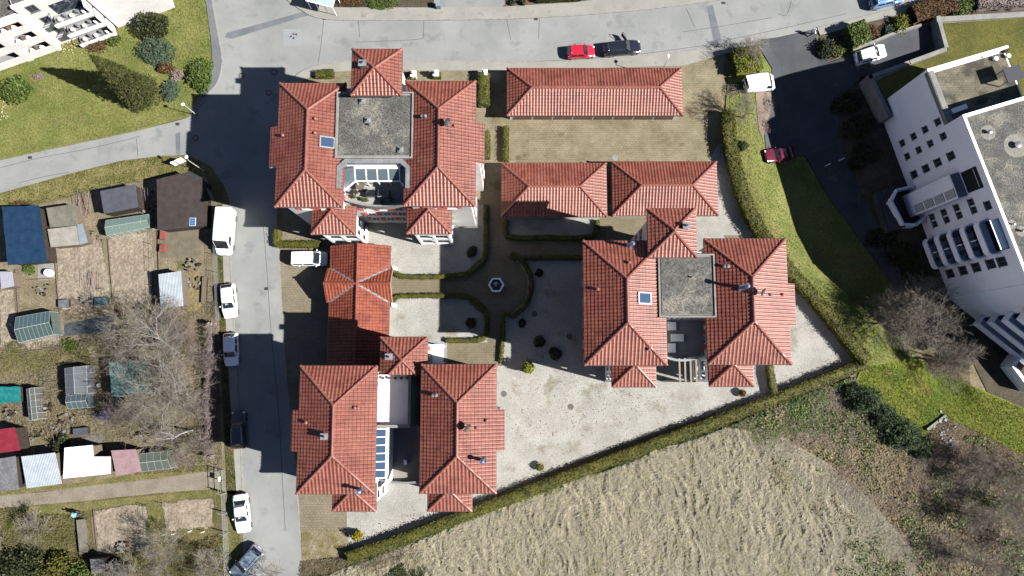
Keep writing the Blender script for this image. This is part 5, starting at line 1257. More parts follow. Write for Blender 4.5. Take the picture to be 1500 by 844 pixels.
# ---------------------------------------------------------------- scrub and rough grass that nobody could count
scrub = PL([(1050,632),(1130,596),(1250,552),(1290,625),(1345,668),(1400,640),(1440,640),(1560,720),(1580,930),(1235,930),(1222,800),(1198,738),(1148,688),(1098,652)])
rg = np.random.default_rng(77)
def scatter(name, poly, n, size, m, hmax, seed, label, cat, aspect=1.0, f=.25, thr=.0, up=1.3):
    rg = np.random.default_rng(seed); p = rand_in(poly, n, rg); k = fbm(p[:,0]*f, p[:,1]*f, seed, 4)
    keep = k > thr; p = p[keep]; k = k[keep]
    z = hmax*np.clip((k-.2)*1.8, .06, 1)*rg.random(len(p))**.6
    V, F = cards(np.stack([p[:,0],p[:,1],z+.03], 1), size*(.5+rg.random(len(p))), rg, up, aspect)
    return tag(np_mesh(name, V, F, m), label, cat, kind='stuff')
scatter('brambles', scrub, 46000, .22, m_scrub, .42, 5, 'tangled green and brown brambles beside the dry meadow', 'brambles')
scatter('dead_stems', scrub, 45000, .5, mat('dead_stalks', C(190,170,140), C(222,204,172), scale=.6, fine=.3, fscale=6), .5, 6, 'dead brown stems among the brambles', 'stems', aspect=.07)
scatter('bramble_leaves', PL([(1050,632),(1130,596),(1250,552),(1290,640),(1250,690),(1150,660)]), 26000, .20, m_leafg, .6, 7, 'dark green bramble leaves along the fence', 'leaves', thr=.42)
scatter('dark_undergrowth', PL([(1350,660),(1400,640),(1560,720),(1580,930),(1330,930),(1350,800),(1300,740)]), 30000, .45, mat('dark_stalks', C(150,136,118), C(184,168,148), scale=.6, fine=.3, fscale=6), .6, 8, 'dark leafless undergrowth in the lower right corner', 'undergrowth', aspect=.08, thr=.35)
scatter('fence_weeds', PL([(512,826),(730,745),(1050,630),(1130,594),(1125,588),(900,680),(730,742),(505,818)]), 9000, .2, mat('fence_weed', C(120,120,66), C(150,146,96), scale=.7, fine=.3), .5, 9, 'weeds growing along the meadow fence', 'weeds', aspect=.5)
scatter('rough_weeds', PL([(440,822),(512,816),(560,802),(640,785),(720,760),(600,820),(540,844),(500,930),(440,930)]), 16000, .35, mat('rough_weed', C(120,110,80), C(160,146,116), scale=.6, fine=.3), .7, 10, 'rough dead weeds at the bottom below the long hedge', 'weeds', aspect=.15)
scatter('dark_brambles', PL([(560,844),(600,815),(650,815),(680,835),(640,850)]), 6000, .2, m_leafd, .9, 11, 'dark bramble patch at the bottom edge of the meadow', 'brambles')
scatter('verge_tufts', PL([(0,286),(103,257),(179,238),(234,231),(290,236),(278,248),(229,259),(147,275),(60,298),(0,310)]), 22000, .28, mat('verge_tuft', C(140,142,70), C(190,178,118), scale=.7, fine=.3), .3, 12, 'yellowish grass tufts on the verge between road and allotments', 'grass', aspect=.2)
scatter('allotment_weeds', PL([(0,500),(130,500),(230,450),(318,440),(326,690),(200,695),(80,650),(0,620)]), 30000, .32, mat('allotment_weed', C(124,112,84), C(160,146,110), scale=.6, fine=.3, c3=C(110,118,58), c3scale=.3, c3at=.54), .4, 13, 'dead grass and weeds between the allotment sheds', 'weeds', aspect=.14)
scatter('lower_weeds', PL([(0,760),(130,750),(135,844),(220,815),(330,780),(335,880),(0,880)]), 22000, .32, mat('lower_weed', C(120,116,62), C(165,152,104), scale=.5, fine=.3, c3=C(130,140,48), c3scale=.3, c3at=.54), .4, 14, 'rough grass in the lower left gardens', 'grass', aspect=.16)
scatter('rusty_scrub', PL([(1345,655),(1385,612),(1440,638),(1500,668),(1640,790),(1640,860),(1400,720)]), 26000, .4, mat('rusty_stalks', C(150,128,104), C(184,160,132), scale=.6, fine=.3), .6, 15, 'rusty brown undergrowth below the bright lawn', 'undergrowth', aspect=.1)
scatter('scrub_fringe', PL([(1090,640),(1150,665),(1215,715),(1265,780),(1290,930),(1225,930),(1190,770),(1120,690)]), 9000, .22, m_scrub, .7, 16, 'sparse brambles creeping into the meadow edge', 'brambles', thr=.42)
scatter('green_scrub', scrub, 30000, .2, m_leafg, .9, 17, 'green leafy patches among the brambles', 'leaves', thr=.52, f=.35)
scatter('grey_scrub', scrub, 40000, .45, m_twig_p, .9, 18, 'greyish bare twigs among the brambles', 'twigs', aspect=.06, thr=.47, f=.3)
for i, (nm, poly, n, c_, lb) in enumerate([('lawn_grass', [(-20,-20),(300,-20),(310,62),(311,100),(297,132),(272,171),(206,189),(103,211),(-20,236)], 36000, m_lawn, 'short mown grass of the corner lawn'), ('lawn_grass', [(1068,100),(1108,135),(1117,180),(1121,219),(1179,231),(1246,335),(1330,450),(1345,530),(1268,533),(1195,448),(1107,335),(1087,290),(1068,215)], 20000, m_lawn, 'short grass of the lawn along the curving hedge'), ('lawn_grass', [(1268,537),(1345,527),(1400,558),(1500,600),(1640,662),(1640,792),(1500,672),(1440,640),(1385,612),(1340,650),(1295,627),(1250,566)], 34000, m_lawn2, 'bright grass of the lawn below the bare trees'), ('roadside_blades', [(318,300),(326,300),(327,391),(331,475),(337,580),(345,718),(333,718),(322,470)], 12000, mat('roadside_turf', C(118,126,60), C(150,146,92)), 'green grass beside the street parking')]):
    q = PL(poly); rg = np.random.default_rng(200+i); p = rand_in(q, n, rg)
    V, F = cards(np.stack([p[:,0],p[:,1],.03+.07*rg.random(n)], 1), .22, rg, .4, .3); tag(np_mesh(nm, V, F, c_), lb, 'grass', kind='stuff')
# pale flowers
for i, (x, y, sx, sy, n) in enumerate(((103,70,1.6,1.0,60),(5,165,1.0,1.6,50))):
    b = P(x,y); rg = np.random.default_rng(300+i); p = np.stack([b.x+rg.normal(size=n)*sx*.6, b.y+rg.normal(size=n)*sy*.5, .15+.1*rg.random(n)], 1)
    V, F = cards(p, .2, rg, 1.5); tag(np_mesh('flowers', V, F, mat('cream_petals', C(235,225,150), C(245,240,190), fine=.1)), ['cream flowers below the white balconies','cream flowers at the left edge of the lawn'][i], 'flowers', kind='stuff')

# ---------------------------------------------------------------- meadow fence
fp = PL([(1225,566),(1132,601),(1000,648),(900,684),(800,720),(730,747),(660,772),(600,795),(520,828)])
fe = empty('meadow_fence', fp[4], label='green wire mesh fence with posts along the meadow side of the long hedge', cat='fence')
for i in range(len(fp)-1):
    a, b = fp[i], fp[i+1]; L = (b-a).length; n = max(1, round(L/2.5)); d = (b-a).normalized()
    for k in range(n):
        q = a+(b-a)*(k/n); MB().tube((q.x,q.y,0),(q.x,q.y,1.25),.035,.035,6).build('post', m_green_metal, fe)
        MB().tube((q.x,q.y,.9),(q.x+.35,q.y-.75,.02),.025,.025,5).build('brace', m_green_metal, fe)
        r_ = a+(b-a)*((k+1)/n); mb = MB()
        for zz in (.15,.4,.65,.9,1.15): mb.tube((q.x,q.y,zz),(r_.x,r_.y,zz),.008,.008,3,False)
        for j in range(1,14):
            s_ = q+(r_-q)*(j/14); mb.tube((s_.x,s_.y,.1),(s_.x,s_.y,1.18),.006,.006,3,False)
        o = mb.build('wire_mesh', m_green_metal, fe); o['kind'] = 'stuff'
# street-side allotment fence
fp = PL([(303,262),(317,300),(320,400),(323,470)])
fe = empty('allotment_fence', fp[1], label='grey wire fence between the allotments and the parked white van', cat='fence')
for i in range(len(fp)-1):
    a, b = fp[i], fp[i+1]; L = (b-a).length; n = max(1, round(L/2.2))
    for k in range(n):
        q = a+(b-a)*(k/n); r_ = a+(b-a)*((k+1)/n)
        MB().tube((q.x,q.y,0),(q.x,q.y,1.5),.04,.04,6).build('post', m_zinc, fe); mb = MB()
        for zz in (.1,.3,.5,.7,.9,1.1,1.3,1.48): mb.tube((q.x,q.y,zz),(r_.x,r_.y,zz),.01,.01,3,False)
        for j in range(1,12): s_ = q+(r_-q)*(j/12); mb.tube((s_.x,s_.y,.05),(s_.x,s_.y,1.48),.008,.008,3,False)
        o = mb.build('wire_mesh', m_zinc, fe); o['kind'] = 'stuff'
fp = PL([(331,722),(334,780),(336,840),(337,870)])
fe = empty('allotment_fence', fp[1], label='pale wire fence with concrete posts beside the lower street parking', cat='fence')
for i in range(len(fp)-1):
    a, b = fp[i], fp[i+1]
    for k in range(2):
        q = a+(b-a)*(k/2); r_ = a+(b-a)*((k+1)/2)
        MB().b2(q.x-.06,q.y-.06,0,q.x+.06,q.y+.06,1.6).build('post', m_conc, fe)
        MB().tube((q.x,q.y,1.5),(q.x-.5,q.y+.2,1.75),.03,.03,5).build('post_arm', m_conc, fe); mb = MB()
        for zz in (.1,.4,.7,1.0,1.3,1.5): mb.tube((q.x,q.y,zz),(r_.x,r_.y,zz),.008,.008,3,False)
        o = mb.build('wire', m_zinc, fe); o['kind'] = 'stuff'
# gate to the allotment track
gp = P(326,688); g2 = P(328,720)
gt = empty('allotment_gate', gp, label='pale metal gate frame across the allotment track', cat='gate')
for q in (gp, g2, (gp+g2)/2): MB().tube((q.x,q.y,0),(q.x,q.y,1.7),.05,.05,7).build('post', m_zinc, gt)
for zz in (.3,1.0,1.65): MB().tube((gp.x,gp.y,zz),(g2.x,g2.y,zz),.035,.035,5).build('rail', mat('pale_green_paint', C(180,190,160), fine=.1), gt)
q = (gp+g2)/2; MB().box((q.x,q.y+.3,1.2),(.04,.6,.5)).build('notice', m_white, gt)
# ---------------------------------------------------------------- cars
m_tyre = plain('tyre_rubber', (.012,.012,.012), .8)
m_rim = plain('wheel_rim', (.4,.4,.42), .3, .5, .9)
m_carglass = plain('car_glass', (.012,.016,.02), .04, .9)
m_lamp = plain('headlamp', (.7,.7,.72), .1, .8)
m_tail = plain('tail_lamp', (.35,.01,.01), .2, .6)
m_trim = plain('black_trim', (.015,.015,.016), .5)
def paint(name, c, rough=.22, metal=0.0):
    m = plain(name, c, rough, .5, metal); m.node_tree.nodes['Principled BSDF'].inputs['Coat Weight'].default_value = .6; return m
# profiles: deck heights along the length (front to back, fractions) and cabin: windscreen foot, roof front, roof rear, rear-screen foot
KINDS = {
 'hatch': dict(cab=(.27,.42,.86,.97), hood=.68, cowl=.95, belt=.95, tail=.98, rw=.74),
 'saloon': dict(cab=(.30,.44,.68,.84), hood=.68, cowl=.93, belt=.93, tail=.95, rw=.72),
 'estate': dict(cab=(.29,.42,.88,.975), hood=.70, cowl=.95, belt=.96, tail=1.0, rw=.74),
 'suv': dict(cab=(.28,.41,.87,.97), hood=.80, cowl=1.05, belt=1.05, tail=1.08, rw=.76),
 'mpv': dict(cab=(.19,.33,.93,.99), hood=.85, cowl=1.08, belt=1.08, tail=1.1, rw=.82),
 'van': dict(cab=(.12,.25,.975,.998), hood=.95, cowl=1.2, belt=1.25, tail=1.3, rw=.90)}
def car(px, py, heading, L, W, Ht, kind, pm, label, group='parked cars', cat='car', name='parked_car', wscr=True, glass_sides=True, rails=False, door_open=False):
    K = KINDS[kind]; b = P(px, py, Ht*.45); b.z = .012
    c = empty(name, b, R(heading), label, cat, group); hl = L/2; hw = W/2
    X = lambda f: hl-f*L
    f0, f1, f2, f3 = K['cab']; belt = K['belt']
    # lower body: stations from the front bumper to the rear one
    st = [(0,.52,K['hood']-.22,.52),(.012,.80,K['hood']-.12,.40),(.05,.92,K['hood']-.02,.26),(.13,.985,K['hood']+.05,.2),(f0*.75,1,K['cowl']-.06,.2),(f0,1,K['cowl'],.2),(.5,1,belt,.2),(f3-.1,1,belt+.02,.2),(min(f3,.955),.985,K['tail'],.2),(.975,.93,K['tail']-.06,.28),(.992,.84,K['tail']-.2,.38),(1,.6,K['tail']-.32,.48)]
    sec = 9; V = []; 
    for f, wf, zt, zb in st:
        w_ = hw*wf; x = X(f)
        prof = [(w_*.9,zb),(w_*.985,zb+.12),(w_,(zb+zt)*.5+.05),(w_*.985,zt-.07),(w_*.93,zt-.012),(w_*.7,zt+.02),(w_*.35,zt+.045),(0,zt+.05)]
        ring = [(x,y,z) for y, z in prof]+[(x,-y,z) for y, z in reversed(prof[:-1])]
        V += ring
    n = 15; F = []
    for i in range(len(st)-1):
        for j in range(n-1): F.append((i*n+j, i*n+j+1, (i+1)*n+j+1, (i+1)*n+j))
        F.append(((i+1)*n, i*n, i*n+n-1, (i+1)*n+n-1)[::-1])
    F += [tuple(range(n)), tuple(range((len(st)-1)*n+n-1, (len(st)-1)*n-1, -1))]
    body = MB().add(V, F).build('body', pm, c, True, local=True)
    # cabin shell and its glass
    rw = K['rw']*hw; zb_ = belt-.03; zr = Ht
    if kind == 'van': rw = hw*.9
    foot = [(X(f0),hw*.80),(X(f0+.04),hw*.93),(X((f0+f3)/2),hw*.955),(X(f3-.04),hw*.93),(X(f3),hw*.82)]
    top = [(X(f1),rw*.92),(X(f1+.03),rw*.99),(X((f1+f2)/2),rw*1.02),(X(f2-.02),rw*.99),(X(f2),rw*.93)]
    V = []; F = []
    for (xb, yb), (xt, yt) in zip(foot, top):
        zc = belt+.02 if xb < X(f0+.01) else K['cowl']+.02
        ring = [(xb,yb,zc-.05),(xb*.94+xt*.06,yb*.99+yt*.01,zc+.04),(xt*.93+xb*.07,yt+.02,zr-.09),(xt,yt*.93,zr-.025),(xt,yt*.5,zr+.0),(xt,0,zr+.012)]
        V += ring+[(x,-y,z) for x, y, z in reversed(ring[:-1])]
    n = 11
    for i in range(4):
        for j in range(n-1): F.append((i*n+j, i*n+j+1, (i+1)*n+j+1, (i+1)*n+j))
    F += [tuple(range(n)), tuple(range(4*n+n-1,4*n-1,-1))]
    MB().add(V, F).build('cabin', pm, c, True, local=True)
    def panel(nm, quad, m, off):
        q = [Vector(p) for p in quad]; nr = (q[1]-q[0]).cross(q[3]-q[0]).normalized()
        ctr = sum(q, Vector())/4
        if nr.dot(ctr-Vector((0,0,.7))) < 0: nr = -nr
        a = [p+nr*off for p in q]; bb = [p-nr*.05 for p in q]
        return MB().add(a+bb, [(0,1,2,3),(7,6,5,4),(0,4,5,1),(1,5,6,2),(2,6,7,3),(3,7,4,0)]).build(nm, m, c, local=True)
    zc = K['cowl']+.05
    xa, xr = X(f0), X(f1)
    panel('windscreen', [(xa-.04,hw*.74,zc),(xa-.04,-hw*.74,zc),(xr+.03,-rw*.84,zr-.05),(xr+.03,rw*.84,zr-.05)], m_carglass, .025)
    xa, xr = X(f3), X(f2)
    panel('rear_window', [(xa+.04,hw*.72,belt+.1),(xa+.04,-hw*.72,belt+.1),(xr-.03,-rw*.82,zr-.08),(xr-.03,rw*.82,zr-.08)], m_carglass, .025)
    if glass_sides:
        spans = [(f0+.07,.5*(f1+f2)-.01,f1+.03),(.5*(f1+f2)+.02,f3-.07,.5*(f1+f2)+.02)]
        for s_ in (-1,1):
            panel('side_window', [(X(f0+.09),s_*hw*.945,belt+.06),(X(.5*(f1+f2)-.015),s_*hw*.955,belt+.06),(X(.5*(f1+f2)-.015),s_*(rw*1.0+.015),zr-.13),(X(f1+.05),s_*(rw*.98+.015),zr-.13)], m_carglass, .02)
            panel('side_window', [(X(.5*(f1+f2)+.015),s_*hw*.955,belt+.06),(X(f3-.09),s_*hw*.93,belt+.06),(X(f2-.05),s_*(rw*.98+.015),zr-.13),(X(.5*(f1+f2)+.015),s_*(rw*1.0+.015),zr-.13)], m_carglass, .02)
    else:
        for s_ in (-1,1): panel('side_window', [(X(f0+.03),s_*hw*.945,belt+.05),(X(f1+.12),s_*hw*.955,belt+.05),(X(f1+.12),s_*(rw+.015),belt+.75),(X(f1+.0),s_*(rw+.015),belt+.75)], m_carglass, .03)
    r_ = .33 if kind != 'van' else .36
    for fx in (.17,.80):
        for s_ in (-1,1):
            wh = MB().tube((X(fx),s_*(hw-.2),r_),(X(fx),s_*(hw-.005),r_),r_,r_,18).build('wheel', m_tyre, c, local=True)
            MB().tube((X(fx),s_*(hw-.05),r_),(X(fx),s_*(hw+.006),r_),r_*.62,r_*.6,12).build('rim', m_rim, wh, local=True)
    for s_ in (-1,1):
        MB().add(*ellip((X(.045),s_*hw*.72,K['hood']-.07),(.16,.17,.07))).build('headlight', m_lamp, c, True, local=True)
        MB().add(*ellip((X(.985),s_*hw*.74,K['tail']-.14),(.06,.14,.12))).build('tail_light', m_tail, c, True, local=True)
        mr = MB().add(*ellip((X(f0+.085),s_*(hw+.11),belt+.08),(.09,.11,.08))).build('mirror', pm if kind != 'van' else m_trim, c, True, local=True)
        MB().tube((X(f0+.085),s_*(hw*.93),belt+.05),(X(f0+.085),s_*(hw+.1),belt+.07),.025,.025,5).build('mirror_arm', m_trim, mr, local=True)
        if rails: MB().tube((X(f1+.04),s_*rw*.86,zr+.05),(X(f2-.04),s_*rw*.86,zr+.05),.022,.022,6).build('roof_rail', m_steel, c, local=True)
    MB().b2(X(.0)-.02,-hw*.45,.36,X(0)+.015,hw*.45,.52).build('front_grille', m_trim, c, local=True)
    MB().b2(X(1)-.012,-.26,.55,X(1)+.02,.26,.67).build('number_plate', m_white, c, local=True)
    MB().tube((X(f0-.01),hw*.1,K['cowl']+.06),(X(f0+.02),-hw*.55,K['cowl']+.08),.012,.012,4).tube((X(f0-.01),hw*.65,K['cowl']+.06),(X(f0+.02),hw*.02,K['cowl']+.08),.012,.012,4).build('wiper', m_trim, c, local=True)['kind'] = 'stuff'
    if door_open:
        a = R(118); hx = X(f0+.06); hy = hw*.97
        d = Vector((math.cos(a),math.sin(a),0)); p0 = Vector((hx,hy,.3)); Ld = 1.15; nn = Vector((-d.y,d.x,0))*.04
        q = [p0, p0+d*Ld, p0+d*Ld+Vector((0,0,.68)), p0+Vector((0,0,.68))]
        dr = MB().add([v+nn for v in q]+[v-nn for v in q], [(0,1,2,3),(7,6,5,4),(0,4,5,1),(1,5,6,2),(2,6,7,3),(3,7,4,0)]).build('open_door', pm, c, local=True)
        q = [p0+d*.18+Vector((0,0,.7)), p0+d*1.1+Vector((0,0,.7)), p0+d*1.0+Vector((0,0,1.12)), p0+d*.5+Vector((0,0,1.12))]
        mb = MB()
        for i in range(4): mb.tube(q[i], q[(i+1)%4], .03, .03, 4)
        mb.build('window_surround', m_trim, dr, local=True)
    return c
def ellip(c, r, n=8, m=6):
    V = []; F = []
    for j in range(m+1):
        t = math.pi*j/m
        for i in range(n): V.append((c[0]+r[0]*math.sin(t)*math.cos(6.283*i/n), c[1]+r[1]*math.sin(t)*math.sin(6.283*i/n), c[2]+r[2]*math.cos(t)))
    for j in range(m):
        for i in range(n): F.append((j*n+i, (j+1)*n+i, (j+1)*n+(i+1)%n, j*n+(i+1)%n))
    return V, F
pw = paint('white_car_paint', (.78,.78,.78)); pw2 = paint('pearl_white_paint', (.72,.75,.79)); pb = paint('black_car_paint', (.012,.014,.022), .15); pr = paint('red_car_paint', (.42,.012,.03)); pdr = paint('dark_red_paint', (.085,.006,.018)); pg = paint('dark_grey_paint', (.05,.055,.065), .2, .3); pbl = paint('blue_car_paint', (.10,.19,.33)); ps = paint('silver_blue_paint', (.22,.28,.36), .22, .4)
car(329,339,-92,5.9,2.05,2.45,'van',pw,'long white delivery van parked on the verge strip',cat='van',glass_sides=False,name='delivery_van')
car(335.5,441,-82,4.3,1.8,1.45,'hatch',pw,'white hatchback parked next below the long delivery van')
car(338.5,512,-86,4.1,1.78,1.5,'hatch',pw2,'bluish white hatchback parked at the shadow edge under bare twigs')
car(350,630,94,4.5,1.85,1.6,'suv',pg,'dark grey car parked inside the villa shadow on the street',rails=True)
car(354.5,752,-82,4.6,1.8,1.43,'saloon',pw,'white saloon parked beside the lower allotment fence')
car(361,824,228,4.5,1.82,1.5,'estate',ps,'slate blue estate parked askew at the bottom street end',rails=True)
car(453,379,0,4.5,1.82,1.75,'mpv',pw,'white people carrier parked on the pavers beside the gate house',group=None)
car(851,76,3,3.6,1.65,1.48,'hatch',pr,'small bright red hatchback parked at the top roadside')
car(911,70.5,6,4.9,1.84,1.5,'estate',pb,'black estate car with its door open at the top roadside',rails=True,door_open=True)
car(1298,-1,14,4.5,1.84,1.55,'suv',pbl,'blue car cut by the top edge beside the hedge row')
car(1275,80,17,4.2,1.78,1.45,'hatch',pw,'white hatchback on the garage ramp',group=None)
car(1113,122,15,4.7,1.92,1.95,'van',pw,'white panel van parked between the hedge block and bare tree',cat='van',glass_sides=False,name='parked_van',group=None)
car(1142,227,194,4.7,1.8,1.45,'saloon',pdr,'dark red saloon half in shade on the east driveway',group=None)

# ---------------------------------------------------------------- people
def person(px, py, heading, top, legs, hair, label, stride=.28, bend=0.0, carry=False):
    b = P(px,py,.9); b.z = .02; t = empty('person', b, R(heading), label, 'person')
    sx = stride; bx = bend
    pel = (0,0,.94); chest = (.04+bx*.5,0,1.32-bx*.15); neck = (.05+bx*.8,0,1.5-bx*.25); head = (.08+bx,0,1.66-bx*.32)
    lh, rh = (0,.1,.9), (0,-.1,.9); lk, rk = (sx*.62,.11,.5), (-sx*.25,-.11,.5); la, ra = (sx*.75,.11,.09), (-sx*1.15,-.11,.14); lt, rt = (sx*.75+.2,.12,.04), (-sx*1.15+.17,-.12,.05)
    ls, rs = (chest[0],.19,chest[2]+.1), (chest[0],-.19,chest[2]+.1); le, re = (chest[0]-.14,.26,chest[2]-.17), (chest[0]+.12,-.26,chest[2]-.17); lw, rw = (chest[0]+.02,.27,chest[2]-.42), (chest[0]+.32,-.22,chest[2]-.32)
    def skin(name, verts, edges, radii, m, par):
        me = bpy.data.meshes.new(name); me.from_pydata(verts, edges, []); o = bpy.data.objects.new(name, me); col.objects.link(o); o.parent = par; me.materials.append(m)
        md = o.modifiers.new('skin', 'SKIN'); md.use_smooth_shade = True
        if not me.skin_vertices: me.attributes
        for i, r in enumerate(radii): me.skin_vertices[0].data[i].radius = (r, r)
        me.skin_vertices[0].data[0].use_root = True
        o.modifiers.new('sub', 'SUBSURF').levels = 1; return o
    V = [pel,chest,neck,head,lh,lk,la,lt,rh,rk,ra,rt,ls,le,lw,rs,re,rw,(head[0]+.02,0,head[2]+.1)]
    E_ = [(0,1),(1,2),(2,3),(3,18),(0,4),(4,5),(5,6),(6,7),(0,8),(8,9),(9,10),(10,11),(1,12),(12,13),(13,14),(1,15),(15,16),(16,17)]
    Rr = [.13,.14,.055,.095,.09,.06,.045,.04,.09,.06,.045,.04,.065,.045,.035,.065,.045,.035,.07]
    try:
        me_ok = True
        body = skin('body', V, E_, Rr, plain('skin_tone', (.5,.32,.24), .6), t)
        skin('jacket', [pel,chest,ls,le,lw,rs,re,rw,(neck[0],0,neck[2]-.05)], [(0,1),(1,2),(2,3),(3,4),(1,5),(5,6),(6,7),(1,8)], [.16,.17,.09,.07,.055,.09,.07,.055,.08], top, t)
        skin('trousers', [pel,lh,lk,la,rh,rk,ra], [(0,1),(1,2),(2,3),(0,4),(4,5),(5,6)], [.15,.11,.08,.065,.11,.08,.065], legs, t)
    except Exception as ex:
        print('person', ex)
    MB().add(*ellip((head[0]-.02,0,head[2]+.07),(.12,.1,.1))).build('hair', hair, t, True, local=True)
    for s_ in (-1,1):
        f = (lt if s_ > 0 else rt); MB().add(*ellip((f[0]-.08,f[1],f[2]+.02),(.15,.05,.05))).build('shoe', m_trim, t, True, local=True)
    return t
person(1190.5,47.5,15,plain('white_top',(.75,.75,.75),.8),plain('dark_trousers',(.03,.03,.05),.8),plain('grey_hair',(.4,.38,.35),.8),'person in a white top walking on the pavement by the clipped shrubs')
person(112,753,200,plain('light_blue_top',(.10,.34,.55),.8),plain('dark_trousers',(.03,.03,.05),.8),plain('dark_hair',(.03,.02,.02),.8),'person in a light blue top bending in the lower left garden',.05,.25)

# ---------------------------------------------------------------- lamps, signs, small street things
def lamp(px, py, h, head_dir, label):
    hd = P(px,py,h); t = empty('street_lamp', (hd.x-head_dir[0]*.5,hd.y-head_dir[1]*.5,0), label=label, cat='street lamp'); b = Vector((hd.x-head_dir[0]*.5,hd.y-head_dir[1]*.5,0))
    MB().tube((b.x,b.y,0),(b.x,b.y,h-.1),.06,.04,8).build('pole', mat('lamp_pole', (.36,.36,.36), fine=.05), t)
    MB().lathe((b.x,b.y,0), [(.12,0),(.12,.5),(.08,.55)], 10).build('base', m_zinc, t)
    MB().tube((b.x,b.y,h-.1),(hd.x,hd.y,h),.04,.035,6).build('arm', MATS['lamp_pole'], t)
    hdm = MB().add(*ellip((hd.x,hd.y,h+.04),(.17+.12*abs(head_dir[0]),.14+.14*abs(head_dir[1]),.08))).build('lamp_head', m_white, t, True)
    MB().add(*ellip((hd.x,hd.y,h-.03),(.2,.18,.06))).build('lamp_glass', m_lamp, hdm, True)
lamp(979,82,5.0,(.2,.98),'street lamp behind the longest garage roof at the top road')
lamp(273,230,5.0,(-.5,.85),'street lamp at the junction beside the allotments')
lamp(268,153,3.2,(-.8,.5),'shorter lamp on the corner of the white house lawn')
sb = P(262,238,1.0); t = empty('notice_board', (sb.x,sb.y,0), R(25), 'white board on posts beside the junction lamp', 'sign')
MB().b2(-.75,-.05,.55,.75,.05,1.9).build('board', m_white, t, local=True)
for x in (-.6,.6): MB().b2(x-.04,.051,0,x+.04,.12,1.95).build('post', m_zinc, t, local=True)
def pillar(px, py, label):
    b = P(px,py,.8); t = empty('gate_pillar', (b.x,b.y,0), label=label, cat='pillar', group='white gate pillars')
    MB().b2(b.x-.3,b.y-.3,0,b.x+.3,b.y+.3,1.15).build('shaft', m_white, t)
    MB().b2(b.x-.38,b.y-.38,1.151,b.x+.38,b.y+.38,1.28).build('capstone', m_white, t)
    MB().lathe((b.x,b.y,1.281), [(.14,0),(.1,.06),(.2,.18),(.26,.34),(.2,.5),(.08,.58)], 12).build('finial', m_white, t, True)
pillar(606,110,'white gate pillar nearest the tower of the north-west villa'); pillar(639,109,'white gate pillar, middle of the three'); pillar(710,108,'white gate pillar in front of the thick short hedge')
# fountain
t = empty('fountain', (cc.x,cc.y,0), label='hexagonal white rimmed fountain in the round court', cat='fountain')
hx = lambda r, z: [(cc.x+r*math.cos(R(60*i+30-30)), cc.y+r*math.sin(R(60*i)), z) for i in range(6)]
o_, i_ = hx(1.0,0), hx(.78,0); mb = MB()
for k in range(6): mb.prism([o_[k][:2],o_[(k+1)%6][:2],i_[(k+1)%6][:2],i_[k][:2]], .03, .5)
mb.build('basin_rim', m_white, t); MB().prism([p[:2] for p in hx(.79,0)], .03, .3).build('water', m_water, t)
MB().lathe((cc.x,cc.y,.03), [(.2,0),(.12,.3),(.08,.7),(.3,.85),(.32,.9),(.05,.92),(.05,1.1)], 12).build('spout', m_conc, t, True)
# bus shelter and bin at the top edge
sh = P(474,3,1.2); t = empty('glass_shelter', (sh.x,sh.y,0), R(-15), 'glass roofed shelter cut by the top edge at the corner', 'shelter')
for x in (-1.7,-.57,.57,1.7): MB().b2(x-.04,-.9,0,x+.04,-.82,2.3).build('post', m_white, t, local=True)
for x in (-1.7,1.7): MB().b2(x-.04,.82,0,x+.04,.9,2.3).build('post', m_white, t, local=True)
MB().b2(-1.8,-1.0,2.301,1.8,-.9,2.42).b2(-1.8,.9,2.301,1.8,1.0,2.42).b2(-1.8,-.9,2.301,-1.7,.9,2.42).b2(1.7,-.9,2.301,1.8,.9,2.42).build('roof_frame', m_white, t, local=True)
for i in range(3): MB().b2(-1.69+i*1.13,-.89,2.33,-.6+i*1.13,.89,2.36).build('glass_pane', plain('shelter_glass', (.3,.38,.42), .08, .7), t, local=True)
bn = P(642,8,.5); t = empty('wheelie_bin', (bn.x,bn.y,0), .1, 'grey-green bin at the top forecourt edge', 'bin')
MB().b2(-.28,-.32,.05,.28,.32,.95).build('bin_body', plain('bin_plastic', (.10,.14,.15), .5), t, local=True); MB().b2(-.3,-.36,.951,.3,.36,1.03).build('lid', plain('bin_lid', (.14,.2,.21), .5), t, local=True)
for x in (-.24,.24): MB().tube((x-.03,.3,.1),(x+.03,.3,.1),.1,.1,10).build('wheel', m_tyre, t, local=True)
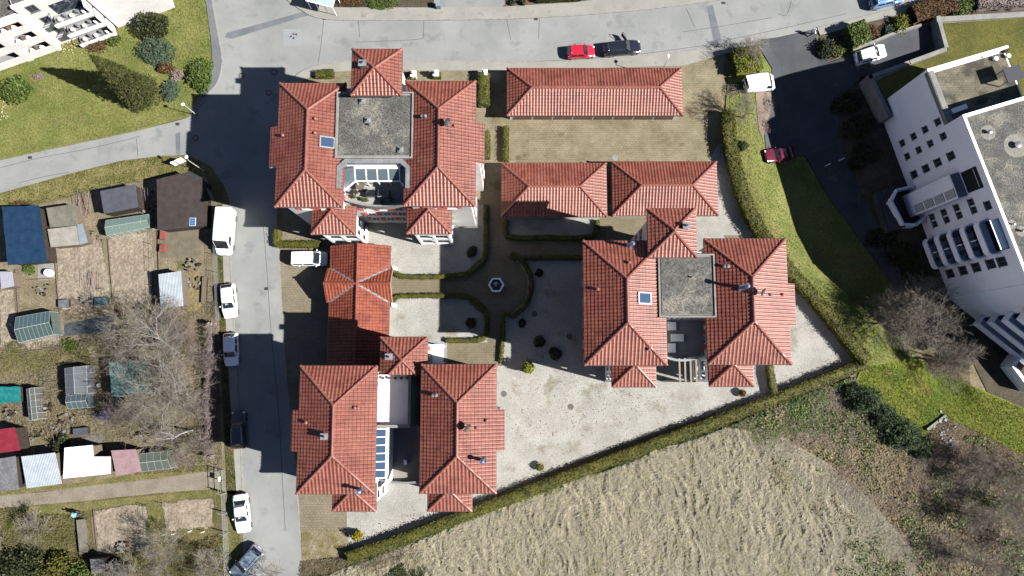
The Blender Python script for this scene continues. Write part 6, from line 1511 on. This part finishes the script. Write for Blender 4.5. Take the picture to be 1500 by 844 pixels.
# ---------------------------------------------------------------- allotment sheds and garden things
def quad_pts(q, u, v):
    a, b, c, d = q; return (a*(1-u)+b*u)*(1-v)+(d*(1-u)+c*u)*v
def shed(poly, h, m_roof, m_wall_, label, style='flat', name='garden_shed', cat='shed', slope=.25, extra=None):
    """poly: the four roof corners as seen; style flat (felt or sheet), corrugated, tarp"""
    q = PL(poly, h); ctr = sum(q, Vector())/len(q); t = empty(name, (ctr.x,ctr.y,0), label=label, cat=cat)
    ins = [ctr+(p-ctr)*.93 for p in q]
    zs = [h-slope*(1 if i in (2,3) else 0) for i in range(len(q))]
    MB().prism([p.xy for p in ins], 0, [z-.02 for z in zs] if len(q) == 4 else h-.02).build('wall', m_wall_, t)
    if style == 'corrugated':
        a, b, c, d = [Vector((p.x,p.y,z+.03)) for p, z in zip(q, zs)]
        n = max(8, int((b-a).length/.09)); V = []; F = []
        for i in range(n+1):
            o = .028 if i % 2 else 0
            for v in (0,.5,1): p = quad_pts((a,b,c,d), i/n, v); V.append((p.x,p.y,p.z+o))
        for i in range(n):
            for j in range(2): F.append((i*3+j,i*3+j+1,(i+1)*3+j+1,(i+1)*3+j))
        MB().add(V, F).build('roof', m_roof, t)
        return t
    if style == 'tarp' and len(q) == 4:
        a, b, c, d = [Vector((p.x,p.y,z+.06)) for p, z in zip(q, zs)]; n = 16; V = []; F = []
        X_, Y_ = np.meshgrid(np.arange(n+1), np.arange(n+1)); s_ = hash(label) % 97
        N_ = fbm(X_*.35+len(label), Y_*.3, len(label), 3)
        for j in range(n+1):
            for i in range(n+1):
                p = quad_pts((a,b,c,d), i/n, j/n); e = .07*(fbm(np.array([i*.4]), np.array([j*.5]), 3)[0]-.5) if (i in (0,n) or j in (0,n)) else 0
                V.append((p.x+e*2,p.y+e*2,p.z+.16*(N_[j,i]-.5)))
        for j in range(n):
            for i in range(n): F.append((j*(n+1)+i,j*(n+1)+i+1,(j+1)*(n+1)+i+1,(j+1)*(n+1)+i))
        MB().add(V, F).build('roof_sheet', m_roof, t, True); return t
    if len(q) == 4:
        # felt or panel strips laid side by side
        a, b, c, d = [Vector((p.x,p.y,z)) for p, z in zip(q, zs)]; L = (b-a).length; n = max(1, round(L/1.0)); 
        for i in range(n):
            p = [quad_pts((a,b,c,d), (i+(.0 if i == 0 else .006))/n, 0), quad_pts((a,b,c,d), (i+1)/n, 0), quad_pts((a,b,c,d), (i+1)/n, 1), quad_pts((a,b,c,d), (i+(.0 if i == 0 else .006))/n, 1)]
            o = .006*(i%2)
            MB().prism([x.xy for x in p], [x.z+.01 for x in p], [x.z+.06+o for x in p]).build('roof_panel', m_roof, t) if False else MB().add([(x.x,x.y,x.z+.0) for x in p]+[(x.x,x.y,x.z+.06+o) for x in p], [(3,2,1,0),(4,5,6,7),(0,1,5,4),(1,2,6,5),(2,3,7,6),(3,0,4,7)]).build('roof_panel', m_roof, t)
    else:
        MB().prism([p.xy for p in q], h-.01, h+.07).build('roof', m_roof, t)
    return t
def polycarb(name, c, tr=.35):
    m = plain(name, c, .18, .5); m.node_tree.nodes['Principled BSDF'].inputs['Transmission Weight'].default_value = tr; return m
def greenhouse(poly, h, m_glass_, label, along='x', pane=.62, ridge=.45, name='greenhouse'):
    q = PL(poly, h); ctr = sum(q, Vector())/4; t = empty(name, (ctr.x,ctr.y,0), label=label, cat='greenhouse')
    a, b, c, d = q
    if along == 'y': a, b, c, d = b, c, d, a
    n = max(2, round((b-a).length/pane)); rA = (a+d)/2+Vector((0,0,ridge)); rB = (b+c)/2+Vector((0,0,ridge))
    bars = MB()
    for i in range(n+1):
        u = i/n; e0 = a+(b-a)*u; e1 = d+(c-d)*u; r0 = rA+(rB-rA)*u
        bars.tube(e0, r0, .018, .018, 4); bars.tube(e1, r0, .018, .018, 4)
        bars.tube(e0, (e0.x,e0.y,0), .025, .025, 4); bars.tube(e1, (e1.x,e1.y,0), .025, .025, 4)
    bars.tube(rA, rB, .035, .035, 4); bars.tube(a, b, .03, .03, 4); bars.tube(d, c, .03, .03, 4)
    o = bars.build('frame', mat('greenhouse_bars', (.3,.32,.31), fine=0, rough=.5), t); o['kind'] = 'stuff'
    for i in range(n):
        u0, u1 = (i+.05)/n, (i+.95)/n
        for lo, hi in ((a,b),(d,c)):
            p = [lo+(hi-lo)*u0, lo+(hi-lo)*u1, rA+(rB-rA)*u1, rA+(rB-rA)*u0]
            MB().add([(x.x,x.y,x.z+.01) for x in p]+[(x.x,x.y,x.z+.025) for x in p], [(3,2,1,0),(4,5,6,7),(0,1,5,4),(1,2,6,5),(2,3,7,6),(3,0,4,7)]).build('pane', m_glass_, t)
    for lo, hi in ((a,b),(c,d),(b,c),(d,a)):
        MB().add([(lo.x,lo.y,.05),(hi.x,hi.y,.05),(hi.x,hi.y,h-.02),(lo.x,lo.y,h-.02)], [(0,1,2,3)]).build('side_pane', m_glass_, t)
    return t
S_ = lambda n, c1, c2, **k: mat(n, C(*c1), C(*c2), **{**dict(scale=1.2, fine=.12, fscale=8, rough=.7), **k})
navy = S_('blue_tarpaulin', (38,72,108), (50,86,122), rough=.5); slate = S_('slate_felt', (98,102,116), (116,120,132), c3=C(190,192,196), c3scale=1.6, c3at=.72); brownfelt = S_('brown_felt', (82,72,70), (98,88,84), c3=C(74,84,84), c3scale=.3, c3at=.52)
zincs = mat('zinc_corrugated', C(186,198,208,2.2), C(206,216,224,2.2), scale=1.2, fine=.12, fscale=8, rough=.4); whitef = mat('white_felt', (.60,.61,.62), (.70,.71,.72), scale=1.2, fine=.06, fscale=8, rough=.7); pinkf = S_('pink_felt', (196,160,164), (214,180,182)); redf = S_('red_felt', (166,44,64), (184,62,80)); greyf = S_('grey_shingle', (138,138,142), (160,160,164), fscale=5, fine=.25)
teal = S_('teal_tarpaulin', (120,166,164), (150,190,186), rough=.5); teal2 = S_('turquoise_tarpaulin', (30,140,140), (70,176,176), rough=.35)
shed([(3,303),(58,301),(68,383),(10,388)], 2.6, navy, m_darkwood, 'large garden shed under a dark blue tarpaulin roof', 'tarp')
shed([(147,280),(199,270),(201,303),(151,313)], 2.3, slate, m_darkwood, 'shed with slate blue felt roof and white scuffs')
shed([(230,263),(278,251),(299,262),(299,331),(231,338)], 2.6, brownfelt, m_darkwood, 'largest dark brown shed, at the street corner of the allotments')
shed([(68,305),(110,299),(112,330),(72,333)], 2.1, S_('clear_sheet', (148,146,132), (172,170,156), rough=.3), m_wood, 'shed with dusty clear plastic roof beside the blue one')
shed([(70,336),(112,331),(114,358),(73,362)], 1.9, S_('pale_boards', (190,186,172), (214,210,198)), m_wood, 'pale plank roofed shed below the dusty clear one')
shed([(113,329),(121,328),(127,355),(115,358)], 1.6, S_('pale_blue_sheet', (176,190,206), (194,206,220), rough=.3), m_wood, 'narrow pale blue lean-to beside the plank roof')
greenhouse([(155,323),(217,314),(218,333),(156,345)], 1.5, polycarb('green_glass', C(158,184,172,2.6), .25), 'long pale green greenhouse below the slate blue shed', pane=.85, ridge=.3)
shed([(232,402),(266,397),(268,448),(234,452)], 2.2, zincs, m_wood, 'grey corrugated shed by the street fence', 'corrugated')
shed([(0,398),(18,398),(19,419),(0,423)], 1.8, S_('pale_lilac_felt', (206,208,222), (220,222,234)), m_wood, 'small pale lilac shed at the left picture edge')
greenhouse([(23,465),(73,456),(78,490),(27,502)], 1.9, polycarb('teal_glass', C(110,136,134,2.6), .3), 'teal greenhouse with striped panes in the left allotment', pane=.55, ridge=.5)
greenhouse([(95,540),(126,536),(128,576),(97,578)], 2.0, polycarb('grey_glass', C(150,156,162,2.6), .3), 'grey glass greenhouse between the teal roofs', 'y', .8, .4)
greenhouse([(97,580),(127,577),(129,597),(100,599)], 1.7, polycarb('blue_grey_glass', C(108,126,134,2.2), .3), 'shorter blue-grey glasshouse joined below the grey one', 'x', .6, .35)
shed([(160,531),(212,527),(220,577),(163,582)], 2.3, teal, m_darkwood, 'shed under a pale teal tarpaulin beneath the birches', 'tarp')
shed([(-6,567),(30,566),(30,589),(-6,591)], 1.2, teal2, m_darkwood, 'low turquoise covered pool at the left picture edge', 'tarp', name='covered_pool', cat='pool')
greenhouse([(39,570),(50,568),(55,614),(43,616)], 1.6, polycarb('dull_glass', C(120,124,120,2.2), .3), 'narrow dull greenhouse beside the turquoise pool', 'y', .7, .2)
shed([(-8,630),(22,626),(28,660),(-8,665)], 2.3, redf, m_darkwood, 'red roofed shed at the left picture edge')
shed([(-6,673),(23,668),(26,717),(-6,721)], 2.3, greyf, m_darkwood, 'grey shingled shed at the left end beside the track')
shed([(31,669),(81,663),(89,709),(37,716)], 2.4, zincs, m_wood, 'light blue-grey corrugated shed beside the track', 'corrugated')
shed([(95,656),(136,652),(137,669),(162,669),(162,694),(93,701)], 2.4, whitef, m_wood, 'white flat roofed L-shaped shed beside the track')
shed([(163,660),(199,658),(206,691),(169,698)], 2.3, pinkf, m_wood, 'faded pink roofed shed beside the white one')
greenhouse([(205,665),(245,661),(250,686),(207,691)], 1.7, polycarb('mossy_glass', C(134,146,134,2.6), .3), 'mossy striped greenhouse right of the pink roof', 'x', .75, .25)
shed([(132,819),(152,818),(153,838),(133,842)], 2.0, greyf, m_darkwood, 'small grey shed at the bottom beside the bright green evergreen')
shed([(160,824),(182,826),(184,845),(162,848)], 1.8, S_('dull_green_felt', (110,122,116), (132,142,136)), m_darkwood, 'dull green shed roof at the bottom edge')
o = shed([(112,762),(124,760),(129,809),(117,813)], .6, S_('weathered_board', (150,144,130), (172,166,152)), m_wood, 'long low weathered bench table in the lower left garden', name='garden_table', cat='table', slope=0)
# ground sheets, slabs and beds
for i, (q, m, lb) in enumerate([([(233,340),(296,336),(294,374),(235,379)], S_('ground_cloth', (140,132,112), (160,150,128)), 'ground_cloth'), ([(55,388),(80,384),(81,409),(56,411)], m_conc, 'concrete_pad'), ([(94,474),(166,462),(168,486),(95,492)], S_('dark_netting', (88,94,104), (116,120,128)), 'netted_bed'), ([(112,330),(127,328),(138,360),(128,362)], m_track, 'garden_path'), ([(150,352),(159,350),(167,450),(160,452)], S_('mown_path', (150,140,108), (170,160,128)), 'garden_path'), ([(20,395),(28,394),(30,470),(24,472)], m_wood, 'board_path'), ([(124,640),(150,634),(152,652),(126,656)], S_('slab', (150,146,138), (168,164,156)), 'concrete_pad'), ([(133,757),(140,756),(146,812),(140,814)], m_wood, 'board_path')]):
    struct(MB().sheet(PL(q), .045+.004*i).build(lb, m))
def edging(pts, label):
    q = PL(pts); t = empty('bed_edging', (q[0].x,q[0].y,0), label=label, cat='edging')
    for i in range(len(q)-1):
        c_ = (q[i]+q[i+1])/2; d_ = q[i+1]-q[i]; n = max(1, round(d_.length/2.0)); an = math.atan2(d_.y,d_.x)
        for k in range(n):
            p = q[i]+d_*((k+.5)/n); MB().box((p.x,p.y,.09),(d_.length/n-.02,.07,.26),an).build('board', m_wood, t)
edging([(80,362),(88,455),(90,508),(30,518)], 'wooden board edging beside the left tilled plot'); edging([(159,350),(167,450)], 'wooden board edging between the two upper tilled plots'); edging([(24,395),(29,470)], 'wooden board edging left of the concrete pad'); edging([(40,410),(80,408)], 'cross board edging below the concrete pad'); edging([(232,340),(234,400)], 'wooden edging beside the largest brown shed'); edging([(138,747),(144,812)], 'wooden board edging beside the lower tilled bed')
# small garden things
def thing_box(name, px, py, d, rz, m, label, cat, h0=.02, lid=None):
    b = P(px,py,d[2]*.5); t = empty(name, (b.x,b.y,h0), rz, label, cat)
    MB().b2(-d[0]/2,-d[1]/2,0,d[0]/2,d[1]/2,d[2]*.9).build('box', m, t, local=True); MB().b2(-d[0]/2-.03,-d[1]/2-.03,d[2]*.9+.001,d[0]/2+.03,d[1]/2+.03,d[2]).build('lid', lid or m, t, local=True); return t
thing_box('cold_frame', 150, 442, (1.6,.95,.5), .05, m_darkwood, 'teal lidded cold frame beside the tilled plot', 'cold frame', lid=S_('teal_lid', (84,120,124), (104,140,142), rough=.3))
thing_box('cold_frame', 95, 445, (1.2,.9,.6), .1, m_darkwood, 'grey lidded box left of the dark netted bed', 'box', lid=greyf)
thing_box('compost_box', 120, 632, (1.7,.8,.7), .1, m_darkwood, 'dark grey lidded box above the white roofed shed', 'box', lid=slate)
thing_box('garden_bench', 239, 345, (.5,1.1,.6), 0, mat('faded_red', C(170,80,76), C(190,110,104), fine=.2), 'red bench, upper of the two beside the ground cloth', 'bench'); thing_box('garden_bench', 239, 364, (.6,.9,.6), 0, mat('faded_red', C(170,80,76)), 'red bench, lower of the two beside the ground cloth', 'bench')
thing_box('raised_planter', 300, 425, (.5,3.2,.5), 0, m_darkwood, 'long narrow planter along the street fence', 'planter', lid=m_wood)
# rain barrel on the concrete pad
b = P(72,400,.4); t = empty('rain_barrel', (b.x,b.y,.05), label='white water barrel with dark opening on the concrete pad', cat='barrel')
MB().lathe((b.x,b.y,.05), [(.42,0),(.48,.4),(.42,.8),(.3,.82),(.3,.6)], 14).build('barrel_body', m_white, t); MB().lathe((b.x,b.y,.62), [(.28,0),(.28,.02)], 12).build('water', m_water, t)
# blue garden cart
b = P(157,609,.4); t = empty('garden_cart', (b.x,b.y,.02), .1, 'dark blue garden cart under the birches', 'cart')
MB().b2(-.9,-.45,.35,.6,.45,.75).build('tub', plain('dark_blue_plastic', (.02,.03,.10), .4), t, local=True); MB().b2(.62,-.4,.3,1.0,.4,.7).build('crate', m_conc, t, local=True)
for x in (-.55,.3):
    for y in (-.5,.5): MB().tube((x,y-.05,.22),(x,y+.05,.22),.22,.22,12).build('wheel', m_tyre, t, local=True)
MB().tube((-.9,0,.6),(-1.4,0,.95),.03,.03,5).build('handle', m_zinc, t, local=True)
# stacks of poles and frames
def pole_stack(px, py, n, L, rz, label, ms, seed):
    rg = random.Random(seed); b = P(px,py,.5); t = empty('pole_stack', (b.x,b.y,0), rz, label, 'poles')
    for i in range(n):
        x = -.9+1.8*i/n+rg.uniform(-.05,.05); z0 = rg.uniform(.1,.7)
        MB().tube((x+rg.uniform(-.2,.2),-L/2*rg.uniform(.5,1),z0+.1),(x+rg.uniform(-.35,.35),L/2*rg.uniform(.5,1),z0+rg.uniform(-.05,.5)),.022,.018,5).build('pole', ms[i%len(ms)], t, local=True)
    for y in (-L*.35,L*.3):
        MB().b2(-1.1,y-.05,.02,1.1,y+.05,.1).build('bearer', m_wood, t, local=True)
lil = S_('lilac_pole', (180,172,196), (200,192,214)); redp = S_('faded_red_pole', (170,92,92), (186,112,110))
pole_stack(123,298,13,3.4,.1,'stack of thin poles and canes between two sheds',[m_wood,lil,redp,m_conc],1)
pole_stack(134,412,9,2.8,.15,'heap of lilac and red poles on the tilled plot',[lil,redp,m_darkwood],2)
pole_stack(209,288,9,2.8,.08,'upright bundle of poles beside the slate blue shed',[lil,redp,m_wood],3)
pole_stack(80,632,7,2.2,.05,'rack of dark poles beside the ivy bush',[m_darkwood,m_wood],4)
def chair_heap(px, py, label, seed):
    rg = random.Random(seed); b = P(px,py,.3); t = empty('junk_heap', (b.x,b.y,0), 0, label, 'junk')
    for i in range(12):
        MB().box((rg.uniform(-.9,.9),rg.uniform(-.7,.7),.15+rg.uniform(0,.35)),(rg.uniform(.12,.45),rg.uniform(.1,.35),rg.uniform(.08,.3)),rg.uniform(0,3)).build(rg.choice(['board','crate','offcut']), rg.choice([m_wood,m_wood,m_darkwood,m_darkwood,m_lead,m_conc]), t, local=True)
chair_heap(284,388,'jumble of boxes and boards beside the ground cloth',5); chair_heap(222,285,'heap of white and brown oddments beside the largest shed',6); chair_heap(85,625,'heap of boards above the corrugated shed',7); chair_heap(170,590,'heap of boards below the teal tarpaulin roof',8)
for i, (x, y) in enumerate(((241,783),(255,782),(279,778),(298,779))):
    b = P(x,y,.3); t = tag(MB().tube((b.x,b.y,0),(b.x,b.y,.9),.05,.04,6).box((b.x,b.y,.7),(.35,.06,.06)).build('garden_stake', m_white), ['first','second','third','fourth'][i]+' white stake from the left in the short row above the bare tree', 'stake', 'white stakes in the lower garden')
# debris on the scrub
b = P(1383,637,.3); t = empty('debris_heap', (b.x,b.y,0), 0, 'pale blue-white rubble heap beside the scrub and lawn', 'rubble')
rg_ = random.Random(4)
for i in range(26): MB().box((rg_.gauss(0,.55),rg_.gauss(0,.8),rg_.uniform(.1,.5)),(rg_.uniform(.15,.4),rg_.uniform(.1,.35),rg_.uniform(.05,.2)),rg_.uniform(0,3)).build('rubble_piece', S_('rubble', (170,185,200), (200,212,224)), t, local=True)
c_ = P(1370,619); MB().box((0,0,.2),(3.0,.3,.4)).build('kerb_block', m_conc, None, local=True)
o = bpy.data.objects['kerb_block']; o.location = (c_.x,c_.y,0); o.rotation_euler = (0,0,.6); tag(o, 'pale concrete edging block at the lower end of the bright lawn', 'block')

# solar panel on the largest shed
b = P(282,325,2.75); t = empty('solar_panel', (b.x,b.y,2.68), 0, 'small blue solar panel on the largest brown shed', 'solar panel')
MB().b2(-.38,-.5,0,.38,.5,.05).build('frame', m_frame, t, local=True)
for i in range(2):
    for j in range(3): MB().b2(-.34+i*.345,-.46+j*.31,.051,-.01+i*.345,-.165+j*.31,.06).build('cell', plain('solar_cell', (.03,.09,.25), .15, .6), t, local=True)
# furniture on the villa terraces
def terrace_set(cx, cy, z, label):
    t = empty('terrace_furniture', (cx,cy,z), .5, label, 'furniture')
    MB().lathe((0,0,0), [(.25,0),(.05,.04),(.05,.68),(.5,.7),(.5,.74)], 14).build('table', m_wood, t, local=True)
    for k in range(4):
        a = k*1.57+.4; x, y = .85*math.cos(a), .85*math.sin(a)
        c = MB().box((x,y,.42),(.45,.45,.06),a).build('chair_seat', m_darkwood, t, local=True)
        MB().box((x*1.25,y*1.25,.7),(.06,.45,.5),a).build('chair_back', m_darkwood, c, local=True)
        for sx in (-.18,.18):
            for sy in (-.18,.18): MB().b2(x+sx-.02,y+sy-.02,0,x+sx+.02,y+sy+.02,.39).build('chair_leg', m_zinc, c, local=True)
p = P(528,273,10.8); terrace_set(p.x,p.y,10.37,'round table with chairs on the glazed villa terrace')
for i, (x, y) in enumerate(((545,283),(562,284))):
    p = P(x,y,10.7); t = empty('garden_sofa', (p.x,p.y,10.37), 0, ['left','right'][i]+' dark garden sofa by the curved terrace parapet', 'sofa')
    MB().b2(-.65,-.35,.05,.65,.35,.4).build('seat', m_dark if i == 0 else m_lead, t, local=True); MB().b2(-.65,-.45,.05,.65,-.352,.75).build('backrest', m_dark if i == 0 else m_lead, t, local=True)
    for sx in (-.72,.652): MB().b2(sx,-.45,.05,sx+.07,.35,.6).build('armrest', m_dark, t, local=True)
for i, (x, y) in enumerate(((518,288),(530,291),(537,293),(560,296),(573,292))):
    p = P(x,y,10.7); t = empty('potted_plant', (p.x,p.y,10.38), 0, ['leftmost','second','third','fourth','rightmost'][i]+' potted plant from the left along the curved terrace parapet', 'potted plant')
    MB().lathe((0,0,0), [(.14,0),(.2,.3),(.17,.3)], 9).build('pot', m_conc, t, local=True); rg = np.random.default_rng(500+i)
    pp_ = clump_pts(120, (.28,.28,.4), rg, 6, i)+np.array([p.x,p.y,10.38+.3]); V, F = cards(pp_, .12, rg, .4); np_mesh('foliage', V, F, m_leafg, t)['kind'] = 'stuff'

# more clutter between the sheds
for i, (x, y, lb) in enumerate([(222,305,'oddments heaped between the slate blue and brown sheds'), (140,345,'boards and pots left of the long green greenhouse'), (100,615,'pots and boards below the blue-grey glasshouse'), (65,600,'pots beside the narrow dull greenhouse'), (15,605,'junk between the pool and red roofed shed'), (205,640,'boards above the pink roofed shed'), (140,560,'boards between the grey greenhouse and teal roof'), (62,425,'oddments below the concrete pad'), (128,440,'bits and pieces beside the teal cold frame'), (285,415,'pots in the plot beside the corrugated shed'), (52,640,'boards beside the red roofed shed'), (180,800,'boards at the edge of the lower tilled bed')]): chair_heap(x, y, lb, 30+i)
def plot_fence(pts, label):
    q = PL(pts); t = empty('plot_fence', (q[0].x,q[0].y,0), label=label, cat='fence')
    for i in range(len(q)-1):
        d_ = q[i+1]-q[i]; n = max(1, round(d_.length/1.8))
        for k in range(n+1):
            p = q[i]+d_*(k/n); MB().tube((p.x,p.y,0),(p.x+.03,p.y,1.1),.04,.03,6).build('stake', m_wood, t)
        for zz in (.5,1.0): MB().tube((q[i].x,q[i].y,zz),(q[i+1].x,q[i+1].y,zz),.012,.012,4).build('wire', m_zinc, t)
plot_fence([(60,299),(100,290),(147,278),(205,267)], 'staked wire fence behind the upper sheds along the verge')
plot_fence([(30,518),(90,508),(93,455)], 'staked wire fence round the left tilled plots'); plot_fence([(226,440),(222,338)], 'staked wire fence right of the second tilled plot'); plot_fence([(218,806),(214,740),(238,737)], 'staked wire fence between the lower tilled beds'); plot_fence([(68,600),(70,540),(135,525)], 'staked wire fence round the grey glass greenhouses')
# litter and weeds caught along the gravel edges
def litter(name, line, wd, n, m, seed, label):
    q = PL(line); rg = np.random.default_rng(seed); L_ = [(q[i+1]-q[i]).length for i in range(len(q)-1)]; pr = np.array(L_)/sum(L_)
    k = rg.choice(len(L_), n, p=pr); u = rg.random(n); A_ = np.array([p[:] for p in q])
    p = A_[k]*(1-u)[:,None]+A_[k+1]*u[:,None]; p[:,:2] += rg.normal(size=(n,2))*wd*rg.random((n,1)); p[:,2] = .035+.02*rg.random(n)
    V, F = cards(p, .10*(.5+rg.random(n)), rg, 2.0); tag(np_mesh(name, V, F, m), label, 'litter', kind='stuff')
litter('leaf_litter', [(530,790),(730,722),(900,660),(1130,574),(1250,524)], .9, 2600, m_brownleaf, 601, 'brown leaves gathered along the long hedge')
litter('leaf_litter', [(1062,215),(1080,285),(1100,333),(1145,395),(1190,445),(1250,520)], .9, 1800, m_brownleaf, 602, 'brown leaves gathered along the curving hedge')
litter('gravel_weeds', [(760,600),(800,640),(880,600),(960,590),(850,560),(780,570)], 3.2, 500, m_hedge, 603, 'tiny weeds dotted over the sunny gravel court')

# straw thinning out from the meadow into the scrub
tag(blades('thin_dry_grass', PL([(1085,625),(1130,632),(1215,680),(1270,730),(1330,800),(1350,930),(1240,930),(1210,770),(1150,690)]), 60000, .6, .05, m_straw, lambda x, y: .12+.35*fbm(x*.5, y*.5, 71, 3), .5, 12, ang), 'thin pale grass between the meadow and the brambles', 'grass')

# ---------------------------------------------------------------- lay everything east of the court on the falling ground
bpy.context.view_layer.update()
for o in list(scene.objects):
    if o.type != 'MESH' or root_of(o) in (AP, pod, B1, B2, B3): continue
    mw = o.matrix_world; me = o.data; n = len(me.vertices)
    if n == 0: continue
    def coords():
        a = np.empty(len(me.vertices)*3, np.float32); me.vertices.foreach_get('co', a); a = a.reshape(-1,3)
        return a, a @ np.array(mw.to_3x3()).T + np.array(mw.translation)
    a, wv = coords()
    if wv[:,0].max() < 27 or wv[:,1].min() > 47 or wv[:,1].max() < -10: continue
    if o.get('kind') == 'structure' and o.name.split('.')[0] != 'ground' and n < 400:
        bm = bmesh.new(); bm.from_mesh(me); inv = mw.inverted()
        for ax in (0, 1):
            lo, hi = (26.0, min(82.0, wv[:,0].max())) if ax == 0 else (max(-10.0, wv[:,1].min()), min(47.5, wv[:,1].max()))
            v = lo
            while v < hi:
                co = Vector((v,0,0)) if ax == 0 else Vector((0,v,0)); no = Vector((1,0,0)) if ax == 0 else Vector((0,1,0))
                bmesh.ops.bisect_plane(bm, geom=list(bm.verts)+list(bm.edges)+list(bm.faces), plane_co=inv @ co, plane_no=no, dist=1e-5); v += 1.2
        bm.to_mesh(me); bm.free(); a, wv = coords()
    dz = GZ(wv[:,0], wv[:,1])
    if np.abs(dz).max() < 1e-4: continue
    a[:,2] += dz; me.vertices.foreach_set('co', a.ravel().astype(np.float32)); me.update()
